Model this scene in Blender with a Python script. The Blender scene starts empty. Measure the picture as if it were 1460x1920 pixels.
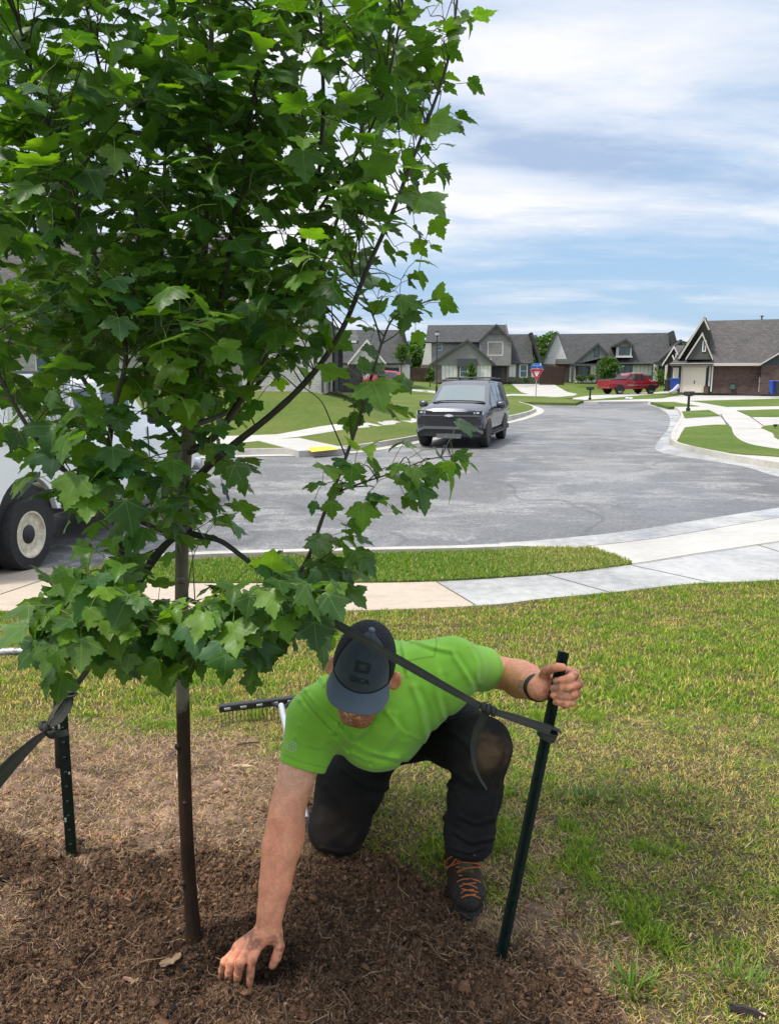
import bpy, math, random, os
import numpy as np
from mathutils import Vector, Matrix
from mathutils.geometry import delaunay_2d_cdt
from mathutils.bvhtree import BVHTree
R = math.radians
SC = bpy.context.scene
COL = SC.collection
random.seed(7); rng = np.random.default_rng(7)

# ------------------------------------------------------------------ camera, sky, sun, exposure
PITCH = R(10.4); CZ = 1.6; FPX = 1440.0
cam = bpy.data.objects.new('camera', bpy.data.cameras.new('camera'))
COL.objects.link(cam); SC.camera = cam
cam.location = (0, 0, CZ); cam.rotation_euler = (R(90) - PITCH, 0, 0)
cam.data.sensor_fit = 'VERTICAL'; cam.data.sensor_height = 24; cam.data.lens = 18
cam.data.clip_start = 0.05; cam.data.clip_end = 3000
SC.view_settings.view_transform = 'Standard'; SC.view_settings.look = 'None'
SC.view_settings.exposure = 0.5; SC.view_settings.gamma = 1.0
SUN_EL, SUN_AZ = R(64), R(-112)     # azimuth measured from +Y towards +X
world = bpy.data.worlds.new('World'); SC.world = world; world.use_nodes = True

def build_world():
    nt = world.node_tree; N = nt.nodes; L = nt.links; N.clear()
    out = N.new('ShaderNodeOutputWorld'); bg = N.new('ShaderNodeBackground'); bg.inputs['Strength'].default_value = 0.082
    sky = N.new('ShaderNodeTexSky'); sky.sky_type = 'NISHITA'; sky.sun_disc = False
    sky.sun_elevation = SUN_EL; sky.sun_rotation = SUN_AZ; sky.air_density = 1.2; sky.dust_density = 0.6
    tc = N.new('ShaderNodeTexCoord'); sep = N.new('ShaderNodeSeparateXYZ'); L.new(tc.outputs['Generated'], sep.inputs[0])
    def m(op, a, b=None, c=None, clamp=False):
        n = N.new('ShaderNodeMath'); n.operation = op; n.use_clamp = clamp
        for i, v in enumerate((a, b, c)):
            if v is None: continue
            if isinstance(v, (int, float)): n.inputs[i].default_value = v
            else: L.new(v, n.inputs[i])
        return n.outputs[0]
    den = m('ADD', m('MAXIMUM', sep.outputs[2], 0.0), 0.16)
    px = m('DIVIDE', sep.outputs[0], den); py = m('DIVIDE', sep.outputs[1], den)
    comb = N.new('ShaderNodeCombineXYZ'); L.new(px, comb.inputs[0]); L.new(py, comb.inputs[1])
    def noise(scale, detail, rough, dist, off, sx=1.0, sy=1.0):
        mp = N.new('ShaderNodeMapping'); mp.inputs['Location'].default_value = off; mp.inputs['Scale'].default_value = (sx, sy, 1)
        L.new(comb.outputs[0], mp.inputs[0])
        n = N.new('ShaderNodeTexNoise'); n.inputs['Scale'].default_value = scale; n.inputs['Detail'].default_value = detail
        n.inputs['Roughness'].default_value = rough; n.inputs['Distortion'].default_value = dist
        L.new(mp.outputs[0], n.inputs['Vector']); return n.outputs['Fac']
    def ramp(fac, pts):
        r = N.new('ShaderNodeValToRGB'); e = r.color_ramp.elements
        while len(e) < len(pts): e.new(0.5)
        for i, (p, c) in enumerate(pts): e[i].position = p; e[i].color = (*c, 1) if len(c) == 3 else c
        L.new(fac, r.inputs[0]); return r.outputs[0]
    n1 = noise(0.62, 7, 0.55, 0.35, (3.1, 1.4, 0), 0.75, 1.25)
    n2 = noise(1.9, 8, 0.6, 0.3, (7.3, 2.2, 0), 0.6, 1.3)
    n3 = noise(0.9, 5, 0.5, 0.2, (1.3, 9.2, 0), 0.6, 1.2)
    # thickness of the cloud cover: thin near the horizon, thick overhead
    cover = m('ADD', m('ADD', m('MULTIPLY', n1, 1.05), m('MULTIPLY', n2, 0.45)), m('MULTIPLY', sep.outputs[2], 0.85))
    fac = ramp(cover, [(0.68, (0, 0, 0)), (0.94, (1, 1, 1))])
    shade = ramp(m('ADD', m('MULTIPLY', n3, 0.62), m('MULTIPLY', n2, 0.38)), [(0.40, (3.9, 5.0, 6.9)), (0.47, (6.2, 7.0, 8.3)), (0.56, (8.5, 8.6, 8.95))])
    blue = N.new('ShaderNodeMix'); blue.data_type = 'RGBA'; blue.inputs['Factor'].default_value = 0.72
    L.new(sky.outputs[0], blue.inputs['A']); blue.inputs['B'].default_value = (3.6, 5.6, 8.3, 1)
    mx = N.new('ShaderNodeMix'); mx.data_type = 'RGBA'
    L.new(fac, mx.inputs['Factor']); L.new(blue.outputs['Result'], mx.inputs['A']); L.new(shade, mx.inputs['B'])
    # extra brightness added to the unseen sky overhead, to light the scene
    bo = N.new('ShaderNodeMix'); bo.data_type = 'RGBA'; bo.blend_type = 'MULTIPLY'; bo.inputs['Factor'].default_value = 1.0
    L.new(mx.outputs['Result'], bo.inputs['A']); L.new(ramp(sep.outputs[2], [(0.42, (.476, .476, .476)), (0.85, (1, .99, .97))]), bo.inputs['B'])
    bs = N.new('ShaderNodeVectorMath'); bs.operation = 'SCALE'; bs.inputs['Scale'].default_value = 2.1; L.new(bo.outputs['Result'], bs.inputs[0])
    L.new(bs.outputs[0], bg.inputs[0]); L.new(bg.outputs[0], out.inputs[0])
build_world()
sun = bpy.data.objects.new('sun', bpy.data.lights.new('sun', 'SUN')); COL.objects.link(sun)
sun.data.energy = 3.1; sun.data.angle = R(7); sun.data.color = (1.0, 0.95, 0.88)
_sd = Vector((math.sin(SUN_AZ) * math.cos(SUN_EL), math.cos(SUN_AZ) * math.cos(SUN_EL), math.sin(SUN_EL)))
sun.rotation_euler = _sd.to_track_quat('Z', 'Y').to_euler(); sun.location = (0, 0, 30)

# ------------------------------------------------------------------ measuring helpers
FW = np.array([0, math.cos(PITCH), -math.sin(PITCH)]); UP = np.array([0, math.sin(PITCH), math.cos(PITCH)])
CAM = np.array([0, 0, CZ])
def ray(px, py): return FW + np.array([1.0, 0, 0]) * (px - 730) / FPX + UP * (960 - py) / FPX
def W(px, py, d): return CAM + ray(px, py) * d
def WZ(px, py, z):
    v = ray(px, py); return CAM + v * ((z - CZ) / v[2])
def WY(px, py, y):
    v = ray(px, py); return CAM + v * (y / v[1])
def proj(P):
    q = P - CAM; d = q @ FW
    return 730 + FPX * q[..., 0] / d, 960 - FPX * (q @ UP) / d, d
def sstep(t): t = np.clip(t, 0, 1); return t * t * (3 - 2 * t)

_TB = np.random.default_rng(5).random((8, 64, 64, 64)).astype(np.float32)
def vn3(x, y, z, s=0):
    x = np.asarray(x, np.float32); y = np.asarray(y, np.float32); z = np.asarray(z, np.float32)
    x, y, z = np.broadcast_arrays(x + s * 7.31, y + s * 3.77, z); T = _TB[s % 8]
    xi = np.floor(x).astype(np.int32); yi = np.floor(y).astype(np.int32); zi = np.floor(z).astype(np.int32)
    fx = x - xi; fy = y - yi; fz = z - zi; fx = fx * fx * (3 - 2 * fx); fy = fy * fy * (3 - 2 * fy); fz = fz * fz * (3 - 2 * fz)
    X = (xi & 63, (xi + 1) & 63); Y = (yi & 63, (yi + 1) & 63); Z = (zi & 63, (zi + 1) & 63); r = 0
    for c in ((0, 1) if z.ndim and np.any(fz) else (0,)):
        for b in (0, 1):
            for a in (0, 1): r = r + T[X[a], Y[b], Z[c]] * ((fx if a else 1 - fx) * (fy if b else 1 - fy) * (fz if c else 1 - fz))
    return r
def fbm(x, y, s=0, o=4):
    x = np.asarray(x, float); y = np.asarray(y, float); r = 0; a = 0.5
    z = np.zeros_like(x + y)
    for k in range(o):
        r = r + a * vn3(x * 2 ** k + 17.3 * k + z, y * 2 ** k + 5.1 * k + z, z, s + k); a *= 0.5
    return r / (1 - 0.5 ** o)
def sdpoly(x, y, P):
    """signed distance to a polygon, negative inside"""
    x = np.asarray(x, float); y = np.asarray(y, float)
    d = np.full(x.shape, 1e9); ins = np.zeros(x.shape, bool); n = len(P)
    for i in range(n):
        ax, ay = P[i][:2]; bx, by = P[(i + 1) % n][:2]
        ex, ey = bx - ax, by - ay; wx, wy = x - ax, y - ay
        t = np.clip((wx * ex + wy * ey) / (ex * ex + ey * ey + 1e-12), 0, 1)
        d = np.minimum(d, (wx - t * ex) ** 2 + (wy - t * ey) ** 2)
        c = ((ay <= y) != (by <= y)) & (x < (bx - ax) * (y - ay) / (by - ay + 1e-12) + ax)
        ins ^= c
    return np.where(ins, -1, 1) * np.sqrt(d)

# ------------------------------------------------------------------ object helpers
def tag(o, label=None, cat=None, group=None, kind=None):
    if label: o['label'] = label
    if cat: o['category'] = cat
    if group: o['group'] = group
    if kind: o['kind'] = kind
    return o
def empty(name, loc=(0, 0, 0), rz=0.0, parent=None):
    o = bpy.data.objects.new(name, None); COL.objects.link(o); o.location = loc; o.rotation_euler = (0, 0, rz); o.empty_display_size = 0.2
    if parent: o.parent = parent
    return o
def place(name, me, m=None, parent=None):
    o = bpy.data.objects.new(name, me); COL.objects.link(o)
    if m is not None:
        for q in (m if isinstance(m, (list, tuple)) else [m]): me.materials.append(q)
    if parent: o.parent = parent
    return o
def npmesh(name, V, F, m=None, parent=None, smooth=False, col=None, sharp=None, uv=None, fmat=None):
    """V (n,3); F list of (k,) arrays grouped or an (m,k) array"""
    V = np.asarray(V, np.float32)
    groups = F if isinstance(F, list) and len(F) and isinstance(F[0], np.ndarray) and F[0].ndim == 2 else [np.asarray(F)]
    loops = np.concatenate([g.reshape(-1) for g in groups]).astype(np.int32)
    tot = np.concatenate([np.full(len(g), g.shape[1], np.int32) for g in groups])
    st = np.concatenate([[0], np.cumsum(tot)[:-1]]).astype(np.int32)
    me = bpy.data.meshes.new(name)
    me.vertices.add(len(V)); me.vertices.foreach_set('co', V.reshape(-1))
    me.loops.add(len(loops)); me.loops.foreach_set('vertex_index', loops)
    me.polygons.add(len(tot)); me.polygons.foreach_set('loop_start', st); me.polygons.foreach_set('loop_total', tot)
    me.update(calc_edges=True)
    if smooth: me.polygons.foreach_set('use_smooth', np.ones(len(tot), bool))
    if fmat is not None: me.polygons.foreach_set('material_index', np.asarray(fmat, np.int32))
    if col is not None:
        a = me.color_attributes.new('col', 'FLOAT_COLOR', 'POINT')
        c = np.asarray(col, np.float32)
        if c.shape[1] == 3: c = np.concatenate([c, np.ones((len(c), 1), np.float32)], 1)
        a.data.foreach_set('color', c.reshape(-1))
    if uv is not None:
        u = me.uv_layers.new(name='UVMap'); u.data.foreach_set('uv', np.asarray(uv, np.float32)[loops].reshape(-1))
    me.update()
    if sharp is not None: me.set_sharp_from_angle(angle=R(sharp))
    return place(name, me, m, parent)
class MB:
    """collects shapes into ONE mesh"""
    def __init__(s): s.v = []; s.f = []; s.mi = []; s.cur = 0
    def add(s, vs, fs):
        n = len(s.v); s.v += [tuple(map(float, q)) for q in vs]; s.f += [[i + n for i in f] for f in fs]; s.mi += [s.cur] * len(fs); return s
    def box(s, c, d, rz=0.0, M=None, bev=0.0):
        hx, hy, hz = d[0] / 2, d[1] / 2, d[2] / 2
        if bev <= 0:
            vs = [(x * hx, y * hy, z * hz) for x in (-1, 1) for y in (-1, 1) for z in (-1, 1)]
            fs = [(0, 1, 3, 2), (4, 6, 7, 5), (0, 4, 5, 1), (2, 3, 7, 6), (0, 2, 6, 4), (1, 5, 7, 3)]
        else:
            b = min(bev, hx * .9, hy * .9, hz * .9); vs = []
            for z, ins in ((-hz, b), (-hz + b, 0), (hz - b, 0), (hz, b)):
                X, Y = hx - ins, hy - ins
                vs += [(X - b, -Y, z), (X, -Y + b, z), (X, Y - b, z), (X - b, Y, z), (-X + b, Y, z), (-X, Y - b, z), (-X, -Y + b, z), (-X + b, -Y, z)]
            fs = [[k * 8 + i, k * 8 + (i + 1) % 8, k * 8 + 8 + (i + 1) % 8, k * 8 + 8 + i] for k in range(3) for i in range(8)] + [list(range(7, -1, -1)), list(range(24, 32))]
        ca, sa = math.cos(rz), math.sin(rz)
        if M is not None: vs = [tuple(np.array(M) @ np.array(v) + np.array(c)) for v in vs]
        else: vs = [(x * ca - y * sa + c[0], x * sa + y * ca + c[1], z + c[2]) for x, y, z in vs]
        return s.add(vs, fs)
    def span(s, a, b, bev=0.0):
        return s.box([(a[i] + b[i]) / 2 for i in range(3)], [abs(b[i] - a[i]) for i in range(3)], bev=bev)
    def prism(s, poly, h0, h1, ax='y'):
        """poly of 2D points; ax='y': (x,z) extruded in y; ax='z': (x,y) in z; ax='x': (y,z) in x"""
        f = {'y': lambda p, h: (p[0], h, p[1]), 'z': lambda p, h: (p[0], p[1], h), 'x': lambda p, h: (h, p[0], p[1])}[ax]
        n = len(poly); ar = sum(poly[i][0] * poly[(i + 1) % n][1] - poly[(i + 1) % n][0] * poly[i][1] for i in range(n))
        if ar < 0: poly = poly[::-1]
        vs = [f(p, h0) for p in poly] + [f(p, h1) for p in poly]
        A, B = list(range(n)), list(range(n, 2 * n)); sd = [[i, (i + 1) % n, n + (i + 1) % n, n + i] for i in range(n)]
        if (ax == 'y') == (h1 > h0): fs = [A, B[::-1]] + [q[::-1] for q in sd]
        else: fs = [A[::-1], B] + sd
        return s.add(vs, fs)
    def tube(s, pts, r, n=8, cap=True, flat=None):
        P = np.array(pts, float); k = len(P); rr = np.full(k, r) if np.isscalar(r) else np.asarray(r, float)
        T = np.gradient(P, axis=0) if k > 2 else np.repeat([P[-1] - P[0]], k, 0)
        T /= np.linalg.norm(T, axis=1)[:, None] + 1e-12
        u = np.cross(T[0], [0, 0, 1.0]);
        if np.linalg.norm(u) < 1e-3: u = np.cross(T[0], [1.0, 0, 0])
        vs = []
        for i in range(k):
            u = u - T[i] * (u @ T[i]); u /= np.linalg.norm(u) + 1e-12; w = np.cross(T[i], u)
            for j in range(n):
                a = 2 * math.pi * j / n
                vs.append(P[i] + rr[i] * (math.cos(a) * u + (flat or 1) * math.sin(a) * w))
        fs = [[i * n + j, i * n + (j + 1) % n, (i + 1) * n + (j + 1) % n, (i + 1) * n + j] for i in range(k - 1) for j in range(n)]
        if cap: fs += [list(range(n))[::-1], list(range((k - 1) * n, k * n))]
        return s.add(vs, fs)
    def lathe(s, c, axis, prof, n=20):
        """prof: (radius, height along axis)"""
        a = np.array(axis, float); a /= np.linalg.norm(a); u = np.cross(a, [0, 0, 1.0])
        if np.linalg.norm(u) < 1e-3: u = np.array([1.0, 0, 0])
        u /= np.linalg.norm(u); w = np.cross(a, u); c = np.array(c, float); vs = []
        for r, h in prof:
            for j in range(n):
                t = 2 * math.pi * j / n; vs.append(c + a * h + r * (math.cos(t) * u + math.sin(t) * w))
        k = len(prof)
        fs = [[i * n + j, i * n + (j + 1) % n, (i + 1) * n + (j + 1) % n, (i + 1) * n + j] for i in range(k - 1) for j in range(n)]
        fs += [list(range(n))[::-1], list(range((k - 1) * n, k * n))]
        return s.add(vs, fs)
    def build(s, name, m, parent=None, smooth=None):
        me = bpy.data.meshes.new(name); me.from_pydata(s.v, [], s.f); me.update()
        me.polygons.foreach_set('material_index', s.mi)
        if smooth is not None:
            me.polygons.foreach_set('use_smooth', [True] * len(s.f)); me.set_sharp_from_angle(angle=R(smooth))
        return place(name, me, m, parent)
def copy_tree(o, parent=None):
    c = o.copy(); COL.objects.link(c)
    if parent: c.parent = parent
    for ch in o.children: copy_tree(ch, c)
    return c
def smoothline(P, n=6, closed=False):
    P = [np.array(p, float) for p in P]; out = []; k = len(P)
    for i in range(k if closed else k - 1):
        p1, p2 = P[i], P[(i + 1) % k]
        p0 = P[i - 1] if (i > 0 or closed) else 2 * p1 - p2
        p3 = P[(i + 2) % k] if (i + 2 < k or closed) else 2 * p2 - p1
        for j in range(n):
            t = j / n; out.append(0.5 * (2 * p1 + (p2 - p0) * t + (2 * p0 - 5 * p1 + 4 * p2 - p3) * t * t + (3 * p1 - p0 - 3 * p2 + p3) * t ** 3))
    if not closed: out.append(P[-1])
    return out

# ------------------------------------------------------------------ materials
class NT:
    def __init__(s, name):
        s.m = bpy.data.materials.new(name); s.m.use_nodes = True; s.t = s.m.node_tree; s.N = s.t.nodes; s.L = s.t.links
        s.b = s.N['Principled BSDF']; s.out = s.N['Material Output']; s._tc = None
    def set(s, **k):
        for a, v in k.items():
            a = {'col': 'Base Color', 'rough': 'Roughness', 'metal': 'Metallic', 'spec': 'Specular IOR Level', 'coat': 'Coat Weight', 'coatr': 'Coat Roughness', 'sss': 'Subsurface Weight', 'sheen': 'Sheen Weight', 'trans': 'Transmission Weight', 'alpha': 'Alpha', 'normal': 'Normal', 'sssr': 'Subsurface Radius', 'ssss': 'Subsurface Scale'}.get(a, a)
            s.link(v, s.b.inputs[a])
        return s
    def link(s, v, i):
        if isinstance(v, bpy.types.NodeSocket): s.L.new(v, i)
        elif isinstance(v, (tuple, list)) and len(v) == 3 and i.type == 'RGBA': i.default_value = (*v, 1)
        else: i.default_value = v
    def co(s, kind='Object'):
        if not s._tc: s._tc = s.N.new('ShaderNodeTexCoord')
        return s._tc.outputs[kind]
    def mp(s, scale=(1, 1, 1), rot=(0, 0, 0), src=None):
        n = s.N.new('ShaderNodeMapping'); n.inputs['Scale'].default_value = scale; n.inputs['Rotation'].default_value = rot
        s.L.new(src or s.co(), n.inputs[0]); return n.outputs[0]
    def noise(s, scale, detail=4, rough=0.55, vec=None, dist=0.0, out='Fac'):
        n = s.N.new('ShaderNodeTexNoise'); n.inputs['Scale'].default_value = scale; n.inputs['Detail'].default_value = detail
        n.inputs['Roughness'].default_value = rough; n.inputs['Distortion'].default_value = dist
        s.L.new(vec or s.co(), n.inputs['Vector']); return n.outputs[out]
    def vor(s, scale, vec=None, out='Distance', feature='F1'):
        n = s.N.new('ShaderNodeTexVoronoi'); n.inputs['Scale'].default_value = scale; n.feature = feature
        s.L.new(vec or s.co(), n.inputs['Vector']); return n.outputs[out]
    def ramp(s, fac, pts):
        r = s.N.new('ShaderNodeValToRGB'); e = r.color_ramp.elements
        while len(e) < len(pts): e.new(0.5)
        for i, (p, c) in enumerate(pts):
            if isinstance(c, (int, float)): c = (c, c, c)
            e[i].position = p; e[i].color = (*c, 1)
        s.L.new(fac, r.inputs[0]); return r.outputs[0]
    def math(s, op, a, b=None, clamp=False):
        n = s.N.new('ShaderNodeMath'); n.operation = op; n.use_clamp = clamp; s.link(a, n.inputs[0])
        if b is not None: s.link(b, n.inputs[1])
        return n.outputs[0]
    def mix(s, f, a, b, mode='MIX'):
        n = s.N.new('ShaderNodeMix'); n.data_type = 'RGBA'; n.blend_type = mode; s.link(f, n.inputs['Factor']); s.link(a, n.inputs['A']); s.link(b, n.inputs['B']); return n.outputs['Result']
    def bump(s, h, strength=0.3, dist=0.01):
        n = s.N.new('ShaderNodeBump'); n.inputs['Strength'].default_value = strength; n.inputs['Distance'].default_value = dist
        s.L.new(h, n.inputs['Height']); s.L.new(n.outputs[0], s.b.inputs['Normal']); return s
    def attr(s, name='col', out='Color'):
        n = s.N.new('ShaderNodeAttribute'); n.attribute_name = name; return n.outputs[out]
    def brick(s, scale, c1, c2, mortar, vec=None, w=0.5, h=0.25, ms=0.02, bias=0.0):
        n = s.N.new('ShaderNodeTexBrick'); n.inputs['Scale'].default_value = scale; s.link(c1, n.inputs['Color1']); s.link(c2, n.inputs['Color2']); s.link(mortar, n.inputs['Mortar'])
        n.inputs['Brick Width'].default_value = w; n.inputs['Row Height'].default_value = h; n.inputs['Mortar Size'].default_value = ms; n.inputs['Bias'].default_value = bias
        s.L.new(vec or s.co(), n.inputs['Vector']); return n
def simple(name, col, rough=0.6, var=0.12, scale=6.0, bump=0.0, bscale=60.0, bdist=0.004, **k):
    t = NT(name); f = t.noise(scale, 6, 0.6)
    a = tuple(c * (1 - var) for c in col); b = tuple(min(1, c * (1 + var)) for c in col)
    t.set(col=t.ramp(f, [(0.3, a), (0.7, b)]), rough=rough, **k)
    if bump: t.bump(t.noise(bscale, 5, 0.6), bump, bdist)
    return t.m
# ------------------------------------------------------------------ terrain heights
ZR = -0.6                                   # road surface
def yend(x): return 6.5 + 0.26 * np.clip(x, 0, 9) - 0.02 * np.clip(x, -6, 0)
def Lz(x, y):
    """lawn level away from the near yard"""
    x = np.asarray(x, float); y = np.asarray(y, float)
    l = np.interp(y, [8, 25, 62, 90, 200], [-.46, -.45, 0.0, .42, 1.2]); r = np.interp(y, [8, 25, 76, 92, 200], [-.46, -.45, -.42, .40, 1.2])
    w = sstep((x - 2) / 6.0); z = l * (1 - w) + r * w
    bl = 1.18 * sstep((y - 23.5) / 8.5) * sstep((1.0 - x) / 4.5) * sstep((50 - y) / 12)
    return z + bl
def GL(px, py, up=0.0):
    v = ray(px, py); lo, hi = 8.0, 400.0; t = 8.0
    while t < 400:
        p = CAM + v * t
        if p[2] < Lz(p[0], p[1]) + up:
            a, b = t * 0.985 - .05, t
            for _ in range(20):
                c = (a + b) / 2; q = CAM + v * c
                if q[2] < Lz(q[0], q[1]) + up: b = c
                else: a = c
            q = CAM + v * b; q[2] = Lz(q[0], q[1]) + up; return q
        t = t * 1.012 + .03
    return CAM + v * 400
def sheet(name, P, zf, m, step=1.5, parent=None, dz=0.0, skirt=.3):
    """drape a polygon (world xy list) over a height function"""
    P = [np.array(p[:2], float) for p in P]; B = []
    for i in range(len(P)):
        a, b = P[i], P[(i + 1) % len(P)]; n = max(1, int(np.linalg.norm(b - a) / step))
        B += [a + (b - a) * j / n for j in range(n)]
    B = np.array(B); x0, y0 = B.min(0); x1, y1 = B.max(0)
    gx, gy = np.meshgrid(np.arange(x0, x1, step), np.arange(y0, y1, step)); gx = gx.ravel(); gy = gy.ravel()
    k = sdpoly(gx, gy, B) < -step * .35
    pts = [Vector(p) for p in B] + [Vector(p) for p in zip(gx[k], gy[k])]
    n = len(B)
    vs, _, fs, *_ = delaunay_2d_cdt(pts, [(i, (i + 1) % n) for i in range(n)], [list(range(n))], 1, 1e-5)
    V = np.array([(v.x, v.y, 0) for v in vs]); V[:, 2] = zf(V[:, 0], V[:, 1]) + dz
    F = np.array(fs); a, b, c = V[F[:, 0]], V[F[:, 1]], V[F[:, 2]]
    nz = np.cross(b - a, c - a)[:, 2]; F[nz < 0] = F[nz < 0][:, ::-1]
    if skirt:
        ed = {}
        for f in F:
            for i in range(3): ed[(f[i], f[(i + 1) % 3])] = 1
        bd = [e for e in ed if (e[1], e[0]) not in ed]; V = np.concatenate([V, V - np.array([0, 0, skirt])]); n_ = len(V) // 2
        return npmesh(name, V, [F, np.array([[e[1], e[0], n_ + e[0], n_ + e[1]] for e in bd])], m, parent, smooth=True, sharp=40)
    return npmesh(name, V, F, m, parent, smooth=True)
def offset_line(P, d):
    P = np.array(P, float)[:, :2]; T = np.gradient(P, axis=0); T /= np.linalg.norm(T, axis=1)[:, None] + 1e-9
    return P + np.stack([-T[:, 1], T[:, 0]], 1) * d

# ------------------------------------------------------------------ ground materials
def m_asphalt():
    t = NT('asphalt'); o = t.co()
    big = t.noise(0.16, 4, 0.6, t.mp((1, .45, 1)), 1.2); mid = t.noise(1.3, 5, .65); fine = t.noise(70, 2, .7); grit = t.vor(120)
    base = t.ramp(t.math('ADD', t.math('MULTIPLY', big, .7), t.math('MULTIPLY', mid, .3)), [(.34, (.10, .10, .104)), (.48, (.155, .154, .154)), (.58, (.225, .22, .215))])
    # pale washed patches, and long sealed seams
    pale = t.math('MULTIPLY', t.ramp(t.noise(.9, 8, .75, t.mp((.6, 1.1, 1), (0, 0, .2)), .4), [(.52, 0), (.57, .75)]), t.ramp(t.noise(9, 4, .8), [(.35, .2), (.55, 1)]))
    c = t.mix(pale, base, (.33, .32, .31))
    seam = t.ramp(t.math('ABSOLUTE', t.math('SUBTRACT', t.noise(.12, 3, .5, None, .3), .5)), [(0, 1), (.0022, 0)])
    c = t.mix(t.math('MULTIPLY', seam, .55), c, (.055, .055, .06))
    c = t.mix(t.math('MULTIPLY', t.ramp(fine, [(.35, 1), (.7, 0)]), .45), c, (.05, .05, .052))
    c = t.mix(t.math('MULTIPLY', t.ramp(fine, [(.60, 0), (.72, 1)]), .30), c, (.42, .41, .40))
    gr = t.noise(26, 4, .85); c = t.mix(1.0, c, t.ramp(gr, [(.36, .55), (.5, 1.0), (.64, 1.5)]), 'MULTIPLY')
    wet = t.ramp(t.noise(.22, 3, .5, t.mp((1, .5, 1)), .5), [(.42, .42), (.62, .8)])
    t.set(col=c, rough=wet, spec=.4); t.bump(t.math('ADD', grit, fine), .5, .006); return t.m
def m_concrete(name, col, dark=.25, wetness=0.0):
    t = NT(name); a = t.noise(.5, 5, .65, None, .6); b = t.noise(9, 5, .7); f = t.noise(150, 2, .7)
    c0 = tuple(x * (1 - dark) for x in col)
    c = t.ramp(t.math('ADD', t.math('MULTIPLY', a, .6), t.math('MULTIPLY', b, .4)), [(.36, c0), (.55, col), (.7, tuple(min(1, x * 1.1) for x in col))])
    c = t.mix(t.math('MULTIPLY', t.ramp(f, [(.3, 1), (.6, 0)]), .22), c, tuple(x * .5 for x in col))
    st = t.ramp(t.noise(1.1, 6, .7, t.mp((.4, 1.8, 1)), .7), [(.58, 0), (.70, 1)])
    c = t.mix(t.math('MULTIPLY', st, .35 * (1 + wetness)), c, tuple(x * .45 for x in col))
    rg = t.ramp(t.noise(.8, 4, .5, None, .6), [(.40, .75 - .55 * wetness), (.60, .9)])
    t.set(col=c, rough=rg); t.bump(f, .25, .003); return t.m
def m_lawn(name, a, b, c, dry=.3, s=1.0):
    t = NT(name); n = t.noise(.35 * s, 4, .6, t.mp((1, 1, 1)), .4); m = t.noise(5 * s, 4, .7); f = t.noise(45, 3, .8)
    k = t.ramp(t.math('ADD', t.math('MULTIPLY', n, .55), t.math('MULTIPLY', m, .45)), [(.36, b), (.5, a), (.64, c)])
    k = t.mix(t.math('MULTIPLY', t.ramp(f, [(.35, 1), (.6, 0)]), .55), k, tuple(x * .35 for x in a))
    t.set(col=k, rough=.9, spec=.15); t.bump(t.math('ADD', f, m), .8, .03); return t.m
ASPH = m_asphalt(); CONC = m_concrete('pale_concrete', (.42, .40, .37), .2, .3); CONCW = m_concrete('wet_concrete', (.375, .37, .36), .45, 1.0)
CONCT = m_concrete('tan_concrete', (.42, .345, .27), .22, .2); KERB = m_concrete('kerb_concrete', (.44, .42, .37), .35, .2)
LAWN_F = m_lawn('mown_lawn', (.115, .155, .030), (.17, .165, .055), (.07, .12, .02)); LAWN_G = m_lawn('green_lawn', (.105, .158, .026), (.17, .175, .055), (.06, .115, .016))
DIRTB = simple('bare_earth', (.10, .075, .05), .95, .3, 3)
JOINT = simple('joint_dirt', (.10, .085, .07), .95, .2, 5)

# ------------------------------------------------------------------ base ground and road
S_ground = MB(); S_ground.add([(-900, -60, -.78), (900, -60, -.78), (900, 100, -.78), (-900, 100, -.78), (-900, 1500, 1.5), (900, 1500, 1.5)], [(0, 1, 2, 3), (3, 2, 5, 4)])
tag(S_ground.build('ground', m_lawn('far_ground', (.09, .14, .03), (.11, .14, .04), (.06, .10, .02), s=.1)), kind='structure')
flat = lambda z: (lambda x, y: np.full_like(np.asarray(x, float), z))
def ZP(z, *pp): return [WZ(a, b, z) for a, b in pp]
# kerb lines, on the road surface
near_kerb = [WZ(-900, 1085, ZR), WZ(-300, 1072, ZR)] + ZP(ZR, (0, 1068), (200, 1064), (400, 1053), (700, 1045), (930, 1039), (1100, 1026), (1250, 1008), (1460, 972), (1900, 900))
left_kerb = ZP(ZR, (-500, 872), (100, 864), (480, 853), (560, 852), (640, 848), (693, 842), (785, 826), (870, 808), (960, 788), (995, 777), (1004, 771), (998, 765), (975, 758))
right_kerb = ZP(ZR, (1700, 925), (1460, 881), (1362, 863), (1304, 850), (1264, 839), (1254, 828), (1262, 808), (1272, 792), (1274, 780), (1266, 770), (1247, 763), (1213, 757))
nk = smoothline(near_kerb, 6); lk = smoothline(left_kerb, 6); rk = smoothline(right_kerb, 6)
tag(sheet('road', [(-60, 8.2), (60, 8.2), (60, 140), (-60, 140)], flat(ZR), ASPH, 4.0), kind='structure')
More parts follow.
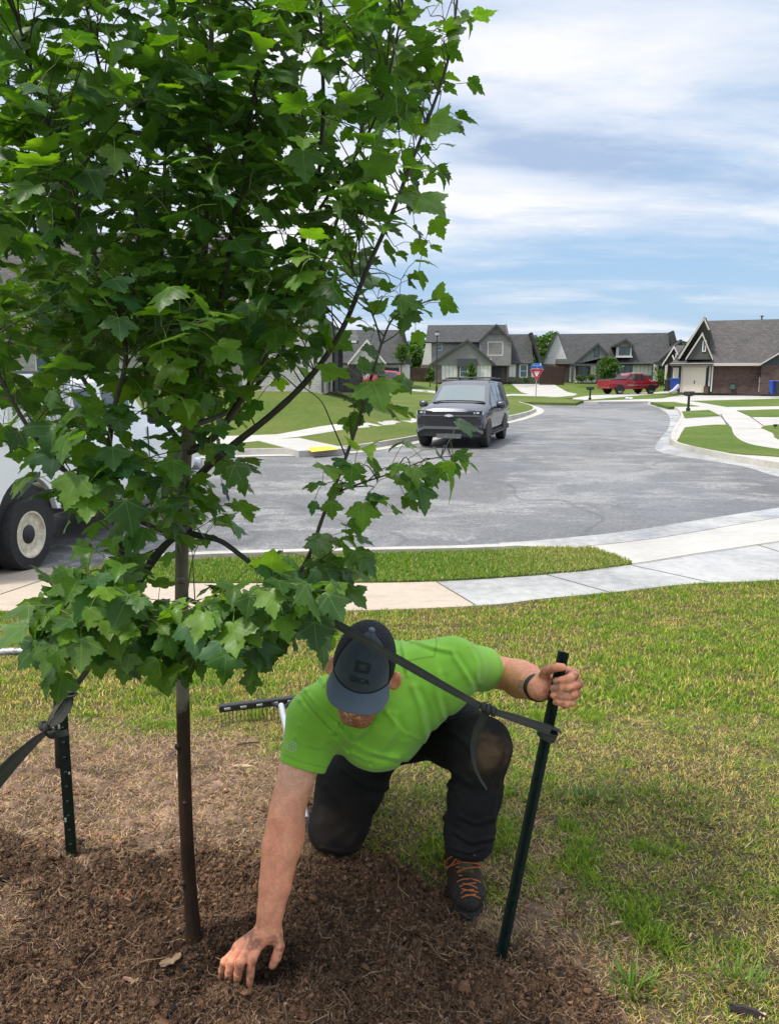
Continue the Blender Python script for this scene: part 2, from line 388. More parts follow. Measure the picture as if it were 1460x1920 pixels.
def kerb(name, line, side, m, h=.14, w=.15, gut=.45, zf=None, gm=None):
    """top strip and face of a kerb; the gutter pan lies on the road side"""
    L0 = np.array(line)[:, :2]; z = zf or flat(ZR + h)
    face = L0; back = offset_line(L0, -side * w); top0 = offset_line(L0, -side * .03)
    n = len(L0); V = []
    for A, zz in ((face, ZR + .006), (top0, None), (back, None), (back, 'low')):
        for p in A:
            t = float(z(p[0], p[1])); V.append((p[0], p[1], zz if isinstance(zz, float) else (t if zz is None else t - .12)))
    F = [[i, i + 1, n + i + 1, n + i] for i in range(n - 1)] + [[n + i, n + i + 1, 2 * n + i + 1, 2 * n + i] for i in range(n - 1)] + [[2 * n + i, 2 * n + i + 1, 3 * n + i + 1, 3 * n + i] for i in range(n - 1)]
    if side > 0: F = [f[::-1] for f in F]
    o = npmesh(name, V, np.array(F), m, smooth=True, sharp=35); tag(o, kind='structure')
    if gut:
        g = offset_line(L0, side * gut)
        V = [(p[0], p[1], ZR + .008) for p in L0] + [(p[0], p[1], ZR + .012) for p in g]
        F = [[i, i + 1, n + i + 1, n + i] for i in range(n - 1)]
        if side < 0: F = [f[::-1] for f in F]
        F = np.array(F)
        if side > 0: F = F[:, ::-1]
        a, b, c = (np.array(V)[F[:, k]] for k in range(3))
        if np.cross(b - a, c - a)[:, 2].mean() < 0: F = F[:, ::-1]
        tag(npmesh('gutter', V, F, gm or m, smooth=True), kind='structure')
    return o
# near side: sidewalk, driveway aprons, verge
zs = -.465
walk_b = ZP(zs, (-700, 1160), (-200, 1146), (0, 1145), (300, 1145), (640, 1145), (900, 1135), (1020, 1122), (1150, 1110), (1300, 1094), (1460, 1087), (1900, 1060))
walk_t = ZP(zs, (-700, 1093), (-200, 1090), (80, 1088), (300, 1093), (640, 1093), (820, 1090), (1000, 1079), (1180, 1059), (1300, 1040), (1460, 1016), (1900, 950))
wb = smoothline(walk_b, 5); wt = smoothline(walk_t, 5)
def slab(name, a, b, zf, m):
    return tag(sheet(name, list(a) + list(b)[::-1], zf, m, .5), kind='structure')
tk = lambda line, x0, x1: [p for p in line if x0 <= proj(p)[0] <= x1]
J0, J1 = WZ(890, 1135.6, zs), WZ(818, 1090, zs)
slab('sidewalk', tk(wb, -2000, 885) + [J0], tk(wt, -2000, 812) + [J1], flat(zs), CONCT)
slab('sidewalk', [J0] + tk(wb, 895, 3000), [J1] + tk(wt, 824, 3000), flat(zs), CONCW)
def apron_z(x, y):
    d = -sdpoly(x, y, [tuple(p[:2]) for p in nk] + [(60, -20), (-60, -20)])   # distance behind the kerb line
    return np.interp(d, [0, 1.3, 9], [ZR + .014, zs - .004, zs - .004])
slab('driveway', tk(wt, -2000, 260), [q for q in nk if proj(q)[0] < 215], apron_z, CONCT)
slab('driveway', [p for p in wt if proj(p)[0] > 900], [q for q in nk if proj(q)[0] > 900], apron_z, CONC)
slab('sidewalk', [p for p in wt if 100 < proj(p)[0] < 960], [q for q in nk if 190 < proj(q)[0] < 900], lambda x, y: flat(zs - .03)(x, y), DIRTB)
kerb('kerb', [p for p in nk if 190 < proj(p)[0] < 1130], 1, KERB, zf=lambda x, y: ZR + .012 + .118 * float(np.clip((2.5 - x) / .9, 0, 1)), gut=.5, gm=CONCW)
g_ = [p for p in nk if proj(p)[0] > 960]
V = [(p[0], p[1], ZR + .018) for p in g_] + [(p[0], p[1], ZR + .02) for p in [tuple(q) for q in offset_line(g_, .5)]]
n_ = len(g_); F_ = np.array([[i, i + 1, n_ + i + 1, n_ + i] for i in range(n_ - 1)])
tag(npmesh('gutter', V, F_, CONCW, smooth=True), kind='structure')
VERGE = [tuple(p[:2]) for p in ZP(-.455, (80, 1086), (150, 1072), (250, 1059), (420, 1048), (640, 1041), (930, 1033), (1020, 1027), (1110, 1028), (1150, 1042), (1184, 1056), (1100, 1068), (1000, 1077), (820, 1088), (640, 1091), (300, 1091))]
tag(sheet('verge', VERGE, lambda x, y: flat(-.45)(x, y) + .02 * (fbm(x * 3, y * 3, 5) - .5), LAWN_F, .15), kind='structure')
# control joints in the near concrete
def joints(name, segs, zf, w=.012, m=JOINT):
    b = MB()
    for p, q in segs:
        p = np.array(p[:2]); q = np.array(q[:2]); t = q - p; L = np.linalg.norm(t); t /= L; nrm = np.array([-t[1], t[0]]) * w / 2; k = max(1, int(L / .4)); pts = [p + t * L * i / k for i in range(k + 1)]
        vs = [(*(a - nrm), float(zf(*(a)))) for a in pts] + [(*(a + nrm), float(zf(*(a)))) for a in pts]
        b.add(vs, [[i, i + 1, k + 2 + i, k + 1 + i] for i in range(k)])
    return tag(b.build(name, m), kind='structure')
zj = lambda x, y: zs + .0045
seg = [(WZ(a, b, zs), WZ(c, d, zs)) for a, b, c, d in ((818, 1091, 890, 1134), (1022, 1077, 1140, 1110), (1184, 1060, 1330, 1092), (-60, 1092, -150, 1146), (0, 1115, 80, 1088), (560, 1093, 570, 1145), (-420, 1092, -560, 1150), (1420, 1022, 1600, 1078))]
joints('sidewalk_joints', seg, zj)
joints('driveway_joints', [(p, q) for p, q in zip([w for w in wt if proj(w)[0] > 1150][:-1], [w for w in wt if proj(w)[0] > 1150][1:])], lambda x, y: zs + .0085, .02)

# far left: lawn, sidewalk, yellow ramp
zl = lambda dz: (lambda x, y: Lz(x, y) + dz)
left_poly = [tuple(p[:2]) for p in offset_line(lk, .12)] + [(12, 50), (14, 56), (10, 62), (4, 66), (-45, 66), (-45, 24)]
tag(sheet('lawn', left_poly, zl(0), LAWN_F, 1.0), kind='structure')
kerb('kerb', lk, -1, KERB, zf=zl(.012), gut=.45)
def GP(*pp, up=0.0): return [GL(a, b, up) for a, b in pp]
tag(sheet('sidewalk', GP((430, 833), (520, 824), (700, 801), (800, 788), (880, 776), (880, 768), (800, 779), (700, 793), (520, 815), (430, 818), (100, 822), (100, 836)), zl(.014), CONC, .8), kind='structure')
tag(sheet('sidewalk', GP((480, 826), (560, 822), (655, 842), (560, 847)), zl(.02), CONC, .8), kind='structure')
YEL = simple('tactile_yellow', (.75, .50, .03), .7, .1, 8, .6, 40)
tag(sheet('kerb_ramp', GP((577, 841), (618, 838), (634, 844), (584, 849)), zl(.026), YEL, .6, skirt=.008), kind='structure')
# second lawn beyond the side road, up to the far houses
tag(sheet('lawn', [(-45, 66.5), (4, 66.5), (10, 63), (13, 58), (16.5, 62), (24, 74), (40, 78), (60, 78), (60, 140), (-45, 140)], zl(-.01), LAWN_G, 3.0), kind='structure')
tag(sheet('driveway', GP((957, 719), (1035, 719), (1082, 739), (1075, 742), (1040, 745), (1000, 742)), zl(.012), CONC, 2), kind='structure')
tag(sheet('sidewalk', GP((770, 733), (850, 742), (920, 747), (960, 742), (1040, 744), (1040, 741), (960, 739), (920, 743), (850, 738), (770, 730)), zl(.02), CONC, 2), kind='structure')
# right side: pad of concrete with lawn patches
right_poly = [tuple(p[:2]) for p in offset_line(rk, -.12)] + [tuple(GL(1120, 753)[:2]), tuple(GL(1068, 751)[:2]), tuple(GL(1075, 746)[:2]), tuple(GL(1110, 741)[:2]), tuple(GL(1240, 734)[:2]), (75, 74), (75, 18)]
tag(sheet('sidewalk', right_poly, zl(0), CONC, 1.2), kind='structure')
kerb('kerb', rk, 1, KERB, zf=zl(.012), gut=.0)
gw = ZP(ZR + .01, (1700, 945), (1460, 894), (1407, 878), (1361, 869), (1304, 860), (1263, 854), (1228, 843), (1236, 824), (1252, 803), (1255, 785), (1246, 772), (1225, 762), (1195, 755)); gw = smoothline(gw, 6)
tag(sheet('gutter', [p[:2] for p in gw] + [p[:2] for p in rk[::-1]], flat(ZR + .012), CONCW, .8), kind='structure')
PATCH = [[(1291, 801), (1362, 797), (1375, 816), (1400, 832), (1460, 843), (1560, 855), (1560, 872), (1460, 857), (1365, 850), (1275, 831), (1272, 822), (1281, 806)],
 [(1432, 799), (1560, 795), (1560, 850), (1460, 825), (1448, 812)], [(1380, 770), (1560, 765), (1560, 782), (1407, 782)],
 [(1294, 752), (1454, 748), (1560, 747), (1560, 760), (1361, 763), (1320, 756)], [(1277, 772), (1328, 769), (1350, 780), (1283, 784)],
 [(1219, 754), (1263, 754), (1311, 762), (1253, 763)], [(1075, 752), (1160, 745), (1240, 738), (1330, 735), (1460, 730), (1560, 726), (1560, 731), (1443, 735), (1345, 741), (1280, 740), (1240, 747), (1093, 752)]]
for i, pp in enumerate(PATCH):
    P = GP(*pp); P2 = smoothline(P, 3, True) if i < 2 else P
    tag(sheet('lawn', [p[:2] for p in P2], zl(.02), LAWN_G, .5), kind='structure')
def zjr(x, y): return float(Lz(x, y)) + .006
joints('sidewalk_joints', [(GL(*a), GL(*b)) for a, b in (((1350, 780), (1366, 798)), ((1362, 797), (1350, 776)), ((1407, 782), (1432, 800)), ((1283, 785), (1350, 781)), ((1338, 784), (1410, 785)), ((1310, 763), (1366, 763)), ((1376, 804), (1436, 804)))], zjr, .05)
# ------------------------------------------------------------------ near yard: earth, mulch, grass
WBX = np.array([p[0] for p in wb]); WBY = np.array([p[1] for p in wb])
def yedge(x): return np.interp(x, WBX, WBY)
def Yz(x, y):
    t = np.clip((y - 2.7) / (yedge(x) - 2.7), 0, 1)
    return -.475 * (0.35 * t + 0.65 * sstep(t))
def ZG(*pp): return [tuple(WZ(a, b, 0)[:2]) for a, b in pp]
MULCH = ZG((-700, 1640), (-200, 1610), (0, 1592), (150, 1600), (330, 1590), (470, 1600), (580, 1612), (720, 1618), (830, 1668), (900, 1745), (960, 1800), (1100, 1868), (1180, 1960), (1250, 2300), (-700, 2300))
DRY = ZG((-700, 1480), (-200, 1400), (0, 1392), (120, 1350), (300, 1350), (500, 1375), (640, 1400), (640, 1620), (880, 1700), (1010, 1580), (1110, 1680), (1160, 1850), (1290, 1990), (1250, 2300), (-700, 2300))
GPATCH = ZG((-60, 1660), (30, 1640), (70, 1680), (60, 1740), (10, 1765), (-80, 1750))
def masks(x, y):
    n = (fbm(x * 3.1, y * 3.1, 11, 5) - .5) + .9 * (fbm(x * 16, y * 16, 13, 3) - .5)
    mu = sstep((-(sdpoly(x, y, MULCH)) + n * .26) / .16 + .5)
    gp = sstep(-sdpoly(x, y, GPATCH) / .08 + n * 1.2 + .5); mu = mu * (1 - .75 * gp)
    dr = sstep((-(sdpoly(x, y, DRY)) + n * .45) / .35 + .45) * (1 - mu)
    return mu, dr
# green / dry mottling of the grass, as density and colour of the blades
def greenness(x, y):
    a = fbm(x * 1.3, y * 1.3, 21, 4); b = fbm(x * 8.5, y * 8.5, 31, 3)
    g = .38 + 1.2 * (a - .5) + 1.8 * (b - .5) + .045 * (y - 3) + .07 * np.maximum(x, 0) - .42 * np.exp(-np.clip(sdpoly(x, y, MULCH), 0, 9) / .22)
    return np.clip(g, 0, 1)
us = np.linspace(-1, 1, 561); ys = np.concatenate([np.arange(.75, 3.0, .009), 3.0 + np.cumsum(np.linspace(.012, .07, 70))]); 
k = (ys - ys[0]) / (ys[-1] - ys[0])
U, K = np.meshgrid(us, np.arange(len(ys))); YY = ys[K]; X = U * (1.05 + .78 * YY)
far = yedge(X) + .03; Y = np.where(YY > 3.0, 3.0 + (YY - 3.0) / (ys[-1] - 3.0) * (far - 3.0), YY)
x, y = X.ravel(), Y.ravel(); mu, dr = masks(x, y); gr = greenness(x, y)
lump = (fbm(x * 9, y * 9, 41, 4) - .5) * .095 + (fbm(x * 33, y * 33, 43, 3) - .5) * .04 + (fbm(x * 80, y * 80, 47, 2) - .5) * .012
soft = (fbm(x * 6, y * 6, 53, 4) - .5) * .03 + (fbm(x * 40, y * 40, 59, 2) - .5) * .016 + dr * (fbm(x * 22, y * 22, 57, 3) - .5) * .03
hole = np.exp(-(((x + .40) / .13) ** 2 + ((y - 1.83) / .08) ** 2)) * .05 + np.exp(-(((x + .335) / .06) ** 2 + ((y - 1.83) / .05) ** 2)) * .02
z = Yz(x, y) + mu * (lump + .012 - hole) + (1 - mu) * soft
fadeb = np.clip((yedge(x) - y) / .5, 0, 1); z = np.where(fadeb < 1, Yz(x, y) - .01 + (z - Yz(x, y)) * fadeb, z)
cmul = np.array([.10, .055, .030]); cdry = np.array([.20, .128, .082]); cgr = np.array([.068, .054, .028])
v1 = fbm(x * 18, y * 18, 61, 4)[:, None]; v2 = fbm(x * 3, y * 3, 67, 3)[:, None]
col = cgr * (1 - dr[:, None]) + cdry * dr[:, None] * (.20 + 1.35 * v2 + .8 * (v1 - .5)); col = col * (.45 + 1.1 * v1)
wetness = np.exp(-(((x + .42) / .22) ** 2 + ((y - 1.86) / .10) ** 2))[:, None]
cm = cmul * (.5 + 1.0 * v1) * (.7 + .6 * v2); cm = cm + (np.array([.26, .085, .030]) - cm) * (np.exp(-(((x + .83) / .10) ** 2 + ((y - 2.12) / .03) ** 2)) * (v1[:, 0] > .42))[:, None] * .8
cm = cm * (1 - .75 * wetness)
col = col * (1 - mu[:, None]) + cm * mu[:, None]
nU, nY = len(us), len(ys); idx = np.arange(nU * nY).reshape(nY, nU)
F = np.stack([idx[:-1, :-1], idx[:-1, 1:], idx[1:, 1:], idx[1:, :-1]], -1).reshape(-1, 4)
t = NT('yard_earth'); n_ = t.noise(120, 4, .75); n2 = t.noise(35, 4, .7)
t.set(col=t.mix(1.0, t.attr(), t.ramp(t.math('ADD', t.math('MULTIPLY', n_, .6), t.math('MULTIPLY', n2, .4)), [(.36, .42), (.5, .95), (.64, 1.6)]), 'MULTIPLY'), rough=.88, spec=.25)
t.bump(t.math('ADD', n_, n2), .8, .008)
tag(npmesh('yard', np.stack([x, y, z], 1), F, t.m, smooth=True, col=col), kind='structure')
def Gz(x, y):
    x = np.asarray(x, float); y = np.asarray(y, float); mu, dr = masks(x, y)
    l = (fbm(x * 9, y * 9, 41, 4) - .5) * .095 + (fbm(x * 33, y * 33, 43, 3) - .5) * .04
    s = (fbm(x * 6, y * 6, 53, 4) - .5) * .03
    h = np.exp(-(((x + .40) / .13) ** 2 + ((y - 1.83) / .08) ** 2)) * .05 + np.exp(-(((x + .335) / .06) ** 2 + ((y - 1.83) / .05) ** 2)) * .02
    return Yz(x, y) + mu * (l + .012 - h) + (1 - mu) * s
def scatter(n, ymin, ymax, wid=1.0, pw=1.0):
    y = ymin + (ymax - ymin) * rng.random(n) ** pw; x = (rng.random(n) * 2 - 1) * (.15 + .56 * y) * wid
    return x, y
def blades(name, x, y, z, h, w, col, lean, kind='stuff', m=None, curve=1.0, parent=None):
    """curved blades of five vertices each"""
    n = len(x); a = rng.random(n) * 2 * math.pi; b = rng.random(n) * 2 * math.pi
    wx, wy = np.cos(a) * w / 2, np.sin(a) * w / 2; lx, ly = np.cos(b) * lean * h, np.sin(b) * lean * h
    hz = h * np.sqrt(np.clip(1 - lean * lean * .9, .03, 1))
    z0 = z - .003; mxx, myy, mz = x + lx * .42, y + ly * .42, z0 + hz * (.55 + .12 * curve)
    V = np.stack([np.stack([x - wx, y - wy, z0], 1), np.stack([x + wx, y + wy, z0], 1), np.stack([mxx - wx * .8, myy - wy * .8, mz], 1), np.stack([mxx + wx * .8, myy + wy * .8, mz], 1), np.stack([x + lx, y + ly, z0 + hz], 1)], 1).reshape(-1, 3)
    i = np.arange(n)[:, None] * 5
    o = npmesh(name, V, [np.concatenate([i, i + 1, i + 3, i + 2], 1), np.concatenate([i + 2, i + 3, i + 4], 1)], m, parent, col=np.repeat(col, 5, 0))
    if kind: tag(o, kind=kind)
    return o
t = NT('grass_blade'); t.set(col=t.attr(), rough=.55, spec=.3)
tr = t.N.new('ShaderNodeBsdfTranslucent'); t.L.new(t.mix(1.0, t.attr(), (1.5, 1.7, .6), 'MULTIPLY'), tr.inputs[0]); mx = t.N.new('ShaderNodeMixShader'); mx.inputs[0].default_value = .3
t.L.new(t.b.outputs[0], mx.inputs[1]); t.L.new(tr.outputs[0], mx.inputs[2]); t.L.new(mx.outputs[0], t.out.inputs[0]); GRASSM = t.m
def gcol(g, n):
    """g in 0..1 dry to green"""
    gr = np.array([[.11, .20, .016], [.17, .26, .024], [.24, .31, .045], [.06, .14, .02]])[rng.integers(0, 4, n)]
    st = np.array([[.42, .34, .14], [.30, .23, .095], [.50, .41, .21], [.24, .22, .065]])[rng.integers(0, 4, n)]
    k = (rng.random(n) < g)[:, None]
    return np.where(k, gr, st) * (.7 + .6 * rng.random(n))[:, None]
NG = 430000
x, y = scatter(NG, 1.05, 3.6, 1.4, .8); mu, dr = masks(x, y); g = greenness(x, y)
keep = rng.random(NG) < (1 - mu) ** 2 * (1 - .80 * dr) * (.45 + .55 * g)
x, y, g, dr = x[keep], y[keep], g[keep], dr[keep]; n = len(x)
tall = .6 * sstep((g - .70) / .3)
h = (.012 + .016 * rng.random(n)) * (1 + 1.1 * tall); lean = np.clip(.95 - .55 * tall * rng.random(n) - .25 * rng.random(n), .1, .97)
blades('lawn_grass', x, y, Gz(x, y), h, .0022 + .0012 * rng.random(n), gcol(np.clip(.22 + .85 * g - .4 * dr, .05, .95), n) * np.array([1.30, 1.22, .95]), lean, m=GRASSM)
NG2 = 300000
y = 3.55 + 4.6 * rng.random(NG2); x = (rng.random(NG2) * 2 - 1) * (.5 + .70 * y); ok = y < yedge(x) + .015
x, y = x[ok], y[ok]; mu, dr = masks(x, y); g = greenness(x, y); n = len(x); ok = rng.random(n) < (.55 + .45 * g) * (1 - .6 * dr); x, y, g = x[ok], y[ok], g[ok]; n = len(x)
blades('lawn_grass', x, y, Yz(x, y) + (fbm(x * 6, y * 6, 53, 4) - .5) * .03 * np.clip((yedge(x) - y) / .5, 0, 1), .018 + .024 * rng.random(n) * (.6 + .7 * g), .0045 + .002 * rng.random(n), gcol(np.clip(.20 + .80 * g, .05, .95), n) * np.array([1.28, 1.20, .95]), np.clip(.9 - .5 * rng.random(n), .1, .95), m=GRASSM)
# verge
N3 = 60000; vp = np.array(VERGE); x = vp[:, 0].min() + (np.ptp(vp[:, 0])) * rng.random(N3); y = vp[:, 1].min() + np.ptp(vp[:, 1]) * rng.random(N3)
ok = sdpoly(x, y, VERGE) < .02; x, y = x[ok], y[ok]; n = len(x); br = np.exp(-((x - 2.1) / .9) ** 2) * fbm(x * 4, y * 4, 77)
blades('verge_grass', x, y, np.full(n, -.455), .022 + .035 * rng.random(n), .006 + .003 * rng.random(n), gcol(np.clip(.75 - 1.1 * br, .1, .95), n) * np.array([.85, 1, .8]), .75 - .5 * rng.random(n), m=GRASSM)
# flattened dry fibres on the bare soil
N4 = 280000; x, y = scatter(N4, 1.1, 3.7, 1.35, .8); mu, dr = masks(x, y); ok = rng.random(N4) < np.clip(dr * 1.0 + .16 * (1 - mu) + mu * .06, 0, 1); x, y, mu = x[ok], y[ok], mu[ok]; n = len(x)
c = np.array([[.46, .30, .20], [.28, .165, .105], [.13, .075, .048], [.64, .46, .34], [.06, .036, .024]])[rng.integers(0, 5, n)] * (1 - .55 * mu[:, None]) * (.7 + .6 * rng.random(n))[:, None]
blades('straw', x, y, Gz(x, y) + .003, .012 + .03 * rng.random(n) ** 2, .0018 + .0012 * rng.random(n), c, np.full(n, .99), m=GRASSM)
# clods of mulch
ico_v = []; ph = (1 + 5 ** .5) / 2
for a in (-1, 1):
    for b in (-ph, ph): ico_v += [(0, a, b), (a, b, 0), (b, 0, a)]
ico_v = np.array(ico_v, float); ico_v /= np.linalg.norm(ico_v[0])
ico_f = []
for i in range(12):
    for j in range(i + 1, 12):
        for kk in range(j + 1, 12):
            if all(abs(np.linalg.norm(ico_v[p] - ico_v[q]) - 1.0515) < .02 for p, q in ((i, j), (j, kk), (i, kk))):
                a, b, c_ = ico_v[i], ico_v[j], ico_v[kk]; ico_f.append((i, j, kk) if np.dot(np.cross(b - a, c_ - a), a) > 0 else (i, kk, j))
ico_f = np.array(ico_f)
def clods(name, x, y, z, s, col, m, squash=.7):
    n = len(x); V = ico_v[None] * (1 + (rng.random((n, 12, 1)) - .5) * 1.25); A = rng.normal(size=(n, 3, 3)); Q = np.linalg.qr(A)[0]
    V = np.einsum('nij,nkj->nki', Q, V * np.stack([np.ones(n), .6 + .5 * rng.random(n), .35 + .45 * rng.random(n)], 1)[:, None]) * s[:, None, None]; V[..., 2] *= squash
    V += np.stack([x, y, z], 1)[:, None]
    Fc = (ico_f[None] + (np.arange(n) * 12)[:, None, None]).reshape(-1, 3)
    cc = (col[:, None, :] * (.75 + .5 * rng.random((n, 12, 1)))).reshape(-1, 3)
    return npmesh(name, V.reshape(-1, 3), Fc, m, col=cc, smooth=False)
t = NT('mulch_clod'); n_ = t.noise(220, 3, .7); t.set(col=t.mix(1.0, t.attr(), t.ramp(n_, [(.35, .5), (.65, 1.5)]), 'MULTIPLY'), rough=.9, spec=.25); t.bump(n_, .8, .004); CLODM = t.m
N5 = 110000; x, y = scatter(N5, 1.1, 2.75, 1.25, .85); mu, dr = masks(x, y); ok = rng.random(N5) < mu * .95 + dr * .30 * (fbm(x * 7, y * 7, 81, 3) > .46); x, y, mu, dr = x[ok], y[ok], mu[ok], dr[ok]; n = len(x)
wet = np.exp(-(((x + .42) / .22) ** 2 + ((y - 1.86) / .10) ** 2))
pal = np.array([[.145, .076, .041], [.10, .053, .029], [.042, .023, .014], [.20, .11, .06], [.27, .17, .10], [.018, .012, .009]])
c = pal[rng.choice(6, n, p=[.28, .26, .22, .10, .03, .11])] * (1 - .72 * wet[:, None]) * (.55 + .9 * fbm(x * 3, y * 3, 67, 3))[:, None]
red = np.exp(-(((x + .83) / .10) ** 2 + ((y - 2.12) / .03) ** 2)) > .45; red &= rng.random(n) < .45
c[red] = [.28, .095, .035]
c = np.where((mu < .4)[:, None], c * np.array([1.9, 1.8, 1.7]), c)
s = .0024 + .0072 * rng.random(n) ** 2.6 + .009 * (rng.random(n) < .007)
tag(clods('mulch', x, y, Gz(x, y) + s * .3, s, c, CLODM), kind='stuff')
N7 = 130000; x, y = scatter(N7, 1.1, 2.75, 1.08, .85); mu, dr = masks(x, y); ok = rng.random(N7) < mu; x, y = x[ok], y[ok]; n = len(x)
c = np.array([[.16, .094, .052], [.10, .056, .031], [.24, .15, .088], [.045, .027, .016], [.25, .17, .10]])[rng.choice(5, n, p=[.3, .3, .16, .2, .04])] * (.6 + .7 * rng.random(n))[:, None] * (1 - .7 * np.exp(-(((x + .42) / .22) ** 2 + ((y - 1.86) / .10) ** 2)))[:, None]
blades('mulch_fibre', x, y, Gz(x, y) + .004 + .004 * rng.random(n), .008 + .022 * rng.random(n) ** 2, .0016 + .0026 * rng.random(n) ** 2, c, .97 - .5 * rng.random(n) ** 3, m=CLODM)
# root fibres curling through the mulch
def fibres(name, n, xs, ys, zs_, L, w, col, m, seg=6):
    d = rng.random(n) * 2 * math.pi; cur = rng.normal(size=n) * 16; up = rng.normal(size=n) * .25; P = [np.stack([xs, ys, zs_], 1)]; st = L / seg
    for i in range(seg):
        d = d + cur * st + rng.normal(size=n) * .35; P.append(P[-1] + np.stack([np.cos(d) * st, np.sin(d) * st, np.sin((i + 1) / seg * math.pi) * st * .5 * np.abs(up) + .0], 1))
    P = np.stack(P, 1); T = np.gradient(P, axis=1); sd = np.stack([-T[..., 1], T[..., 0], np.zeros_like(T[..., 0])], -1); sd /= np.linalg.norm(sd, axis=-1, keepdims=True) + 1e-9
    A = P + sd * w[:, None, None] / 2; B = P - sd * w[:, None, None] / 2; B[..., 2] += w[:, None] * .3; M_ = P.copy(); M_[..., 2] += w[:, None] * .6
    V = np.stack([A, M_, B], 2).reshape(-1, 3); q = (np.arange(n) * (seg + 1) * 3)[:, None, None] + (np.arange(seg) * 3)[None, :, None] + np.array([[0, 1, 4, 3], [1, 2, 5, 4]]).reshape(1, 1, 8)
    return npmesh(name, V, q.reshape(-1, 4), m, col=np.repeat(col, (seg + 1) * 3, 0), smooth=True)
N6 = 1300; x, y = scatter(N6, 1.15, 2.6, 1.0, .8); mu, dr = masks(x, y); ok = rng.random(N6) < mu + .12 * dr; x, y = x[ok], y[ok]; n = len(x)
c = np.array([[.17, .11, .065], [.11, .07, .04], [.24, .165, .10], [.06, .038, .024]])[rng.integers(0, 4, n)]
tag(fibres('root_fibres', n, x, y, Gz(x, y) + .008, .03 + .08 * rng.random(n), .0014 + .0012 * rng.random(n), c, CLODM), kind='stuff')
# weed tufts, each one a thing
def tuft(px, py, r, nb, hh, label, cols=((.07, .13, .02), (.11, .19, .03), (.16, .24, .04))):
    c = WZ(px, py, 0); c[2] = float(Yz(c[0], c[1])); c = WZ(px, py, c[2]); xx = c[0] + rng.normal(size=nb) * r * .35; yy = c[1] + rng.normal(size=nb) * r * .3
    n = nb; out = np.arctan2(yy - c[1], xx - c[0]); hgt = hh * (.55 + .6 * rng.random(n)); w = .003 + .0018 * rng.random(n); seg = 5; P = []
    lean = .35 + .55 * rng.random(n); o2 = out + rng.normal(size=n) * .5
    for i in range(seg + 1):
        s_ = i / seg; P.append(np.stack([xx + np.cos(o2) * hgt * lean * s_ ** 1.4, yy + np.sin(o2) * hgt * lean * s_ ** 1.4, c[2] - .004 + hgt * (s_ - .32 * lean * s_ * s_)], 1))
    P = np.stack(P, 1); a = o2 + math.pi / 2; sd = np.stack([np.cos(a), np.sin(a), 0 * a], 1)[:, None] * (w[:, None] * np.linspace(1, .15, seg + 1)[None])[..., None]
    V = np.stack([P - sd, P + sd], 2).reshape(-1, 3); q = (np.arange(n) * (seg + 1) * 2)[:, None, None] + (np.arange(seg) * 2)[None, :, None] + np.array([0, 1, 3, 2])
    cc = np.array(cols)[rng.integers(0, len(cols), n)] * (.75 + .5 * rng.random(n))[:, None]
    o = npmesh('grass_tuft', V, q.reshape(-1, 4), GRASSM, col=np.repeat(cc, (seg + 1) * 2, 0), smooth=True)
    return tag(o, label, 'grass tuft', 'taller tufts in the lawn')
tuft(1185, 1855, .10, 60, .075, 'tall weed tuft with long upright blades at the bottom of the lawn')
tuft(1400, 1845, .10, 60, .055, 'broad-bladed dark green tuft near the lower right corner of the picture')
tuft(1250, 1490, .16, 150, .028, 'bright green tuft right of the two tufts beside the held post')
tuft(1130, 1498, .14, 130, .03, 'dark green tuft just right of the middle of the held post')
tuft(1300, 1535, .14, 130, .028, 'dark green tuft in the sparse lawn, lower right of the bright green one')
tuft(1085, 1495, .10, 80, .035, 'bluish green tuft directly beside the held post', ((.06, .13, .035), (.09, .18, .045)))
# bits of bark and wood lying about
BARK = simple('bark_chip', (.27, .15, .10), .85, .4, 40, .8, 120); BARKD = simple('charred_bark', (.03, .022, .02), .8, .3, 40, .9, 120); WOODP = simple('pale_wood', (.52, .38, .22), .7, .25, 60, .4, 90)
def chip(px, py, L, w, th, ang, mats, label, name='wood_chip', cat='wood chip'):
    c = WZ(px, py, 0.0); c = WZ(px, py, float(Yz(c[0], c[1])) + .004); b = MB(); n = 7; A, B_, top = [], [], []
    vs = []
    for i in range(n):
        s_ = i / (n - 1) - .5; ww = w * (.25 + .75 * math.sin(math.pi * (i + .7) / (n + .4))) * (.75 + .5 * random.random()); bow = .12 * L * math.cos(s_ * 3) * .6
        for sx, hz in ((-1, 0), (-.6, 1), (.5, .85), (1, 0)): vs.append((s_ * L, sx * ww / 2 + bow * .3, th * hz * (.7 + .5 * random.random()) + bow * .25))
    fs = [[i * 4 + j, i * 4 + (j + 1) % 4, i * 4 + 4 + (j + 1) % 4, i * 4 + 4 + j] for i in range(n - 1) for j in range(4)] + [[3, 2, 1, 0], [n * 4 - 4, n * 4 - 3, n * 4 - 2, n * 4 - 1]]
    b.add(vs, fs); o = b.build(name, mats, smooth=50); o.location = c; o.rotation_euler = (random.uniform(-.15, .15), random.uniform(-.1, .1), ang)
    return tag(o, label, cat, 'bark and wood scraps on the ground')
chip(1090, 1835, .055, .02, .006, -.5, BARK, 'reddish bark flake on the grass just right of the foot of the held post')
chip(1068, 1838, .03, .010, .004, .1, simple('pink_chip', (.42, .16, .12), .8, .2, 40), 'small pinkish chip left of the reddish bark flake')
chip(1155, 1732, .045, .010, .005, .4, WOODP, 'pale wood sliver lying in the lawn between the boot and the picture edge')
chip(1215, 1805, .065, .007, .005, -1.0, BARK, 'thin curved twig of bark above the tall weed tuft')
chip(1400, 1900, .085, .022, .016, -.35, BARKD, 'charred piece of wood with a torn end in the bottom right corner')
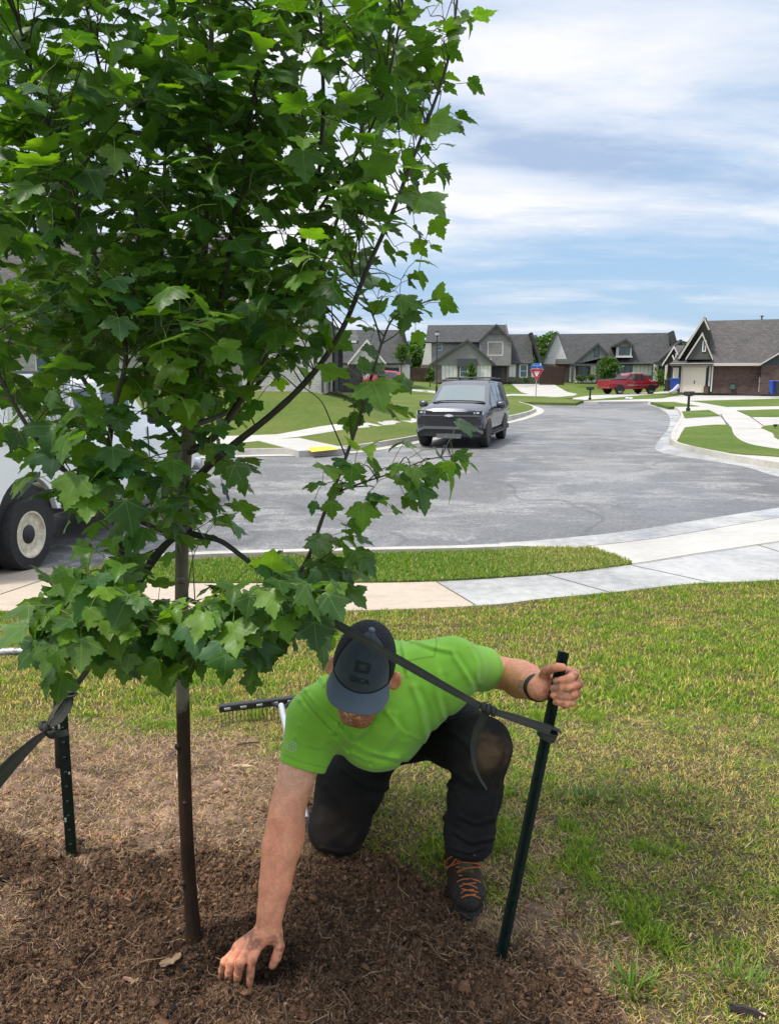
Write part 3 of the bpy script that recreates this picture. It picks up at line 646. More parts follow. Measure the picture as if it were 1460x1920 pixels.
chip(1425, 1907, .022, .016, .012, -.2, WOODP, 'torn pale splinter at the end of the charred piece of wood')
chip(1293, 1756, .02, .008, .006, .9, WOODP, 'small upright pale chip in the middle of the lower lawn')
chip(1110, 1610, .07, .016, .004, .1, BARK, 'flat brown bark strip on the bare patch right of the held post')
chip(320, 1800, .06, .038, .005, .6, simple('dry_leaf', (.23, .15, .085), .8, .3, 30, .4, 60), 'curled brown flake lying at the foot of the maple trunk')
chip(465, 1395, .10, .012, .006, .2, BARKD, 'dark strip of bark on the bare soil below the rake')
chip(455, 1437, .08, .016, .006, .12, WOODP, 'yellowish split twig on the bare soil left of the green sleeve')
chip(245, 1847, .05, .007, .004, .9, WOODP, 'thin pale splinter in the mulch near the bottom left')
chip(245, 1838, .045, .012, .005, -.3, BARK, 'brown bark sliver in the mulch beside the thin pale splinter')
# ------------------------------------------------------------------ the young maple
rng = np.random.default_rng(11); random.seed(11)
TREE = empty('maple_tree', tuple(WZ(367, 1775, 0.0)))
tag(TREE, 'young staked maple with lobed green leaves and slim brown trunk in fresh mulch', 'tree')
TO = np.array(TREE.location)
def m_bark():
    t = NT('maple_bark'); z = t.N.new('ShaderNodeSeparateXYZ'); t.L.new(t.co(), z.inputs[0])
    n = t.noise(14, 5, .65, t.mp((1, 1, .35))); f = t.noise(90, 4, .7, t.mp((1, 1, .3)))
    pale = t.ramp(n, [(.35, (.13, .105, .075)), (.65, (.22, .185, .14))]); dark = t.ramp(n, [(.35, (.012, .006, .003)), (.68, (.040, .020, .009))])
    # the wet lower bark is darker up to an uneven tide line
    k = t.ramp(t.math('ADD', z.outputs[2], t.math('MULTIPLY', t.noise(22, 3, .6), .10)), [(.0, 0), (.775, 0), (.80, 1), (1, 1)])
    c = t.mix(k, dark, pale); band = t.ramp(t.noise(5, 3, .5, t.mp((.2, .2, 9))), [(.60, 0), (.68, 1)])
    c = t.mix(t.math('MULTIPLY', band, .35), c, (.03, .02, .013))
    t.set(col=c, rough=.62, spec=.35); t.bump(t.math('ADD', n, f), .5, .004); return t.m
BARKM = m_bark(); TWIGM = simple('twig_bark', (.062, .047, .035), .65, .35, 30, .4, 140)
YT = TO[1]
def P3(pp): return [WY(a, b, YT + dy) for a, b, dy in pp]
def limb(name, pp, r0, r1, m, n=9, par=None, bumps=.06):
    P = np.array(smoothline(P3(pp), 7)); k = len(P); r = r0 + (r1 - r0) * np.linspace(0, 1, k) ** .8; r = r * (1 + bumps * (rng.random(k) - .5) * 2)
    b = MB(); b.tube(P - TO, r, n); b.build(name, m, par or TREE, 60); return P
tr = P3([(367, 1800, .01), (365, 1765, .0), (356, 1660, .0), (350, 1560, .0), (346, 1450, .0), (343, 1300, .0), (341, 1150, .0), (342, 1000, 0.01), (346, 900, .02), (352, 800, .03), (362, 700, .04), (372, 600, .03), (385, 450, .02), (392, 300, .0), (396, 120, .0), (398, -60, .0), (402, -260, .0)])
Pt = np.array(smoothline(tr, 8)); kk = np.linspace(0, 1, len(Pt)); rt = np.interp(kk, [0, .05, .12, .5, .62, 1], [.0265, .0225, .0185, .0165, .011, .0035]); rt *= 1 + .04 * (rng.random(len(rt)) - .5)
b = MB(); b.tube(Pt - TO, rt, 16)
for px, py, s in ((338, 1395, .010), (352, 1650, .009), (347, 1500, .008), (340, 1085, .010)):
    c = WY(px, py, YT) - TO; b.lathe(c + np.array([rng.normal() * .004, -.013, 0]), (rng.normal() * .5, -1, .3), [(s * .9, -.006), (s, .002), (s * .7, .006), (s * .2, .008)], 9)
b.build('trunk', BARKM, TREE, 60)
LIMBS = [('branch', [(343, 1180, 0), (300, 1165, -.08), (258, 1105, -.16), (228, 1030, -.20), (208, 940, -.22), (204, 860, -.22), (214, 770, -.22), (236, 680, -.22), (228, 610, -.22), (203, 530, -.22), (160, 440, -.22), (120, 330, -.22), (80, 200, -.2), (40, 60, -.2), (0, -80, -.2)], .0085, .003),
 ('branch', [(346, 920, 0.02), (385, 880, -.02), (430, 840, -.05), (500, 785, -.08), (560, 730, -.08), (610, 670, -.08), (650, 600, -.08), (690, 500, -.08), (735, 400, -.08), (765, 320, -.08), (800, 230, -.08), (835, 130, -.08), (852, 40, -.08), (862, -60, -.08)], .0105, .0022),
 ('branch', [(350, 850, 0.02), (400, 820, .04), (445, 760, .06), (485, 690, .06), (520, 620, .05), (550, 520, .05), (575, 430, .05), (597, 330, .03), (606, 200, .02), (602, 60, 0), (600, -100, 0), (600, -220, 0)], .0105, .003),
 ('branch', [(342, 1120, 0), (400, 1140, -.10), (470, 1140, -.16), (530, 1110, -.18), (575, 1050, -.18), (605, 970, -.18), (640, 880, -.18), (672, 790, -.18), (695, 710, -.18), (715, 645, -.18)], .0065, .003),
 ('branch', [(715, 645, -.18), (735, 600, -.18), (775, 575, -.19), (820, 560, -.2)], .0028, .001),
 ('branch', [(715, 645, -.18), (702, 600, -.17), (680, 550, -.16), (660, 500, -.16)], .0026, .001),
 ('branch', [(625, 925, -.18), (680, 905, -.2), (740, 885, -.22), (800, 862, -.24), (845, 855, -.25)], .0026, .001),
 ('branch', [(648, 855, -.18), (620, 790, -.14), (600, 750, -.12), (560, 720, -.1)], .002, .001),
 ('branch', [(352, 780, 0.03), (330, 700, .1), (310, 600, .14), (303, 480, .14), (308, 350, .12), (312, 200, .1), (306, 60, .1), (300, -120, .1)], .008, .0025),
 ('branch', [(362, 700, 0.04), (400, 620, -.05), (425, 500, -.08), (440, 400, -.08), (462, 270, -.08), (485, 120, -.08), (505, 0, -.08), (520, -160, -.08)], .008, .0025),
 ('branch', [(350, 840, 0.03), (310, 790, .0), (275, 700, -.02), (262, 560, -.03), (258, 420, -.03), (225, 280, -.03), (190, 140, -.03), (160, 0, -.03), (130, -140, -.03)], .008, .0025),
 ('branch', [(346, 930, 0.02), (290, 880, .12), (220, 800, .2), (150, 700, .26), (100, 590, .28), (70, 450, .28), (45, 300, .28), (15, 150, .28), (-10, 0, .28), (-40, -150, .28)], .009, .0025),
 ('branch', [(343, 1010, 0.01), (270, 980, -.12), (180, 930, -.2), (100, 860, -.25), (40, 780, -.28), (-20, 660, -.3), (-60, 520, -.3), (-90, 350, -.3), (-110, 150, -.3)], .007, .0025),
 ('branch', [(352, 800, 0.03), (430, 770, .18), (500, 700, .26), (560, 600, .3), (610, 480, .3), (650, 350, .3), (690, 200, .3), (730, 60, .28), (750, -80, .26)], .008, .0025),
 ('branch', [(575, 430, .05), (620, 360, -.02), (680, 270, -.06), (715, 190, -.1), (740, 90, -.1), (760, -30, -.1)], .0045, .0018),
 ('branch', [(385, 450, .02), (420, 330, .16), (440, 200, .2), (430, 60, .2), (425, -100, .2)], .005, .0022),
 ('branch', [(342, 1140, 0), (290, 1180, -.14), (230, 1190, -.26), (170, 1175, -.34), (115, 1165, -.40)], .0055, .0018),
 ('branch', [(342, 1185, 0), (330, 1230, -.14), (300, 1245, -.26), (250, 1240, -.38), (205, 1235, -.44)], .0048, .0016),
 ('branch', [(343, 1170, 0), (390, 1200, -.16), (450, 1200, -.28), (510, 1170, -.36), (570, 1150, -.40), (620, 1140, -.42)], .0055, .0018),
 ('branch', [(343, 1215, 0), (370, 1240, -.16), (410, 1225, -.30), (440, 1205, -.40), (400, 1195, -.48)], .0045, .0016)]
limbs = [limb(*l[:2], l[2], l[3], TWIGM) for l in LIMBS]
NODES = np.concatenate([Pt[len(Pt) // 2:]] + limbs); 
# leaf template --------------------------------------------------
half = [(0, 0), (.09, -.07), (.21, -.09), (.36, -.04), (.38, .05), (.42, .11), (.52, .12), (.56, .22), (.62, .29), (.74, .42), (.64, .44), (.60, .54), (.48, .51), (.40, .56), (.30, .52), (.27, .58), (.34, .68), (.27, .72), (.25, .82), (.15, .84), (.09, .95), (0, 1.07)]
outl = half + [(-x, y) for x, y in half[-2:0:-1]]
tips = [(.30, -.04), (.70, .41), (0, 1.02), (-.70, .41), (-.30, -.04)]
inner = [(0, .14), (0, .36), (0, .6), (0, .84), (.18, .12), (.36, .26), (.5, .34), (-.18, .12), (-.36, .26), (-.5, .34), (.13, .28), (-.13, .28), (.12, .62), (-.12, .62)]
pts = [Vector(p) for p in outl + inner]; no = len(outl)
vs_, _, fs_, *_ = delaunay_2d_cdt(pts, [(i, (i + 1) % no) for i in range(no)] + [(0, no), (no, no + 1), (no + 1, no + 2), (no + 2, no + 3), (no + 3, 21)], [list(range(no))], 1, 1e-6)
LV = np.array([(v.x, v.y) for v in vs_]); LF = np.array(fs_)
a, b_, c_ = LV[LF[:, 0]], LV[LF[:, 1]], LV[LF[:, 2]]; cr = (b_[:, 0] - a[:, 0]) * (c_[:, 1] - a[:, 1]) - (b_[:, 1] - a[:, 1]) * (c_[:, 0] - a[:, 0]); LF[cr < 0] = LF[cr < 0][:, ::-1]
LV0 = LV.copy()
def m_leaf():
    t = NT('maple_leaf'); uv = t.co('UV'); sp = t.N.new('ShaderNodeSeparateXYZ'); t.L.new(uv, sp.inputs[0])
    X = t.math('SUBTRACT', sp.outputs[0], .5); Y = t.math('SUBTRACT', sp.outputs[1], .15); X = t.math('MULTIPLY', X, 2.0); Y = t.math('MULTIPLY', Y, 2.0); AX = t.math('ABSOLUTE', X)
    vein = None
    for a_ in (90, 31, -8):
        dx, dy = math.cos(R(a_)), math.sin(R(a_)); XX = X if a_ == 90 else AX
        cr = t.math('ABSOLUTE', t.math('SUBTRACT', t.math('MULTIPLY', XX, dy), t.math('MULTIPLY', Y, dx)))
        dt = t.math('ADD', t.math('MULTIPLY', XX, dx), t.math('MULTIPLY', Y, dy))
        w = t.math('MAXIMUM', t.math('SUBTRACT', .016, t.math('MULTIPLY', dt, .010)), .004)
        v = t.math('MULTIPLY', t.math('LESS_THAN', cr, w), t.math('GREATER_THAN', dt, 0.0)); vein = v if vein is None else t.math('MAXIMUM', vein, v)
    # side veins: bands running obliquely off the midrib
    sv = t.math('SINE', t.math('MULTIPLY', t.math('SUBTRACT', Y, t.math('MULTIPLY', AX, .75)), 44.0)); sv = t.ramp(sv, [(.90, 0), (.99, 1)])
    col = t.attr(); n = t.noise(30, 3, .6)
    base = t.mix(1.0, col, t.ramp(n, [(.3, .80), (.7, 1.2)]), 'MULTIPLY')
    veinc = t.mix(.5, base, (.22, .34, .09)); c = t.mix(t.math('MULTIPLY', vein, .75), base, veinc); c = t.mix(t.math('MULTIPLY', sv, .10), c, veinc)
    spots = t.ramp(t.vor(55), [(.05, 1), (.09, 0)]); c = t.mix(t.math('MULTIPLY', spots, t.math('GREATER_THAN', t.noise(7, 2, .5), .60)), c, (.03, .022, .012))
    geo = t.N.new('ShaderNodeNewGeometry'); under = t.mix(.5, c, (.16, .26, .13)); c2 = t.mix(geo.outputs['Backfacing'], c, under)
    t.set(col=c2, rough=.42, spec=.35); t.bump(t.math('ADD', t.math('MULTIPLY', sv, .5), vein), .35, .002)
    tr = t.N.new('ShaderNodeBsdfTranslucent'); t.L.new(t.mix(1.0, c, (2.9, 3.1, .5), 'MULTIPLY'), tr.inputs[0]); mx = t.N.new('ShaderNodeMixShader'); mx.inputs[0].default_value = .31
    t.L.new(t.b.outputs[0], mx.inputs[1]); t.L.new(tr.outputs[0], mx.inputs[2]); t.L.new(mx.outputs[0], t.out.inputs[0]); return t.m
LEAFM = m_leaf()
leafP, leafD, leafS, petA, petB = [], [], [], [], []
AX0 = np.array([TO[0], TO[1], 0])
def add_leaf(base, node, out, size, droop):
    """petiole from node to base; leaf blade points along out, tilted down by droop"""
    petA.append(node); petB.append(base)
    leafP.append(base); leafD.append((out, droop)); leafS.append(size)
twigs = MB()
def twig_to(node, tip, npair, size, spread=1.0, droopm=.5, r=.0018):
    mid = (node + tip) / 2 + np.array([0, 0, .02]) + rng.normal(size=3) * .012; T = np.array(smoothline([node, mid, tip], 4))
    twigs.tube(T - TO, np.linspace(r, r * .45, len(T)), 5, cap=False)
    d = tip - node; L = np.linalg.norm(d); d = d / (L + 1e-9); side = np.cross(d, [0, 0, 1.0]); side /= np.linalg.norm(side) + 1e-9; up2 = np.cross(side, d); ph = rng.random() * 3.1
    for i in range(npair):
        s = 1 - i / max(npair, 1) * .75; q = T[int(s * (len(T) - 1))]
        for sg in (-1, 1):
            if rng.random() < .08: continue
            a = ph + (i % 2) * math.pi / 2; o = sg * (math.cos(a) * side + math.sin(a) * up2) + d * .55 + rng.normal(size=3) * .25; o /= np.linalg.norm(o)
            pl = (.030 + .045 * rng.random()) * spread; add_leaf(q + o * pl + np.array([0, 0, -.006]), q, o, size * (.58 + .72 * rng.random()), droopm + .30 * rng.normal())
    o = d + rng.normal(size=3) * .2; add_leaf(tip + o / np.linalg.norm(o) * .025, tip, o / np.linalg.norm(o), size * .8, droopm * .6)
def inpoly(px, py, P): return sdpoly(np.array([px]), np.array([py]), P)[0] < 0
def fill(P, n, ylo, yhi, size, npair=(2, 4), droopm=.5, lmax=.34, up=.05):
    P = np.array(P, float); x0, y0 = P.min(0); x1, y1 = P.max(0); c = 0; tries = 0
    while c < n and tries < n * 60:
        tries += 1; px, py = rng.uniform(x0, x1), rng.uniform(y0, y1)
        if not inpoly(px, py, P): continue
        dy = rng.uniform(ylo, yhi); tip = WY(px, py, YT + dy)
        dd = NODES - tip; di = np.sqrt((dd ** 2).sum(1)) + np.maximum(dd[:, 2] + up, 0) * .8; k = np.argsort(di)[rng.integers(0, 10)]
        if di[k] > lmax: continue
        twig_to(NODES[k], tip, rng.integers(npair[0], npair[1] + 1), size, 1.0, droopm); c += 1
TOP = [(-160, -300), (760, -300), (790, 20), (800, 110), (800, 190), (780, 300), (755, 370), (710, 420), (680, 500), (640, 550), (590, 570), (510, 600), (440, 660), (-160, 700)]
fill(TOP, 345, -.42, .42, .054, (2, 4), .35)
fill([(-160, -300), (760, -300), (800, 20), (780, 110), (600, 60), (300, 80), (-160, 60)], 30, -.40, .40, .058, (2, 3), .3)
fill([(100, 150), (660, 150), (680, 400), (580, 560), (480, 640), (20, 660), (20, 300)], 105, -.25, .42, .057, (3, 4), .4)
fill([(-140, 690), (430, 700), (455, 800), (455, 930), (410, 985), (300, 1030), (200, 1040), (110, 1000), (90, 860), (20, 780), (-140, 900)], 58, -.36, .25, .057, (2, 3), .75)
fill([(420, 640), (560, 600), (640, 560), (620, 680), (520, 740), (450, 780)], 10, -.15, .3, .050, (1, 3), .7)
fill([(330, 520), (600, 520), (590, 640), (500, 720), (360, 800), (300, 780)], 34, -.25, .35, .056, (2, 4), .6)
fill([(90, 1140), (170, 1090), (300, 1100), (330, 1180), (280, 1215), (170, 1225), (110, 1195)], 24, -.50, -.20, .058, (2, 4), .85, .3)
fill([(330, 1150), (440, 1100), (585, 1090), (600, 1140), (540, 1195), (450, 1205), (350, 1200)], 27, -.52, -.20, .059, (2, 4), .85, .3)
fill([(150, 1200), (520, 1190), (480, 1222), (350, 1225), (200, 1225)], 9, -.48, -.35, .060, (1, 2), 1.0, .3)
fill([(60, 1120), (180, 1060), (260, 1060), (260, 1150), (110, 1190)], 8, -.42, -.15, .058, (2, 3), .8, .3)
fill([(565, 1000), (650, 960), (668, 1040), (620, 1110), (570, 1100)], 7, -.22, -.12, .056, (2, 3), .8)
fill([(600, 900), (650, 870), (720, 880), (790, 850), (850, 850), (860, 880), (700, 930), (640, 960)], 9, -.26, -.14, .052, (1, 2), .7, .2)
fill([(640, 760), (670, 700), (720, 690), (740, 780), (690, 820), (650, 830)], 5, -.2, -.12, .056, (1, 2), .7, .2)
fill([(680, 640), (700, 560), (780, 560), (850, 560), (850, 600), (760, 620)], 5, -.2, -.12, .044, (1, 1), .5, .2)
fill([(740, 400), (800, 380), (810, 450), (770, 540), (730, 560)], 5, -.15, .1, .042, (1, 1), .6, .25)
fill([(800, -20), (850, 40), (850, 120), (840, 200), (800, 230)], 7, -.12, .0, .046, (1, 2), .3, .3)
fill([(795, 230), (830, 230), (815, 330), (780, 370)], 4, -.12, .0, .044, (1, 1), .3, .3)
# open the crown where trunk, truck and straps show through
_c = np.array(leafP) + np.array([d[0] for d in leafD]) * .03; _x, _y, _ = proj(_c); _p = np.zeros(len(_c))
for x0, x1, y0, y1, pr in ((308, 380, 1000, 1118, 1.0), (-40, 112, 905, 1085, .85), (-40, 105, 690, 800, .60), (28, 72, 655, 700, 1.0), (385, 500, 985, 1085, .9), (120, 300, 700, 1000, .10), (470, 700, 640, 800, .25), (-40, 900, -80, 420, .10), (480, 660, 640, 740, .4)):
    _p = np.where((_x > x0) & (_x < x1) & (_y > y0) & (_y < y1), np.maximum(_p, pr), _p)
_k = np.nonzero(rng.random(len(_c)) >= _p)[0]
leafP, leafD, leafS, petA, petB = ([q[i] for i in _k] for q in (leafP, leafD, leafS, petA, petB))
n = len(leafP); LPs = np.array(leafP); OUT = np.array([d[0] for d in leafD]); DR = np.array([d[1] for d in leafD]); SZ = np.array(leafS)
OUT = OUT + (LPs - np.array([TO[0], TO[1], 0])) * np.array([1, 1, 0]) * .9; OUT /= np.linalg.norm(OUT, axis=1)[:, None]
hd = OUT * np.array([1, 1, .4]); hd /= np.linalg.norm(hd, axis=1)[:, None]
dr = np.clip(DR, -.3, 1.35); T = hd * np.cos(dr)[:, None] + np.array([0, 0, -1.0]) * np.sin(dr)[:, None]; T /= np.linalg.norm(T, axis=1)[:, None]
Nn = np.array([0, 0, 1.0]) * np.cos(dr)[:, None] + hd * np.sin(dr)[:, None] + rng.normal(size=(n, 3)) * .33; Nn -= T * (Nn * T).sum(1)[:, None]; Nn /= np.linalg.norm(Nn, axis=1)[:, None]; S_ = np.cross(T, Nn)
u, v = LV[:, 0][None], LV[:, 1][None]; rn = lambda s, m=0.0: (m + s * rng.normal(size=n))[:, None]
fold = rn(.12, .16); curl = rn(.18, .16); tw = rn(.12); crl = rng.random(n) < .09; curl[crl] += .9; fold[crl] += .5
uu = u * (1 + rn(.08)); w = fold * np.abs(u) - curl * (v - .2) ** 2 * .8 - .22 * (np.abs(u) ** 2) * (1 + rn(.5)) + tw * u * v + .035 * np.sin(u * 9 + rn(2)) * np.cos(v * 8 + rn(2))
VV = LPs[:, None] + SZ[:, None, None] * (S_[:, None] * uu[..., None] + T[:, None] * v[..., None] + Nn[:, None] * w[..., None])
FL = (LF[None] + (np.arange(n) * len(LV))[:, None, None]).reshape(-1, 3)
pal = np.array([[.052, .115, .011], [.036, .090, .013], [.080, .155, .012], [.040, .100, .032], [.10, .18, .015]])
lc = pal[rng.choice(5, n, p=[.30, .22, .22, .12, .14])] * (.75 + .5 * rng.random(n))[:, None]
uvs = np.tile(np.stack([LV0[:, 0] / 2 + .5, LV0[:, 1] / 2 + .15], 1), (n, 1))
crown = npmesh('crown', VV.reshape(-1, 3) - TO, FL, LEAFM, TREE, smooth=True, col=np.repeat(lc, len(LV), 0), uv=uvs)
# leaf stalks
pa, pb = np.array(petA), np.array(petB); m_ = len(pa); mid = (pa + pb) / 2 + np.array([0, 0, .006]); C3 = np.stack([pa, mid, pb + T * SZ[:, None] * .02], 1)
ang = np.array([0, 2.094, 4.189]); dd = pb - pa; dd /= np.linalg.norm(dd, axis=1)[:, None] + 1e-9; e1 = np.cross(dd, [0, .3, 1.0]); e1 /= np.linalg.norm(e1, axis=1)[:, None] + 1e-9; e2 = np.cross(dd, e1)
ring = .0009 * (np.cos(ang)[None, :, None] * e1[:, None] + np.sin(ang)[None, :, None] * e2[:, None])
V = (C3[:, :, None] + ring[:, None]).reshape(-1, 3); q = np.array([[j, (j + 1) % 3, 3 + (j + 1) % 3, 3 + j] for j in range(3)] + [[3 + j, 3 + (j + 1) % 3, 6 + (j + 1) % 3, 6 + j] for j in range(3)])
tag(npmesh('leaf_stalks', V - TO, (q[None] + (np.arange(m_) * 9)[:, None, None]).reshape(-1, 4), simple('leaf_stalk', (.17, .22, .05), .5, .4, 9), TREE, smooth=True), kind='stuff')
tag(twigs.build('twigs', TWIGM, TREE, 70), kind='stuff')
print('LEAVES', n)
# ------------------------------------------------------------------ solid modelling by distance fields
def rc(P, a, b, r1, r2, flat=None):
    a = np.asarray(a, float); b = np.asarray(b, float); ba = b - a; pa = P - a
    if flat is not None:      # (axis, factor): thinner along an axis
        ax, f = flat; ax = np.asarray(ax, float); ax = ax / np.linalg.norm(ax); pa = pa + np.outer(pa @ ax, ax) * (1 / f - 1); ba = ba + ax * (ba @ ax) * (1 / f - 1)
    h = np.clip(pa @ ba / (ba @ ba), 0, 1); return np.sqrt(((pa - h[:, None] * ba) ** 2).sum(1)) - (r1 + (r2 - r1) * h)
def chain(P, pts, rs, k=.01, flat=None):
    d = None
    for i in range(len(pts) - 1):
        e = rc(P, pts[i], pts[i + 1], rs[i], rs[i + 1], flat); d = e if d is None else smin(d, e, k)
    return d
def el(P, c, r, M=None):
    q = P - np.asarray(c); q = q @ M if M is not None else q; r = np.asarray(r)
    k0 = np.sqrt(((q / r) ** 2).sum(1)); k1 = np.sqrt(((q / r ** 2) ** 2).sum(1)) + 1e-9; return k0 * (k0 - 1) / k1
def smin(a, b, k): h = np.maximum(k - np.abs(a - b), 0) / k; return np.minimum(a, b) - h * h * k / 4
def smax(a, b, k): return -smin(-a, -b, k)
def surface(f, lo, hi, h, B=8, marg=1.0):
    """sparse sampling, then surface nets"""
    lo = np.array(lo, float); n = np.ceil((np.array(hi) - lo) / h / B).astype(int) * B + 1
    nb = (n - 1) // B; g = np.stack(np.meshgrid(*[np.arange(k) for k in nb], indexing='ij'), -1).reshape(-1, 3)
    c = lo + (g * B + B / 2) * h; d = np.concatenate([f(c[i:i + 60000]) for i in range(0, len(c), 60000)])
    act = np.abs(d) < B * h * .87 * 1.45 * marg + .012; G = np.empty(n, np.float32)
    G[:-1, :-1, :-1] = np.repeat(np.repeat(np.repeat(d.reshape(nb), B, 0), B, 1), B, 2); G[-1] = 1; G[:, -1] = 1; G[:, :, -1] = 1
    o = np.stack(np.meshgrid(*[np.arange(B + 1)] * 3, indexing='ij'), -1).reshape(-1, 3); ga = g[act] * B
    for i in range(0, len(ga), 400):
        q = (ga[i:i + 400, None] + o[None]).reshape(-1, 3); G[q[:, 0], q[:, 1], q[:, 2]] = f(lo + q * h)
    s = G < 0; V0 = np.zeros(n - 1, bool); C = []
    cs = [s[a:n[0] - 1 + a, b:n[1] - 1 + b, c_:n[2] - 1 + c_] for a in (0, 1) for b in (0, 1) for c_ in (0, 1)]
    tot = sum(x.astype(np.int8) for x in cs); cell = (tot > 0) & (tot < 8); ci = np.argwhere(cell); vid = np.full(cell.shape, -1, np.int32); vid[cell] = np.arange(len(ci))
    acc = np.zeros((len(ci), 3)); cnt = np.zeros(len(ci))
    cor = np.array([(a, b, c_) for a in (0, 1) for b in (0, 1) for c_ in (0, 1)]); gv = np.stack([G[ci[:, 0] + a, ci[:, 1] + b, ci[:, 2] + c_] for a, b, c_ in cor], 1).astype(float)
    for i in range(8):
        for j in range(i + 1, 8):
            if np.abs(cor[i] - cor[j]).sum() != 1: continue
            m = (gv[:, i] < 0) != (gv[:, j] < 0); t = gv[:, i] / (gv[:, i] - gv[:, j] + 1e-12); acc[m] += (cor[i] + t[:, None] * (cor[j] - cor[i]))[m]; cnt[m] += 1
    V = lo + (ci + acc / cnt[:, None]) * h; Fs = []
    for ax in range(3):
        s0 = s[tuple(slice(0, -1) if k == ax else slice(1, -1) for k in range(3))]; s1 = s[tuple(slice(1, None) if k == ax else slice(1, -1) for k in range(3))]
        e = np.argwhere(s0 != s1); inside = s0[tuple(e.T)]; e = e + np.array([0 if k == ax else 1 for k in range(3)])
        u, w = [(1, 2), (2, 0), (0, 1)][ax]; du = np.zeros(3, int); du[u] = 1; dw = np.zeros(3, int); dw[w] = 1
        q = np.stack([vid[tuple((e - du - dw).T)], vid[tuple((e - dw).T)], vid[tuple(e.T)], vid[tuple((e - du).T)]], 1); q[~inside] = q[~inside][:, ::-1]; Fs.append(q)
    F = np.concatenate(Fs); F = F[(F >= 0).all(1)]
    # drop loose crumbs: keep pieces larger than a few hundred vertices
    return V, F
def relax(V, F, it=2, lam=.5):
    n = len(V); 
    for _ in range(it):
        A = np.zeros((n, 3)); c = np.zeros(n)
        for k in range(4):
            np.add.at(A, F[:, k], V[F[:, (k + 1) % 4]]); np.add.at(c, F[:, k], 1); np.add.at(A, F[:, (k + 1) % 4], V[F[:, k]]); np.add.at(c, F[:, (k + 1) % 4], 1)
        V = V + lam * (A / np.maximum(c, 1)[:, None] - V)
    return V
def nz3(P, s, seed=0): return vn3(P[:, 0] * s, P[:, 1] * s, P[:, 2] * s, seed) - .5
def pxd(P, line):
    """distance in picture units to a line drawn over the figure as seen from the front, used to lay cloth folds"""
    x, y, _ = proj(P); d = np.full(len(P), 1e9)
    for (ax, ay), (bx, by) in zip(line[:-1], line[1:]):
        ex, ey = bx - ax, by - ay; t = np.clip(((x - ax) * ex + (y - ay) * ey) / (ex * ex + ey * ey), 0, 1); d = np.minimum(d, (x - ax - t * ex) ** 2 + (y - ay - t * ey) ** 2)
    return np.sqrt(d)
def fold(P, line, w, amp): return -amp * np.exp(-(pxd(P, line) / w) ** 2)

# ------------------------------------------------------------------ the man: joints
PZ = empty('person', tuple(WZ(760, 1610, 0))); PO = np.array(PZ.location)
tag(PZ, 'person in lime green T-shirt and grey cap, kneeling and reaching into the mulch', 'person')
shR = W(594, 1345, 2.22); shL = W(852, 1248, 2.28)
arR = [shR, W(560, 1440, 2.19), WZ(538, 1520, .378), WZ(526, 1590, .305), WZ(516, 1660, .222), WZ(508, 1705, .165), WZ(503, 1742, .115)]
rR = [.062, .054, .050, .0515, .044, .036, .0325]
elL = W(962, 1266, 2.44); wrL = W(1010, 1291, 2.14)
arL = [shL, W(908, 1256, 2.40), elL, W(985, 1276, 2.30), W(1000, 1284, 2.20), wrL]; rL = [.062, .054, .050, .052, .043, .034]
pel = W(752, 1345, 2.66); hipR = W(690, 1350, 2.66); hipL = W(806, 1345, 2.66)
knR = WZ(634, 1552, .092); knL = W(902, 1402, 2.26); anL = WZ(880, 1590, .185); ftR = np.array([knR[0] + .02, knR[1] + .42, .09])
chest = W(728, 1300, 2.32); belly = W(738, 1330, 2.50); neck = W(706, 1258, 2.25)
hd = W(679, 1260, 2.075)
# head frame
Tc = CAM - hd; Tc /= np.linalg.norm(Tc); Ui = UP - Tc * (UP @ Tc); Ui /= np.linalg.norm(Ui); Ri = np.cross(Ui, Tc)   # Ri points to picture right
th, yaw, roll = R(45), R(-10), R(-9)
Fh = Tc * math.cos(th) - Ui * math.sin(th); Uh = Ui * math.cos(th) + Tc * math.sin(th); Sh = Ri.copy()
Fh, Sh = Fh * math.cos(yaw) + Sh * math.sin(yaw), Sh * math.cos(yaw) - Fh * math.sin(yaw)
Uh, Sh = Uh * math.cos(roll) - Sh * math.sin(roll), Sh * math.cos(roll) + Uh * math.sin(roll)
Mh = np.stack([Sh, Fh, Uh], 1)
def H(s, f, u): return hd + s * Sh + f * Fh + u * Uh
# hands ------------------------------------------------------------
fR = [[(487, 1769, .088), (472, 1802, .076), (469, 1828, .040), (468, 1846, .014)], [(472, 1767, .092), (452, 1802, .084), (446, 1826, .046), (445, 1840, .020)],
      [(457, 1770, .086), (435, 1802, .074), (429, 1824, .038), (428, 1838, .012)], [(446, 1777, .076), (421, 1803, .060), (416, 1820, .032), (414, 1832, .010)]]
fR = [[WZ(*p) for p in f] for f in fR]; thR = [WZ(516, 1752, .100), WZ(524, 1774, .078), WZ(518, 1796, .052), WZ(511, 1810, .034)]
fL = []
for i, (pp, tp) in enumerate((((1080, 1263), (1038, 1277)), ((1086, 1282), (1033, 1291)), ((1083, 1300), (1033, 1304)), ((1075, 1317), (1037, 1317)))):
    fL.append([W(1064 - i * 2, pp[1] - 3 + i, 2.150), W(pp[0] - 3, pp[1], 2.110), W((pp[0] + tp[0]) / 2 + 6, (pp[1] + tp[1]) / 2 + 3, 2.066), W(tp[0] + 4, tp[1], 2.074)])
thL = [W(1014, 1276, 2.145), W(1024, 1258, 2.11), W(1040, 1251, 2.085), W(1054, 1251, 2.080)]
postA = WZ(938, 1800, 0); postB = W(1057, 1222, 2.125)
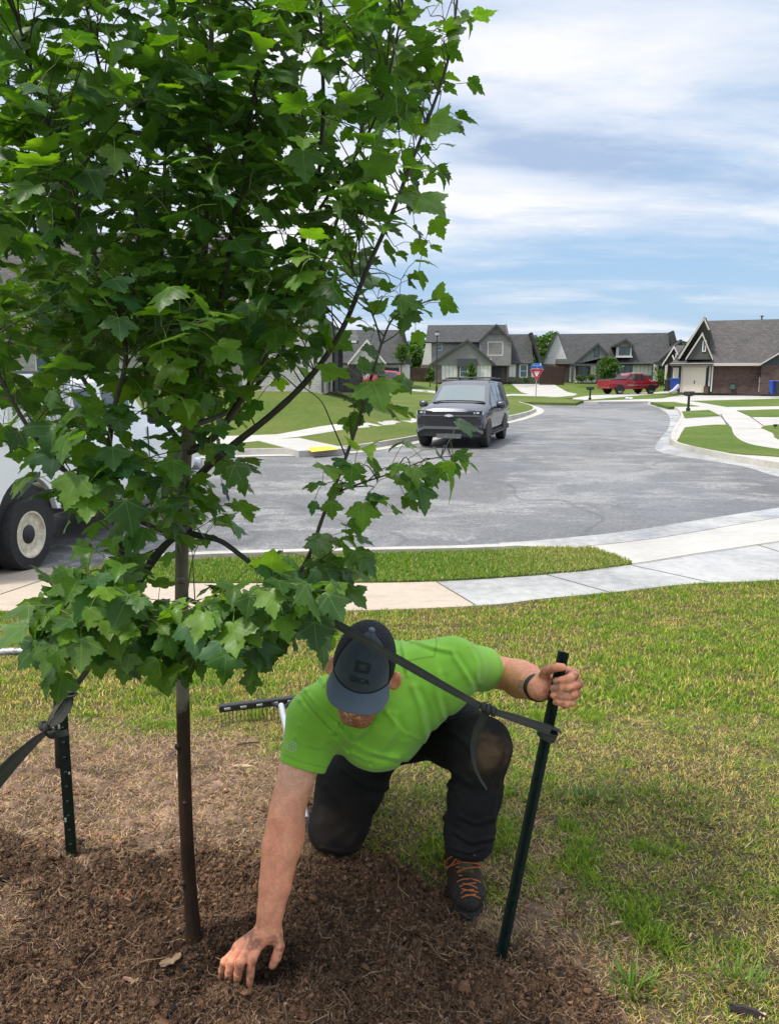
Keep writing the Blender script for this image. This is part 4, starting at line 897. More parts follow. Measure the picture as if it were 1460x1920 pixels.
def hand(P, wrist, F, T, rf, rt, k=.008):
    d = None
    for f in F:
        e = rc(P, wrist + (f[0] - wrist) * .12, f[0], .0165, rf[0] + .0022); d = e if d is None else smin(d, e, .016)
    d = smin(d, rc(P, F[0][0], F[3][0], .012, .011), .012)
    d = smin(d, chain(P, [wrist + (T[0] - wrist) * .2, T[0], T[1]], [.017, .0175, rt[0]], .012), .016)
    for i, f in enumerate(F):
        s = (1.0, 1.05, 1.0, .86)[i]; e = chain(P, f, [rf[0] * s, rf[1] * s, rf[2] * s, rf[3] * s], .003)
        for q, rr in ((f[1], rf[1] * 1.05),): e = smin(e, np.sqrt(((P - q) ** 2).sum(1)) - rr * s, .004)
        d = smin(d, e, .0035)
    e = chain(P, T[1:], rt, .004); return smin(d, e, .004)
def d_handR(P): return hand(P, arR[-1], fR, thR, [.0122, .0118, .0108, .0092], [.0138, .0132, .0108])
def d_handL(P): return hand(P, wrL, fL, thL, [.0128, .0125, .0115, .0098], [.0135, .0125, .0108])
def d_head(P):
    q = (P - hd) @ Mh
    d = el(q, (0, -.008, .035), (.074, .094, .085)); d = smin(d, el(q, (0, .020, -.040), (.060, .070, .080)), .03)
    d = smin(d, el(q, (.010, .066, -.100), (.036, .030, .028)), .03)          # chin
    d = smin(d, rc(q, np.array([-.050, -.005, -.075]), np.array([-.012, .070, -.100]), .022, .020), .02); d = smin(d, rc(q, np.array([.056, -.005, -.075]), np.array([.032, .070, -.098]), .024, .022), .02)
    d = smin(d, rc(q, np.array([0, .086, -.005]), np.array([0, .108, -.046]), .009, .0135), .012)   # nose
    for s in (-1, 1):
        d = smin(d, el(q, (s * .012, .098, -.048), (.009, .010, .008)), .006)
        d = smax(d, -el(q, (s * .032, .094, -.008), (.018, .014, .011)), .010); d = smin(d, el(q, (s * .032, .078, -.008), (.013, .013, .012)), .003)   # eyes
        d = smin(d, el(q, (s * .040, .074, -.038), (.022, .018, .016)), .02)
        ex_ = .092 if s > 0 else .086; ear = smin(el(q, (s * ex_, -.008, -.012), (.018, .013, .034)), rc(q, np.array([s * .070, -.004, -.02]), np.array([s * .086, -.004, -.02]), .020, .014), .01); ear = smax(ear, -el(q, (s * (ex_ + .005), .008, -.010), (.008, .009, .021)), .006); d = smin(d, ear, .008)
    d = smin(d, el(q, (0, .088, -.066), (.022, .010, .0055)), .006); d = smin(d, el(q, (0, .086, -.076), (.018, .010, .006)), .004); d = smax(d, -el(q, (0, .099, -.0705), (.020, .008, .0014)), .003)
    return d
def d_torso(P, g=0.0):
    d = el(P, chest, (.179 + g, .20 + g, .148 + g)); d = smin(d, rc(P, belly, pel, .135 + g, .13 + g), .08)
    d = smin(d, rc(P, shR + (shL - shR) * .10, shR + (shL - shR) * .90, .060 + g, .060 + g), .07); return d
def local(P, c, r_, f):
    d = np.sqrt(((P - c) ** 2).sum(1)); k = d < r_; o = d - r_ + .06
    if k.any(): o[k] = np.minimum(f(P[k]), o[k] + .3)
    return o
def d_body(P):
    d = smin(d_torso(P, -.030), rc(P, chest + np.array([0, -.02, .04]), H(0, -.03, -.02), .066, .054), .04)
    q = H(0, -.045, -.03); d = smin(d, rc(P, neck, q, .060, .056), .03); d = smin(d, local(P, H(0, 0, -.01), .19, d_head), .015)
    a = chain(P, arR, rR, .008); 
    a = smin(a, el(P, (arR[2] + arR[3]) / 2 + np.array([.012, -.012, 0]), (.044, .044, .080)), .03); a = smin(a, rc(P, arR[5], arR[6], .030, .031), .01)
    a = smin(a, rc(P, arR[3] + np.array([-.010, -.042, .0]), arR[5] + np.array([-.004, -.030, 0]), .007, .004), .014)
    a = smin(a, rc(P, arR[3] + np.array([.016, -.044, .0]), arR[5] + np.array([.008, -.031, .02]), .005, .003), .012); a = smin(a, local(P, (fR[1][1] + arR[-1]) / 2, .17, d_handR), .014)
    b = chain(P, arL, rL, .008); b = smin(b, el(P, (arL[2] + arL[3]) / 2 + np.array([0, 0, -.006]), (.05, .06, .052)), .03); b = smin(b, local(P, (fL[1][1] + wrL) / 2, .16, d_handL), .012)
    d = smin(d, smin(a, b, .002), .03)
    for hp, kn, an in ((hipR, knR + np.array([0, 0, .01]), ftR), (hipL, knL, anL)): d = smin(d, chain(P, [hp, kn, an], [.075, .05, .035], .03), .03)
    return d
lo, hi = np.array([-.46, 1.72, -.02]), np.array([.60, 2.98, 1.06])
V, F = surface(d_body, lo, hi, .0033); V = relax(V, F, 1, .5)
print('BODY', len(V))
# skin colour by region: weathered arms, dirty hands, reddish beard, tattoo
q = (V - hd) @ Mh; col = np.tile(np.array([.80, .345, .195]), (len(V), 1)); n1 = nz3(V, 26, 3) + .6 * nz3(V, 70, 4)
redf = np.clip(.25 + 1.1 * n1, 0, 1)[:, None]; col = col + (np.array([.70, .195, .11]) - col) * redf * .55
up_ = np.clip((V[:, 2] - .40) / .08, 0, 1)[:, None] * (V[:, 0] < -.1)[:, None]; col = col * (1 - up_) + np.array([.84, .45, .30]) * up_
handm = np.minimum(local(V, (fR[1][1] + arR[-1]) / 2, .17, d_handR), local(V, (fL[1][1] + wrL) / 2, .16, d_handL)); hm = np.exp(-np.clip(handm, 0, 1) / .02)[:, None]; dirt = np.clip((nz3(V, 45, 9) + .7 * nz3(V, 130, 10)) * 2.6 + .12, 0, 1)[:, None] * hm
nearg = np.exp(-np.clip(V[:, 2] - .01, 0, 1) / .022)[:, None] * (V[:, 0] < -.1)[:, None]
col = col * (1 - .62 * np.clip(dirt + 1.0 * nearg, 0, 1)) + np.array([.08, .05, .03]) * .62 * np.clip(dirt + nearg, 0, 1)
def nailc(f, k=.006): return np.exp(-(((V - (f[3] * .9 + f[2] * .1)) ** 2).sum(1)) / (k * k))[:, None]
bd = ((q[:, 2] < -.040) & (q[:, 1] > -.02) & (np.abs(q[:, 0]) < .075) & ~((np.abs(q[:, 0]) < .022) & (q[:, 2] > -.078) & (q[:, 2] < -.062)) & (q[:, 2] > -.16) & (((V - hd) ** 2).sum(1) < .16 ** 2))
bd = bd[:, None] * (.55 + .45 * (nz3(V, 300, 5) > -.05))[:, None]; col = col * (1 - bd * .8) + np.array([.16, .055, .022]) * bd * .8
tx, ty, td = proj(V); tat = (np.abs(tx - 978 + (ty - 1282) * .2) < 8) & (np.abs(ty - 1283) < 8) & (V[:, 0] > .3); tat = tat[:, None] * (.35 + .4 * (vn3(tx * .45, ty * .45, tx * 0, 4) > .45))[:, None]; col = col * (1 - tat * .75) + np.array([.10, .13, .13]) * tat * .75
t = NT('skin'); n_ = t.noise(160, 4, .65); n2 = t.noise(38, 4, .6); t.set(col=t.mix(1.0, t.attr(), t.ramp(t.math('ADD', t.math('MULTIPLY', n_, .5), t.math('MULTIPLY', n2, .5)), [(.36, .80), (.64, 1.18)]), 'MULTIPLY'), rough=.50, spec=.38, sss=.12, ssss=.01)
t.b.inputs['Subsurface Radius'].default_value = (1.0, .35, .2); t.bump(t.math('ADD', n_, t.vor(420)), .30, .0016); SKIN = t.m
body = npmesh('body', V - PO, F, SKIN, PZ, smooth=True, col=col)
# ------------------------------------------------------------------ T-shirt
CUFR = W(566, 1437, 2.19); axR = CUFR - shR; axR /= np.linalg.norm(axR); CUFL = W(910, 1256, 2.40); axL = CUFL - shL; axL /= np.linalg.norm(axL)
SF = [([(572, 1293), (600, 1325), (634, 1358)], 5, .006), ([(561, 1312), (590, 1345), (622, 1374)], 5, .005), ([(634, 1358), (655, 1390), (690, 1412), (745, 1424)], 7, .006), ([(622, 1374), (650, 1410), (690, 1428)], 5, .004),
      ([(774, 1288), (790, 1325), (798, 1378)], 9, .0045), ([(738, 1340), (742, 1370), (718, 1405)], 9, .003), ([(822, 1262), (818, 1300), (832, 1345)], 8, .003), ([(560, 1360), (590, 1378), (612, 1392)], 4, .003),
      ([(690, 1340), (680, 1370), (665, 1385)], 6, .004), ([(846, 1222), (862, 1245), (884, 1280)], 7, .004), ([(880, 1212), (895, 1240), (893, 1270)], 5, .002), ([(600, 1270), (625, 1300), (640, 1335)], 6, .004),
      ([(770, 1200), (800, 1212), (835, 1220)], 7, .004), ([(745, 1190), (752, 1230), (757, 1262)], 5, -.003), ([(725, 1335), (760, 1375), (800, 1395)], 6, .004), ([(553, 1382), (572, 1398), (598, 1404)], 4, .003)]
def d_shirt(P, fine=True):
    d = d_torso(P, .004)
    hang = el(P, W(708, 1378, 2.33), (.115, .15, .088)); d = smin(d, hang, .08)
    d = smin(d, chain(P, [shR + (shL - shR) * .12, shR, CUFR + axR * .02], [.088, .078, .0665], .03), .06)
    l = chain(P, [shL - (shL - shR) * .14, shL, CUFL + axL * .02], [.086, .076, .0660], .03); d = smin(d, l, .06)
    d = smin(d, el(P, W(838, 1300, 2.30), (.055, .06, .05)), .05); d = smin(d, rc(P, neck, H(0, -.05, -.065), .085, .066), .03)
    d = d + .006 * nz3(P * np.array([1, .6, 1]), 11, 21) + .007 * np.abs(nz3(P @ np.array([[.8, 0, .6], [0, .5, 0], [-1.6, 0, 1.2]]), 9, 22)) - .002
    if fine:
        for ln, w, a in SF: d = d + fold(P, ln, w * .75, a * 1.9) + fold(P, [(x + w * 1.3, y + w * .9) for x, y in ln], w * .75, -a * 1.5)
    d = smax(d, (P - CUFR) @ axR - .001, .003); d = smax(d, (P - CUFL) @ axL - .001, .003)
    # hollow cuffs, neck opening, open hem behind the belly
    d = smax(d, -rc(P, CUFR - axR * .05, CUFR + axR * .2, .0575, .062), .003); d = smax(d, -rc(P, CUFL - axL * .05, CUFL + axL * .2, .0575, .062), .003)
    d = smax(d, -rc(P, H(0, -.03, -.085), H(0, .0, .05), .063, .095), .006)
    hem = rc(P, CUFR - axR * .018, CUFR - axR * .0175, .2, .2)
    for c_, a_ in ((CUFR, axR), (CUFL, axL)):
        s = np.abs((P - c_) @ a_ + .020); near = ((P - c_) ** 2).sum(1) < .12 ** 2; d = d + np.where(near, .0011 * np.exp(-(s / .0022) ** 2), 0)
    d = smax(d, (P - W(748, 1340, 2.70)) @ np.array([0, 1.0, -.35]), .01)
    return d
V, F = surface(d_shirt, [-.36, 1.86, .38], [.40, 2.76, 1.02], .0040, marg=1.15); V = relax(V, F, 1, .5)
def m_cloth(name, col, wv=900, var=.08, rough=.8, sheen=.2):
    t = NT(name); n_ = t.noise(14, 4, .6); f = t.noise(500, 2, .6); w1 = t.N.new('ShaderNodeTexWave'); w1.inputs['Scale'].default_value = wv / 6; t.L.new(t.co(), w1.inputs[0])
    t.set(col=t.mix(1.0, t.attr(), t.ramp(t.math('ADD', t.math('MULTIPLY', n_, .7), t.math('MULTIPLY', f, .3)), [(.3, 1 - var), (.7, 1 + var)]), 'MULTIPLY'), rough=rough, spec=.2, sheen=sheen); t.bump(t.math('ADD', f, n_), .25, .002); return t.m
SHM = m_cloth('lime_cotton', None); c = np.tile(np.array([.235, .52, .045]), (len(V), 1)); c = c * (1 + .25 * nz3(V, 12, 31))[:, None]
seam = np.zeros(len(V))
for ln in ([(755, 1241), (790, 1234), (814, 1231)], [(814, 1231), (818, 1205), (817, 1184)], [(563, 1300), (585, 1330), (622, 1370)], [(640, 1238), (620, 1262), (606, 1290)]): seam = np.maximum(seam, np.exp(-(pxd(V, ln) / 1.3) ** 2) * (V[:, 1] < 2.35))
c = c * (1 - .45 * seam)[:, None]
for c_, a_ in ((CUFR, axR), (CUFL, axL)): c = c * (1 - .30 * np.exp(-(((V - c_) @ a_ + .020) / .0016) ** 2) * (((V - c_) ** 2).sum(1) < .1 ** 2))[:, None]
shirt = npmesh('t_shirt', V - PO, F, SHM, PZ, smooth=True, col=c)
# ------------------------------------------------------------------ trousers
hemL = anL + np.array([0, 0, .012])
PF = [([(860, 1400), (900, 1372), (935, 1380)], 6, -.003), ([(845, 1470), (860, 1500), (855, 1545)], 7, .006), ([(935, 1470), (925, 1520), (930, 1560)], 7, .005), ([(850, 1560), (880, 1580), (925, 1572)], 5, .006), ([(845, 1590), (880, 1600), (905, 1590)], 4, .005), ([(860, 1530), (890, 1545), (925, 1535)], 6, .004),
      ([(612, 1470), (630, 1500), (636, 1540)], 8, .004), ([(700, 1445), (690, 1480), (700, 1520)], 8, .005), ([(640, 1440), (690, 1475), (735, 1478)], 8, .006), ([(696, 1500), (684, 1540), (660, 1585)], 7, .005), ([(840, 1370), (870, 1390), (890, 1430)], 7, .004), ([(800, 1420), (840, 1440), (880, 1470)], 8, .006), ([(780, 1440), (810, 1465), (850, 1475)], 6, .005), ([(600, 1590), (640, 1600), (690, 1590)], 5, .004)]
def d_pants(P):
    d = rc(P, belly + (pel - belly) * .7, pel, .14, .148); d = smin(d, rc(P, hipL, hipR, .125, .125), .05)
    d = smin(d, chain(P, [hipL, (hipL + knL) / 2 + np.array([0, 0, -.004]), knL, (knL + anL) / 2 + np.array([0, .012, 0]), hemL + np.array([0, .02, .03]), hemL], [.112, .098, .080, .070, .066, .064], .04), .05)
    d = smin(d, chain(P, [hipR, (hipR + knR) / 2 + np.array([0, -.01, 0]), knR], [.116, .112, .095], .05), .05); d = smin(d, chain(P, [knR + np.array([0, .03, .0]), ftR], [.080, .062], .04), .04)
    d = d + .007 * nz3(P * np.array([1, .7, 1.5]), 13, 41) + .009 * np.abs(nz3(P @ np.array([[.8, 0, .6], [0, .7, 0], [-1.1, 0, 1.0]]), 13, 42)) - .003
    for ln, w, a in PF: d = d + fold(P, ln, w * .7, a * 1.15) + fold(P, [(x + 1, y + w * 1.4) for x, y in ln], w * .7, -a * .8)
    d = smax(d, (hemL[2] - .004 - P[:, 2]) + (P[:, 1] - hemL[1]) * .30 - 10 * np.clip(-(P[:, 0] - .08), 0, 1) - 10 * np.clip(P[:, 1] - 2.42, 0, 1), .004)
    d = smax(d, -rc(P, hemL + np.array([0, 0.01, .0]), hemL - np.array([0, 0, .2]), .052, .058), .004)
    return smax(d, -(P[:, 2] - .0), .01)
V, F = surface(d_pants, [-.36, 1.95, -.01], [.46, 2.95, .72], .0045, marg=1.2); V = relax(V, F, 1, .5)
c = np.tile(np.array([.0115, .0112, .0115]), (len(V), 1)); x_, y_, _ = proj(V)
dn = .5 + nz3(V, 22, 51) + .5 * nz3(V, 60, 52)
w1_ = nz3(V, 24, 57) * 34; w2_ = nz3(V, 17, 58) * 30; kp = np.exp(-(((x_ + w1_ - 920) / 27) ** 2 + ((y_ + w2_ - 1418) / 40) ** 2) ** 1.3) * (V[:, 1] < 2.4) * (.55 + .9 * (nz3(V, 70, 59) + .5)); rk_ = np.exp(-(((x_ - 625) / 60) ** 2 + ((y_ - 1545) / 55) ** 2)) * .12; lw = np.exp(-V[:, 2] / .035) * .5
c = c + (np.array([.12, .075, .042]) - c) * np.clip((kp * 1.0 + rk_ + lw) * dn * 1.7, 0, 1)[:, None]; c = c + .007 * np.clip(nz3(V, 9, 53) * 2, 0, 1)[:, None]
sp = (nz3(V, 240, 55) > .42) & (nz3(V, 14, 56) > .20); c[sp] = [.16, .14, .11]
pants = npmesh('trousers', V - PO, F, m_cloth('dark_canvas', None, rough=.85, sheen=.0), PZ, smooth=True, col=c)
# ------------------------------------------------------------------ boots
def boot(anchor, rz, name_lace=True):
    """anchor: heel centre on the ground; toe points along -Y before rotation"""
    ca, sa = math.cos(rz), math.sin(rz); M = np.array([[ca, -sa, 0], [sa, ca, 0], [0, 0, 1]])
    L_ = .305
    def loc(P): return (P - anchor) @ M
    def d(P):
        q = loc(P); e = el(q, (0, -.222, .046), (.0535, .082, .044)); e = smin(e, rc(q, np.array([0, -.02, .055]), np.array([0, -.17, .05]), .044, .042), .03)
        e = smin(e, rc(q, np.array([0, -.165, .060]), np.array([0, -.085, .120]), .034, .044), .03); e = smin(e, rc(q, np.array([0, -.065, .09]), np.array([0, -.060, .185]), .050, .054), .03)
        e = smax(e, .016 - q[:, 2], .003); e = smax(e, q[:, 2] - .195, .006)
        e = smin(e, rc(q, np.array([-.052, -.062, .185]), np.array([.052, -.062, .185]), .010, .010), .01)
        ton = np.exp(-(np.abs(q[:, 0]) - .022) ** 2 / .004 ** 2) * (q[:, 1] < -.10) * (q[:, 1] > -.20) * .0018; rnd = np.exp(-((q[:, 1] + .232 - .6 * (q[:, 2] - .06)) / .004) ** 2) * .0015
        return e + ton + rnd + .0012 * nz3(P, 60, 61)
    lo_ = anchor + M @ np.array([0, -.15, .1]) - np.array([.24, .24, .12]); V, F = surface(d, lo_, lo_ + np.array([.48, .48, .24]), .0033)
    q = loc(V); c = np.tile(np.array([.032, .018, .012]), (len(V), 1)); toe = sstep((-.205 - q[:, 1]) / .02)[:, None]; c = c * (1 - toe) + np.array([.022, .020, .017]) * toe
    tg = ((np.abs(q[:, 0]) < .023) & (q[:, 1] < -.085) & (q[:, 1] > -.205))[:, None]; c = c * (1 - tg) + np.array([.050, .058, .030]) * tg
    dt = np.clip((nz3(V, 55, 62) + .6 * nz3(V, 160, 63)) * 2.5 + .1, 0, 1)[:, None] * (.25 + .75 * sstep((.09 - q[:, 2]) / .08))[:, None]; c = c + (np.array([.16, .12, .085]) - c) * dt * .16
    t = NT('boot_leather'); f = t.noise(120, 4, .7); t.set(col=t.mix(1.0, t.attr(), t.ramp(f, [(.35, .6), (.65, 1.4)]), 'MULTIPLY'), rough=.75, spec=.18); t.bump(f, .5, .002)
    o = npmesh('boot', V - PO, F, t.m, PZ, smooth=True, col=c)
    # rubber sole with lugs
    b = MB(); out = []
    for i in range(28):
        a = 2 * math.pi * i / 28; y_ = math.cos(a); w = .050 + .006 * (y_ < 0) - .010 * max(0, 1 - abs(y_ - .25) / .5) * .6; out.append((math.sin(a) * w, -.150 - (-y_ * .158) if False else -.150 + y_ * .156))
    b.prism(out, .006, .026, 'z'); 
    for i in range(0, 28):
        x0, y0 = out[i]; b.box((x0 * .97, y0 + (.004 if y0 < -.15 else -.004), .008), (.008, .010, .014), rz=math.atan2(x0, -(y0 + .15)))
    s = b.build('sole', simple('boot_rubber', (.022, .021, .020), .75, .5, 60, .5, 90), o)
    for v in s.data.vertices: v.co = Vector(anchor + M @ np.array(v.co) - PO)
    return o, V, F, anchor, M
BL = boot(np.array([WZ(880, 1727, 0)[0] - .008, WZ(880, 1727, 0)[1] + .300, 0]), R(2)); 
BRa = ftR + np.array([0, .02, 0]); 
def aim_bvh(V, F): return BVHTree.FromPolygons([Vector(p) for p in V], [tuple(f) for f in F])
def hitpx(bv, px, py, lift=.0012):
    v = ray(px, py); v = v / np.linalg.norm(v); h = bv.ray_cast(Vector(CAM), Vector(v)); 
    if h[0] is None: return None
    return np.array(h[0]) + np.array(h[1]) * lift
ORANGE = simple('orange_lace', (.40, .11, .02), .75, .3, 90, .4, 300)
bvb = aim_bvh(BL[1], BL[2]); lx = lambda a, b: (810 + a / 11.23, 1580 + b / 11.23)
LACES = [[(610, 1165), (690, 1125), (790, 1110), (900, 1120), (960, 1150), (1005, 1170)], [(700, 1105), (800, 1100), (920, 1085)], [(600, 1070), (660, 1020), (740, 1000), (880, 990)], [(620, 975), (700, 990), (780, 1010), (900, 1030), (960, 1050)],
         [(575, 935), (640, 890), (740, 870), (920, 845)], [(640, 860), (740, 880), (860, 910), (950, 965)], [(520, 830), (560, 805), (660, 770), (780, 765)], [(560, 685), (680, 720), (800, 760), (900, 785), (990, 815), (1010, 850)],
         [(520, 630), (600, 580), (700, 545), (830, 525), (970, 520)], [(500, 515), (600, 520), (700, 540)], [(420, 490), (500, 450), (650, 420), (800, 425), (950, 450), (1040, 495), (1055, 545)], [(515, 400), (640, 380), (760, 385), (880, 395)], [(520, 345), (640, 370), (760, 395)],
         [(550, 235), (440, 280), (330, 350), (265, 420), (265, 500), (310, 525), (390, 480), (460, 400), (500, 320), (505, 285)], [(900, 310), (880, 350), (900, 400), (950, 410), (1000, 390), (1020, 340), (1010, 300), (960, 300), (905, 305)]]
for i, ln in enumerate(LACES):
    P = smoothline([np.array([*lx(*p), 0]) for p in ln], 3); Q = []; last = None
    for p in P:
        h = hitpx(bvb, p[0], p[1], .0022)
        if h is None and last is not None: v = ray(p[0], p[1]); h = CAM + v * last
        if h is not None:
            if i >= 13: h = h + np.array([0, -.006, .002])
            last = (h - CAM) @ FW if last is None else .5 * last + .5 * ((h - CAM) @ FW); Q.append(CAM + ray(p[0], p[1]) * last)
    if len(Q) > 1:
        b = MB(); b.tube(np.array(Q) - PO, .0019 if i < 13 else .0024, 6); b.build('lace', ORANGE, BL[0], 60)
# the rear boot lies behind, sole up, toe on the ground
b = MB(); fc = ftR + np.array([.0, .03, .0]); 
def d_rb(P): return smax(smin(chain(P, [ftR + np.array([0, -.02, 0]), ftR + np.array([0, .045, -.005])], [.050, .052], .02), rc(P, ftR + np.array([0, .05, .0]), ftR + np.array([0, .07, -.045]), .046, .040), .03), .0 - P[:, 2] + .002, .004)
Vb, Fb = surface(d_rb, ftR - np.array([.1, .1, .12]), ftR + np.array([.1, .16, .1]), .005); cb = np.tile(np.array([.05, .038, .03]), (len(Vb), 1))
npmesh('boot', Vb - PO, Fb, bpy.data.materials['boot_leather'], PZ, smooth=True, col=cb)
# ------------------------------------------------------------------ cap
CAPB = .028
def crown_pt(a, t, lift=0.0):
    """a: angle from the front (towards picture right), t: 0 at the band, 1 at the button"""
    ca, sa = math.cos(a), math.sin(a); front = max(0, ca); t2 = t
    rx, ry = .0835 + lift, (.104 + .004 * front) + lift; hgt = .118 + .006 * front + lift
    ph = t2 * math.pi / 2; e = 0.78 + .10 * front      # squarer front panels
    rr = max(0.0, math.cos(ph)) ** e; zz = math.sin(ph) ** (.95)
    x, y = sa * rx * rr, ca * ry * rr - .006; return H(x, y, CAPB + zz * hgt)
NA, NTt = 72, 22; V = []; 
for lift in (0, -.003):
    for j in range(NTt + 1):
        for i in range(NA): V.append(crown_pt(2 * math.pi * i / NA, j / NTt * .999, lift))
F = []; fm = []; m0 = NA * (NTt + 1)
for j in range(NTt):
    for i in range(NA):
        a, b2 = j * NA + i, j * NA + (i + 1) % NA; ang = 2 * math.pi * (i + .5) / NA; ang = min(ang, 2 * math.pi - ang); q_ = [b2, a, a + NA, b2 + NA]
        F.append(q_); F.append([m0 + k for k in q_[::-1]]); k_ = 0 if ang < R(62) - .0 * j else 1; fm += [k_, k_]
for i in range(NA): F.append([i, (i + 1) % NA, m0 + (i + 1) % NA, m0 + i]); fm.append(0)
V = np.array(V); V[:, :] += 0; pk = 1
t = NT('cap_twill'); z = t.noise(30, 3, .5); f = t.noise(700, 2, .6); t.set(col=t.mix(t.ramp(z, [(.35, .0), (.7, .6)]), (.036, .048, .062), (.058, .072, .090)), rough=.85, spec=.2, sheen=.25); t.bump(f, .3, .001); TWILL = t.m
t = NT('cap_mesh'); v = t.vor(260, feature='F1'); t.set(col=t.ramp(v, [(.2, (.004, .004, .007)), (.6, (.020, .020, .028))]), rough=.7, spec=.2); t.bump(v, .8, .003); CMESH = t.m
cap = npmesh('cap', V - PO, np.array(F), [TWILL, CMESH], PZ, smooth=True, fmat=fm, sharp=50)
Vc, Fc = V.copy(), np.array([f for f in F[:2 * NTt * NA:2]])
# brim
nb_, ns_ = 41, 12; V = []; BRr = lambda u: 1.0
def brim_pt(u, s, z=0):
    a = u * R(66); ex = .052 + .020 * math.cos(a) ** 1.2; ca, sa = math.cos(a), math.sin(a); x0, y0 = sa * .0835, ca * .1075 - .006
    tx = sa * .086 * 1.0 * (1 - .02 * s); x1 = x0 * (1.0 + .12 * s) ; y1 = y0 + s * (.060 * (1 - abs(u) ** 5 * .62)) + .0 ; drop = .34 * (x1 / .085) ** 2 * .070 * (.22 + .78 * s) + .012 * s
    return H(x1, y1, CAPB + .002 - drop + z)
for z in (0, -.0032):
    for j in range(ns_ + 1):
        for i in range(nb_): V.append(brim_pt(i / (nb_ - 1) * 2 - 1, j / ns_, z))
mB = nb_ * (ns_ + 1); F = []
for j in range(ns_):
    for i in range(nb_ - 1):
        q_ = [j * nb_ + i, (j + 1) * nb_ + i, (j + 1) * nb_ + i + 1, j * nb_ + i + 1]; F += [q_, [mB + k for k in q_[::-1]]]
for i in range(nb_ - 1): k = ns_ * nb_ + i; F.append([k, mB + k, mB + k + 1, k + 1])
for j in range(ns_):
    for i, fl in ((0, 0), (nb_ - 1, 1)): k = j * nb_ + i; q_ = [k, mB + k, mB + k + nb_, k + nb_]; F.append(q_ if fl else q_[::-1])
V = np.array(V); cB = []
for z in (0, 1):
    for j in range(ns_ + 1):
        for i in range(nb_): cB.append((abs(i / (nb_ - 1) * 2 - 1), j / ns_))
t = NT('cap_brim'); sp_ = t.N.new('ShaderNodeSeparateXYZ'); t.L.new(t.co('UV'), sp_.inputs[0]); w = t.math('SINE', t.math('MULTIPLY', sp_.outputs[1], 2 * math.pi * 9)); st = t.ramp(w, [(.80, 0), (1, 1)])
st = t.math('MULTIPLY', st, t.math('GREATER_THAN', sp_.outputs[1], .26)); t.set(col=t.mix(t.math('MULTIPLY', st, .55), (.090, .115, .142), (.03, .042, .055)), rough=.85, spec=.2, sheen=.2); t.bump(t.math('MULTIPLY', st, -1.0), .5, .001)
brim = npmesh('brim', V - PO, np.array(F), t.m, cap, smooth=True, uv=np.array(cB), sharp=50)
b = MB(); bp = crown_pt(0, .999); b.lathe(bp - PO - Uh * .002, Uh, [(.0085, 0), (.0090, .002), (.0070, .005), (.003, .0065)], 16); b.build('button', simple('cap_button', (.14, .165, .19), .8, .1, 50), cap, 60)
b = MB(); pts_ = [crown_pt(R(62), s, .0008) - PO for s in np.linspace(0.02, .93, 20)]; b.tube(pts_, .0012, 5)
pts_ = [crown_pt(-R(62), s, .0008) - PO for s in np.linspace(0.02, .93, 20)]; b.tube(pts_, .0012, 5); b.build('seam', CMESH, cap, 60)
b = MB(); b.tube([crown_pt(a, .01, .001) - PO for a in np.linspace(-R(64), R(64), 40)], .0016, 6); b.build('sweatband', CMESH, cap, 60)
# lettering laid onto cloth
def text_mesh(body_, size, bold=0.0):
    cu = bpy.data.curves.new('t', 'FONT'); cu.body = body_; cu.size = size; cu.align_x = 'CENTER'; cu.align_y = 'CENTER'; cu.offset = bold; cu.resolution_u = 3
    o = bpy.data.objects.new('t', cu); COL.objects.link(o); bpy.context.view_layer.update(); me = bpy.data.meshes.new_from_object(o.evaluated_get(bpy.context.evaluated_depsgraph_get())); bpy.data.objects.remove(o)
    V = np.array([v.co[:] for v in me.vertices]); F = [list(p.vertices) for p in me.polygons]; bpy.data.meshes.remove(me); return V[:, :2], F
def subdivide_flat(V2, F, it=1):
    for _ in range(it):
        V2 = list(map(tuple, V2)); nf = []; mid = {}
        tri = [t_ for f in F for t_ in ([f[0], f[i], f[i + 1]] for i in range(1, len(f) - 1))]
        def mm(a, b):
            k = (min(a, b), max(a, b))
            if k not in mid: mid[k] = len(V2); V2.append(((V2[a][0] + V2[b][0]) / 2, (V2[a][1] + V2[b][1]) / 2))
            return mid[k]
        for a, b, c_ in tri: x_, y_, z_ = mm(a, b), mm(b, c_), mm(c_, a); nf += [[a, x_, z_], [x_, b, y_], [z_, y_, c_], [x_, y_, z_]]
        F = nf
    return np.array(V2), F
def decal(name, V2, F, origin, ex, ey, bv, m, par, off, lift=.0012):
    nrm = np.cross(ex, ey); out = []
    for x, y in V2:
        p = origin + ex * x + ey * y; h = bv.ray_cast(Vector(p + nrm * .08), Vector(-nrm)); out.append(np.array(h[0]) + np.array(h[1]) * lift if h[0] is not None else p)
    b = MB(); b.add(np.array(out) - off, F); return b.build(name, m, par, 40)
bvc = BVHTree.FromPolygons([Vector(p) for p in Vc], [tuple(int(k) for k in f[::-1]) for f in Fc]); BLK = simple('black_embroidery', (.006, .006, .008), .6, .1, 50)
nf_ = Fh * .75 + Uh * .66; nf_ /= np.linalg.norm(nf_); exx = Sh; eyy = np.cross(nf_, exx); 
V2, Ft = text_mesh('DICA', .0185, .0004); V2, Ft = subdivide_flat(V2 * np.array([1.15, 1]), Ft, 2); decal('cap_lettering', V2, Ft, crown_pt(0, .20), exx, eyy, bvc, BLK, cap, PO)
ri = lambda w, h, c, n=6: [(sx * (w - c) + c * math.cos(a), sy * (h - c) + c * math.sin(a)) for sx, sy, a0 in ((1, -1, -90), (1, 1, 0)) for a in [R(a0 + 90 * k / n) for k in range(n + 1)]] + [(-w, h), (-w, -h)]
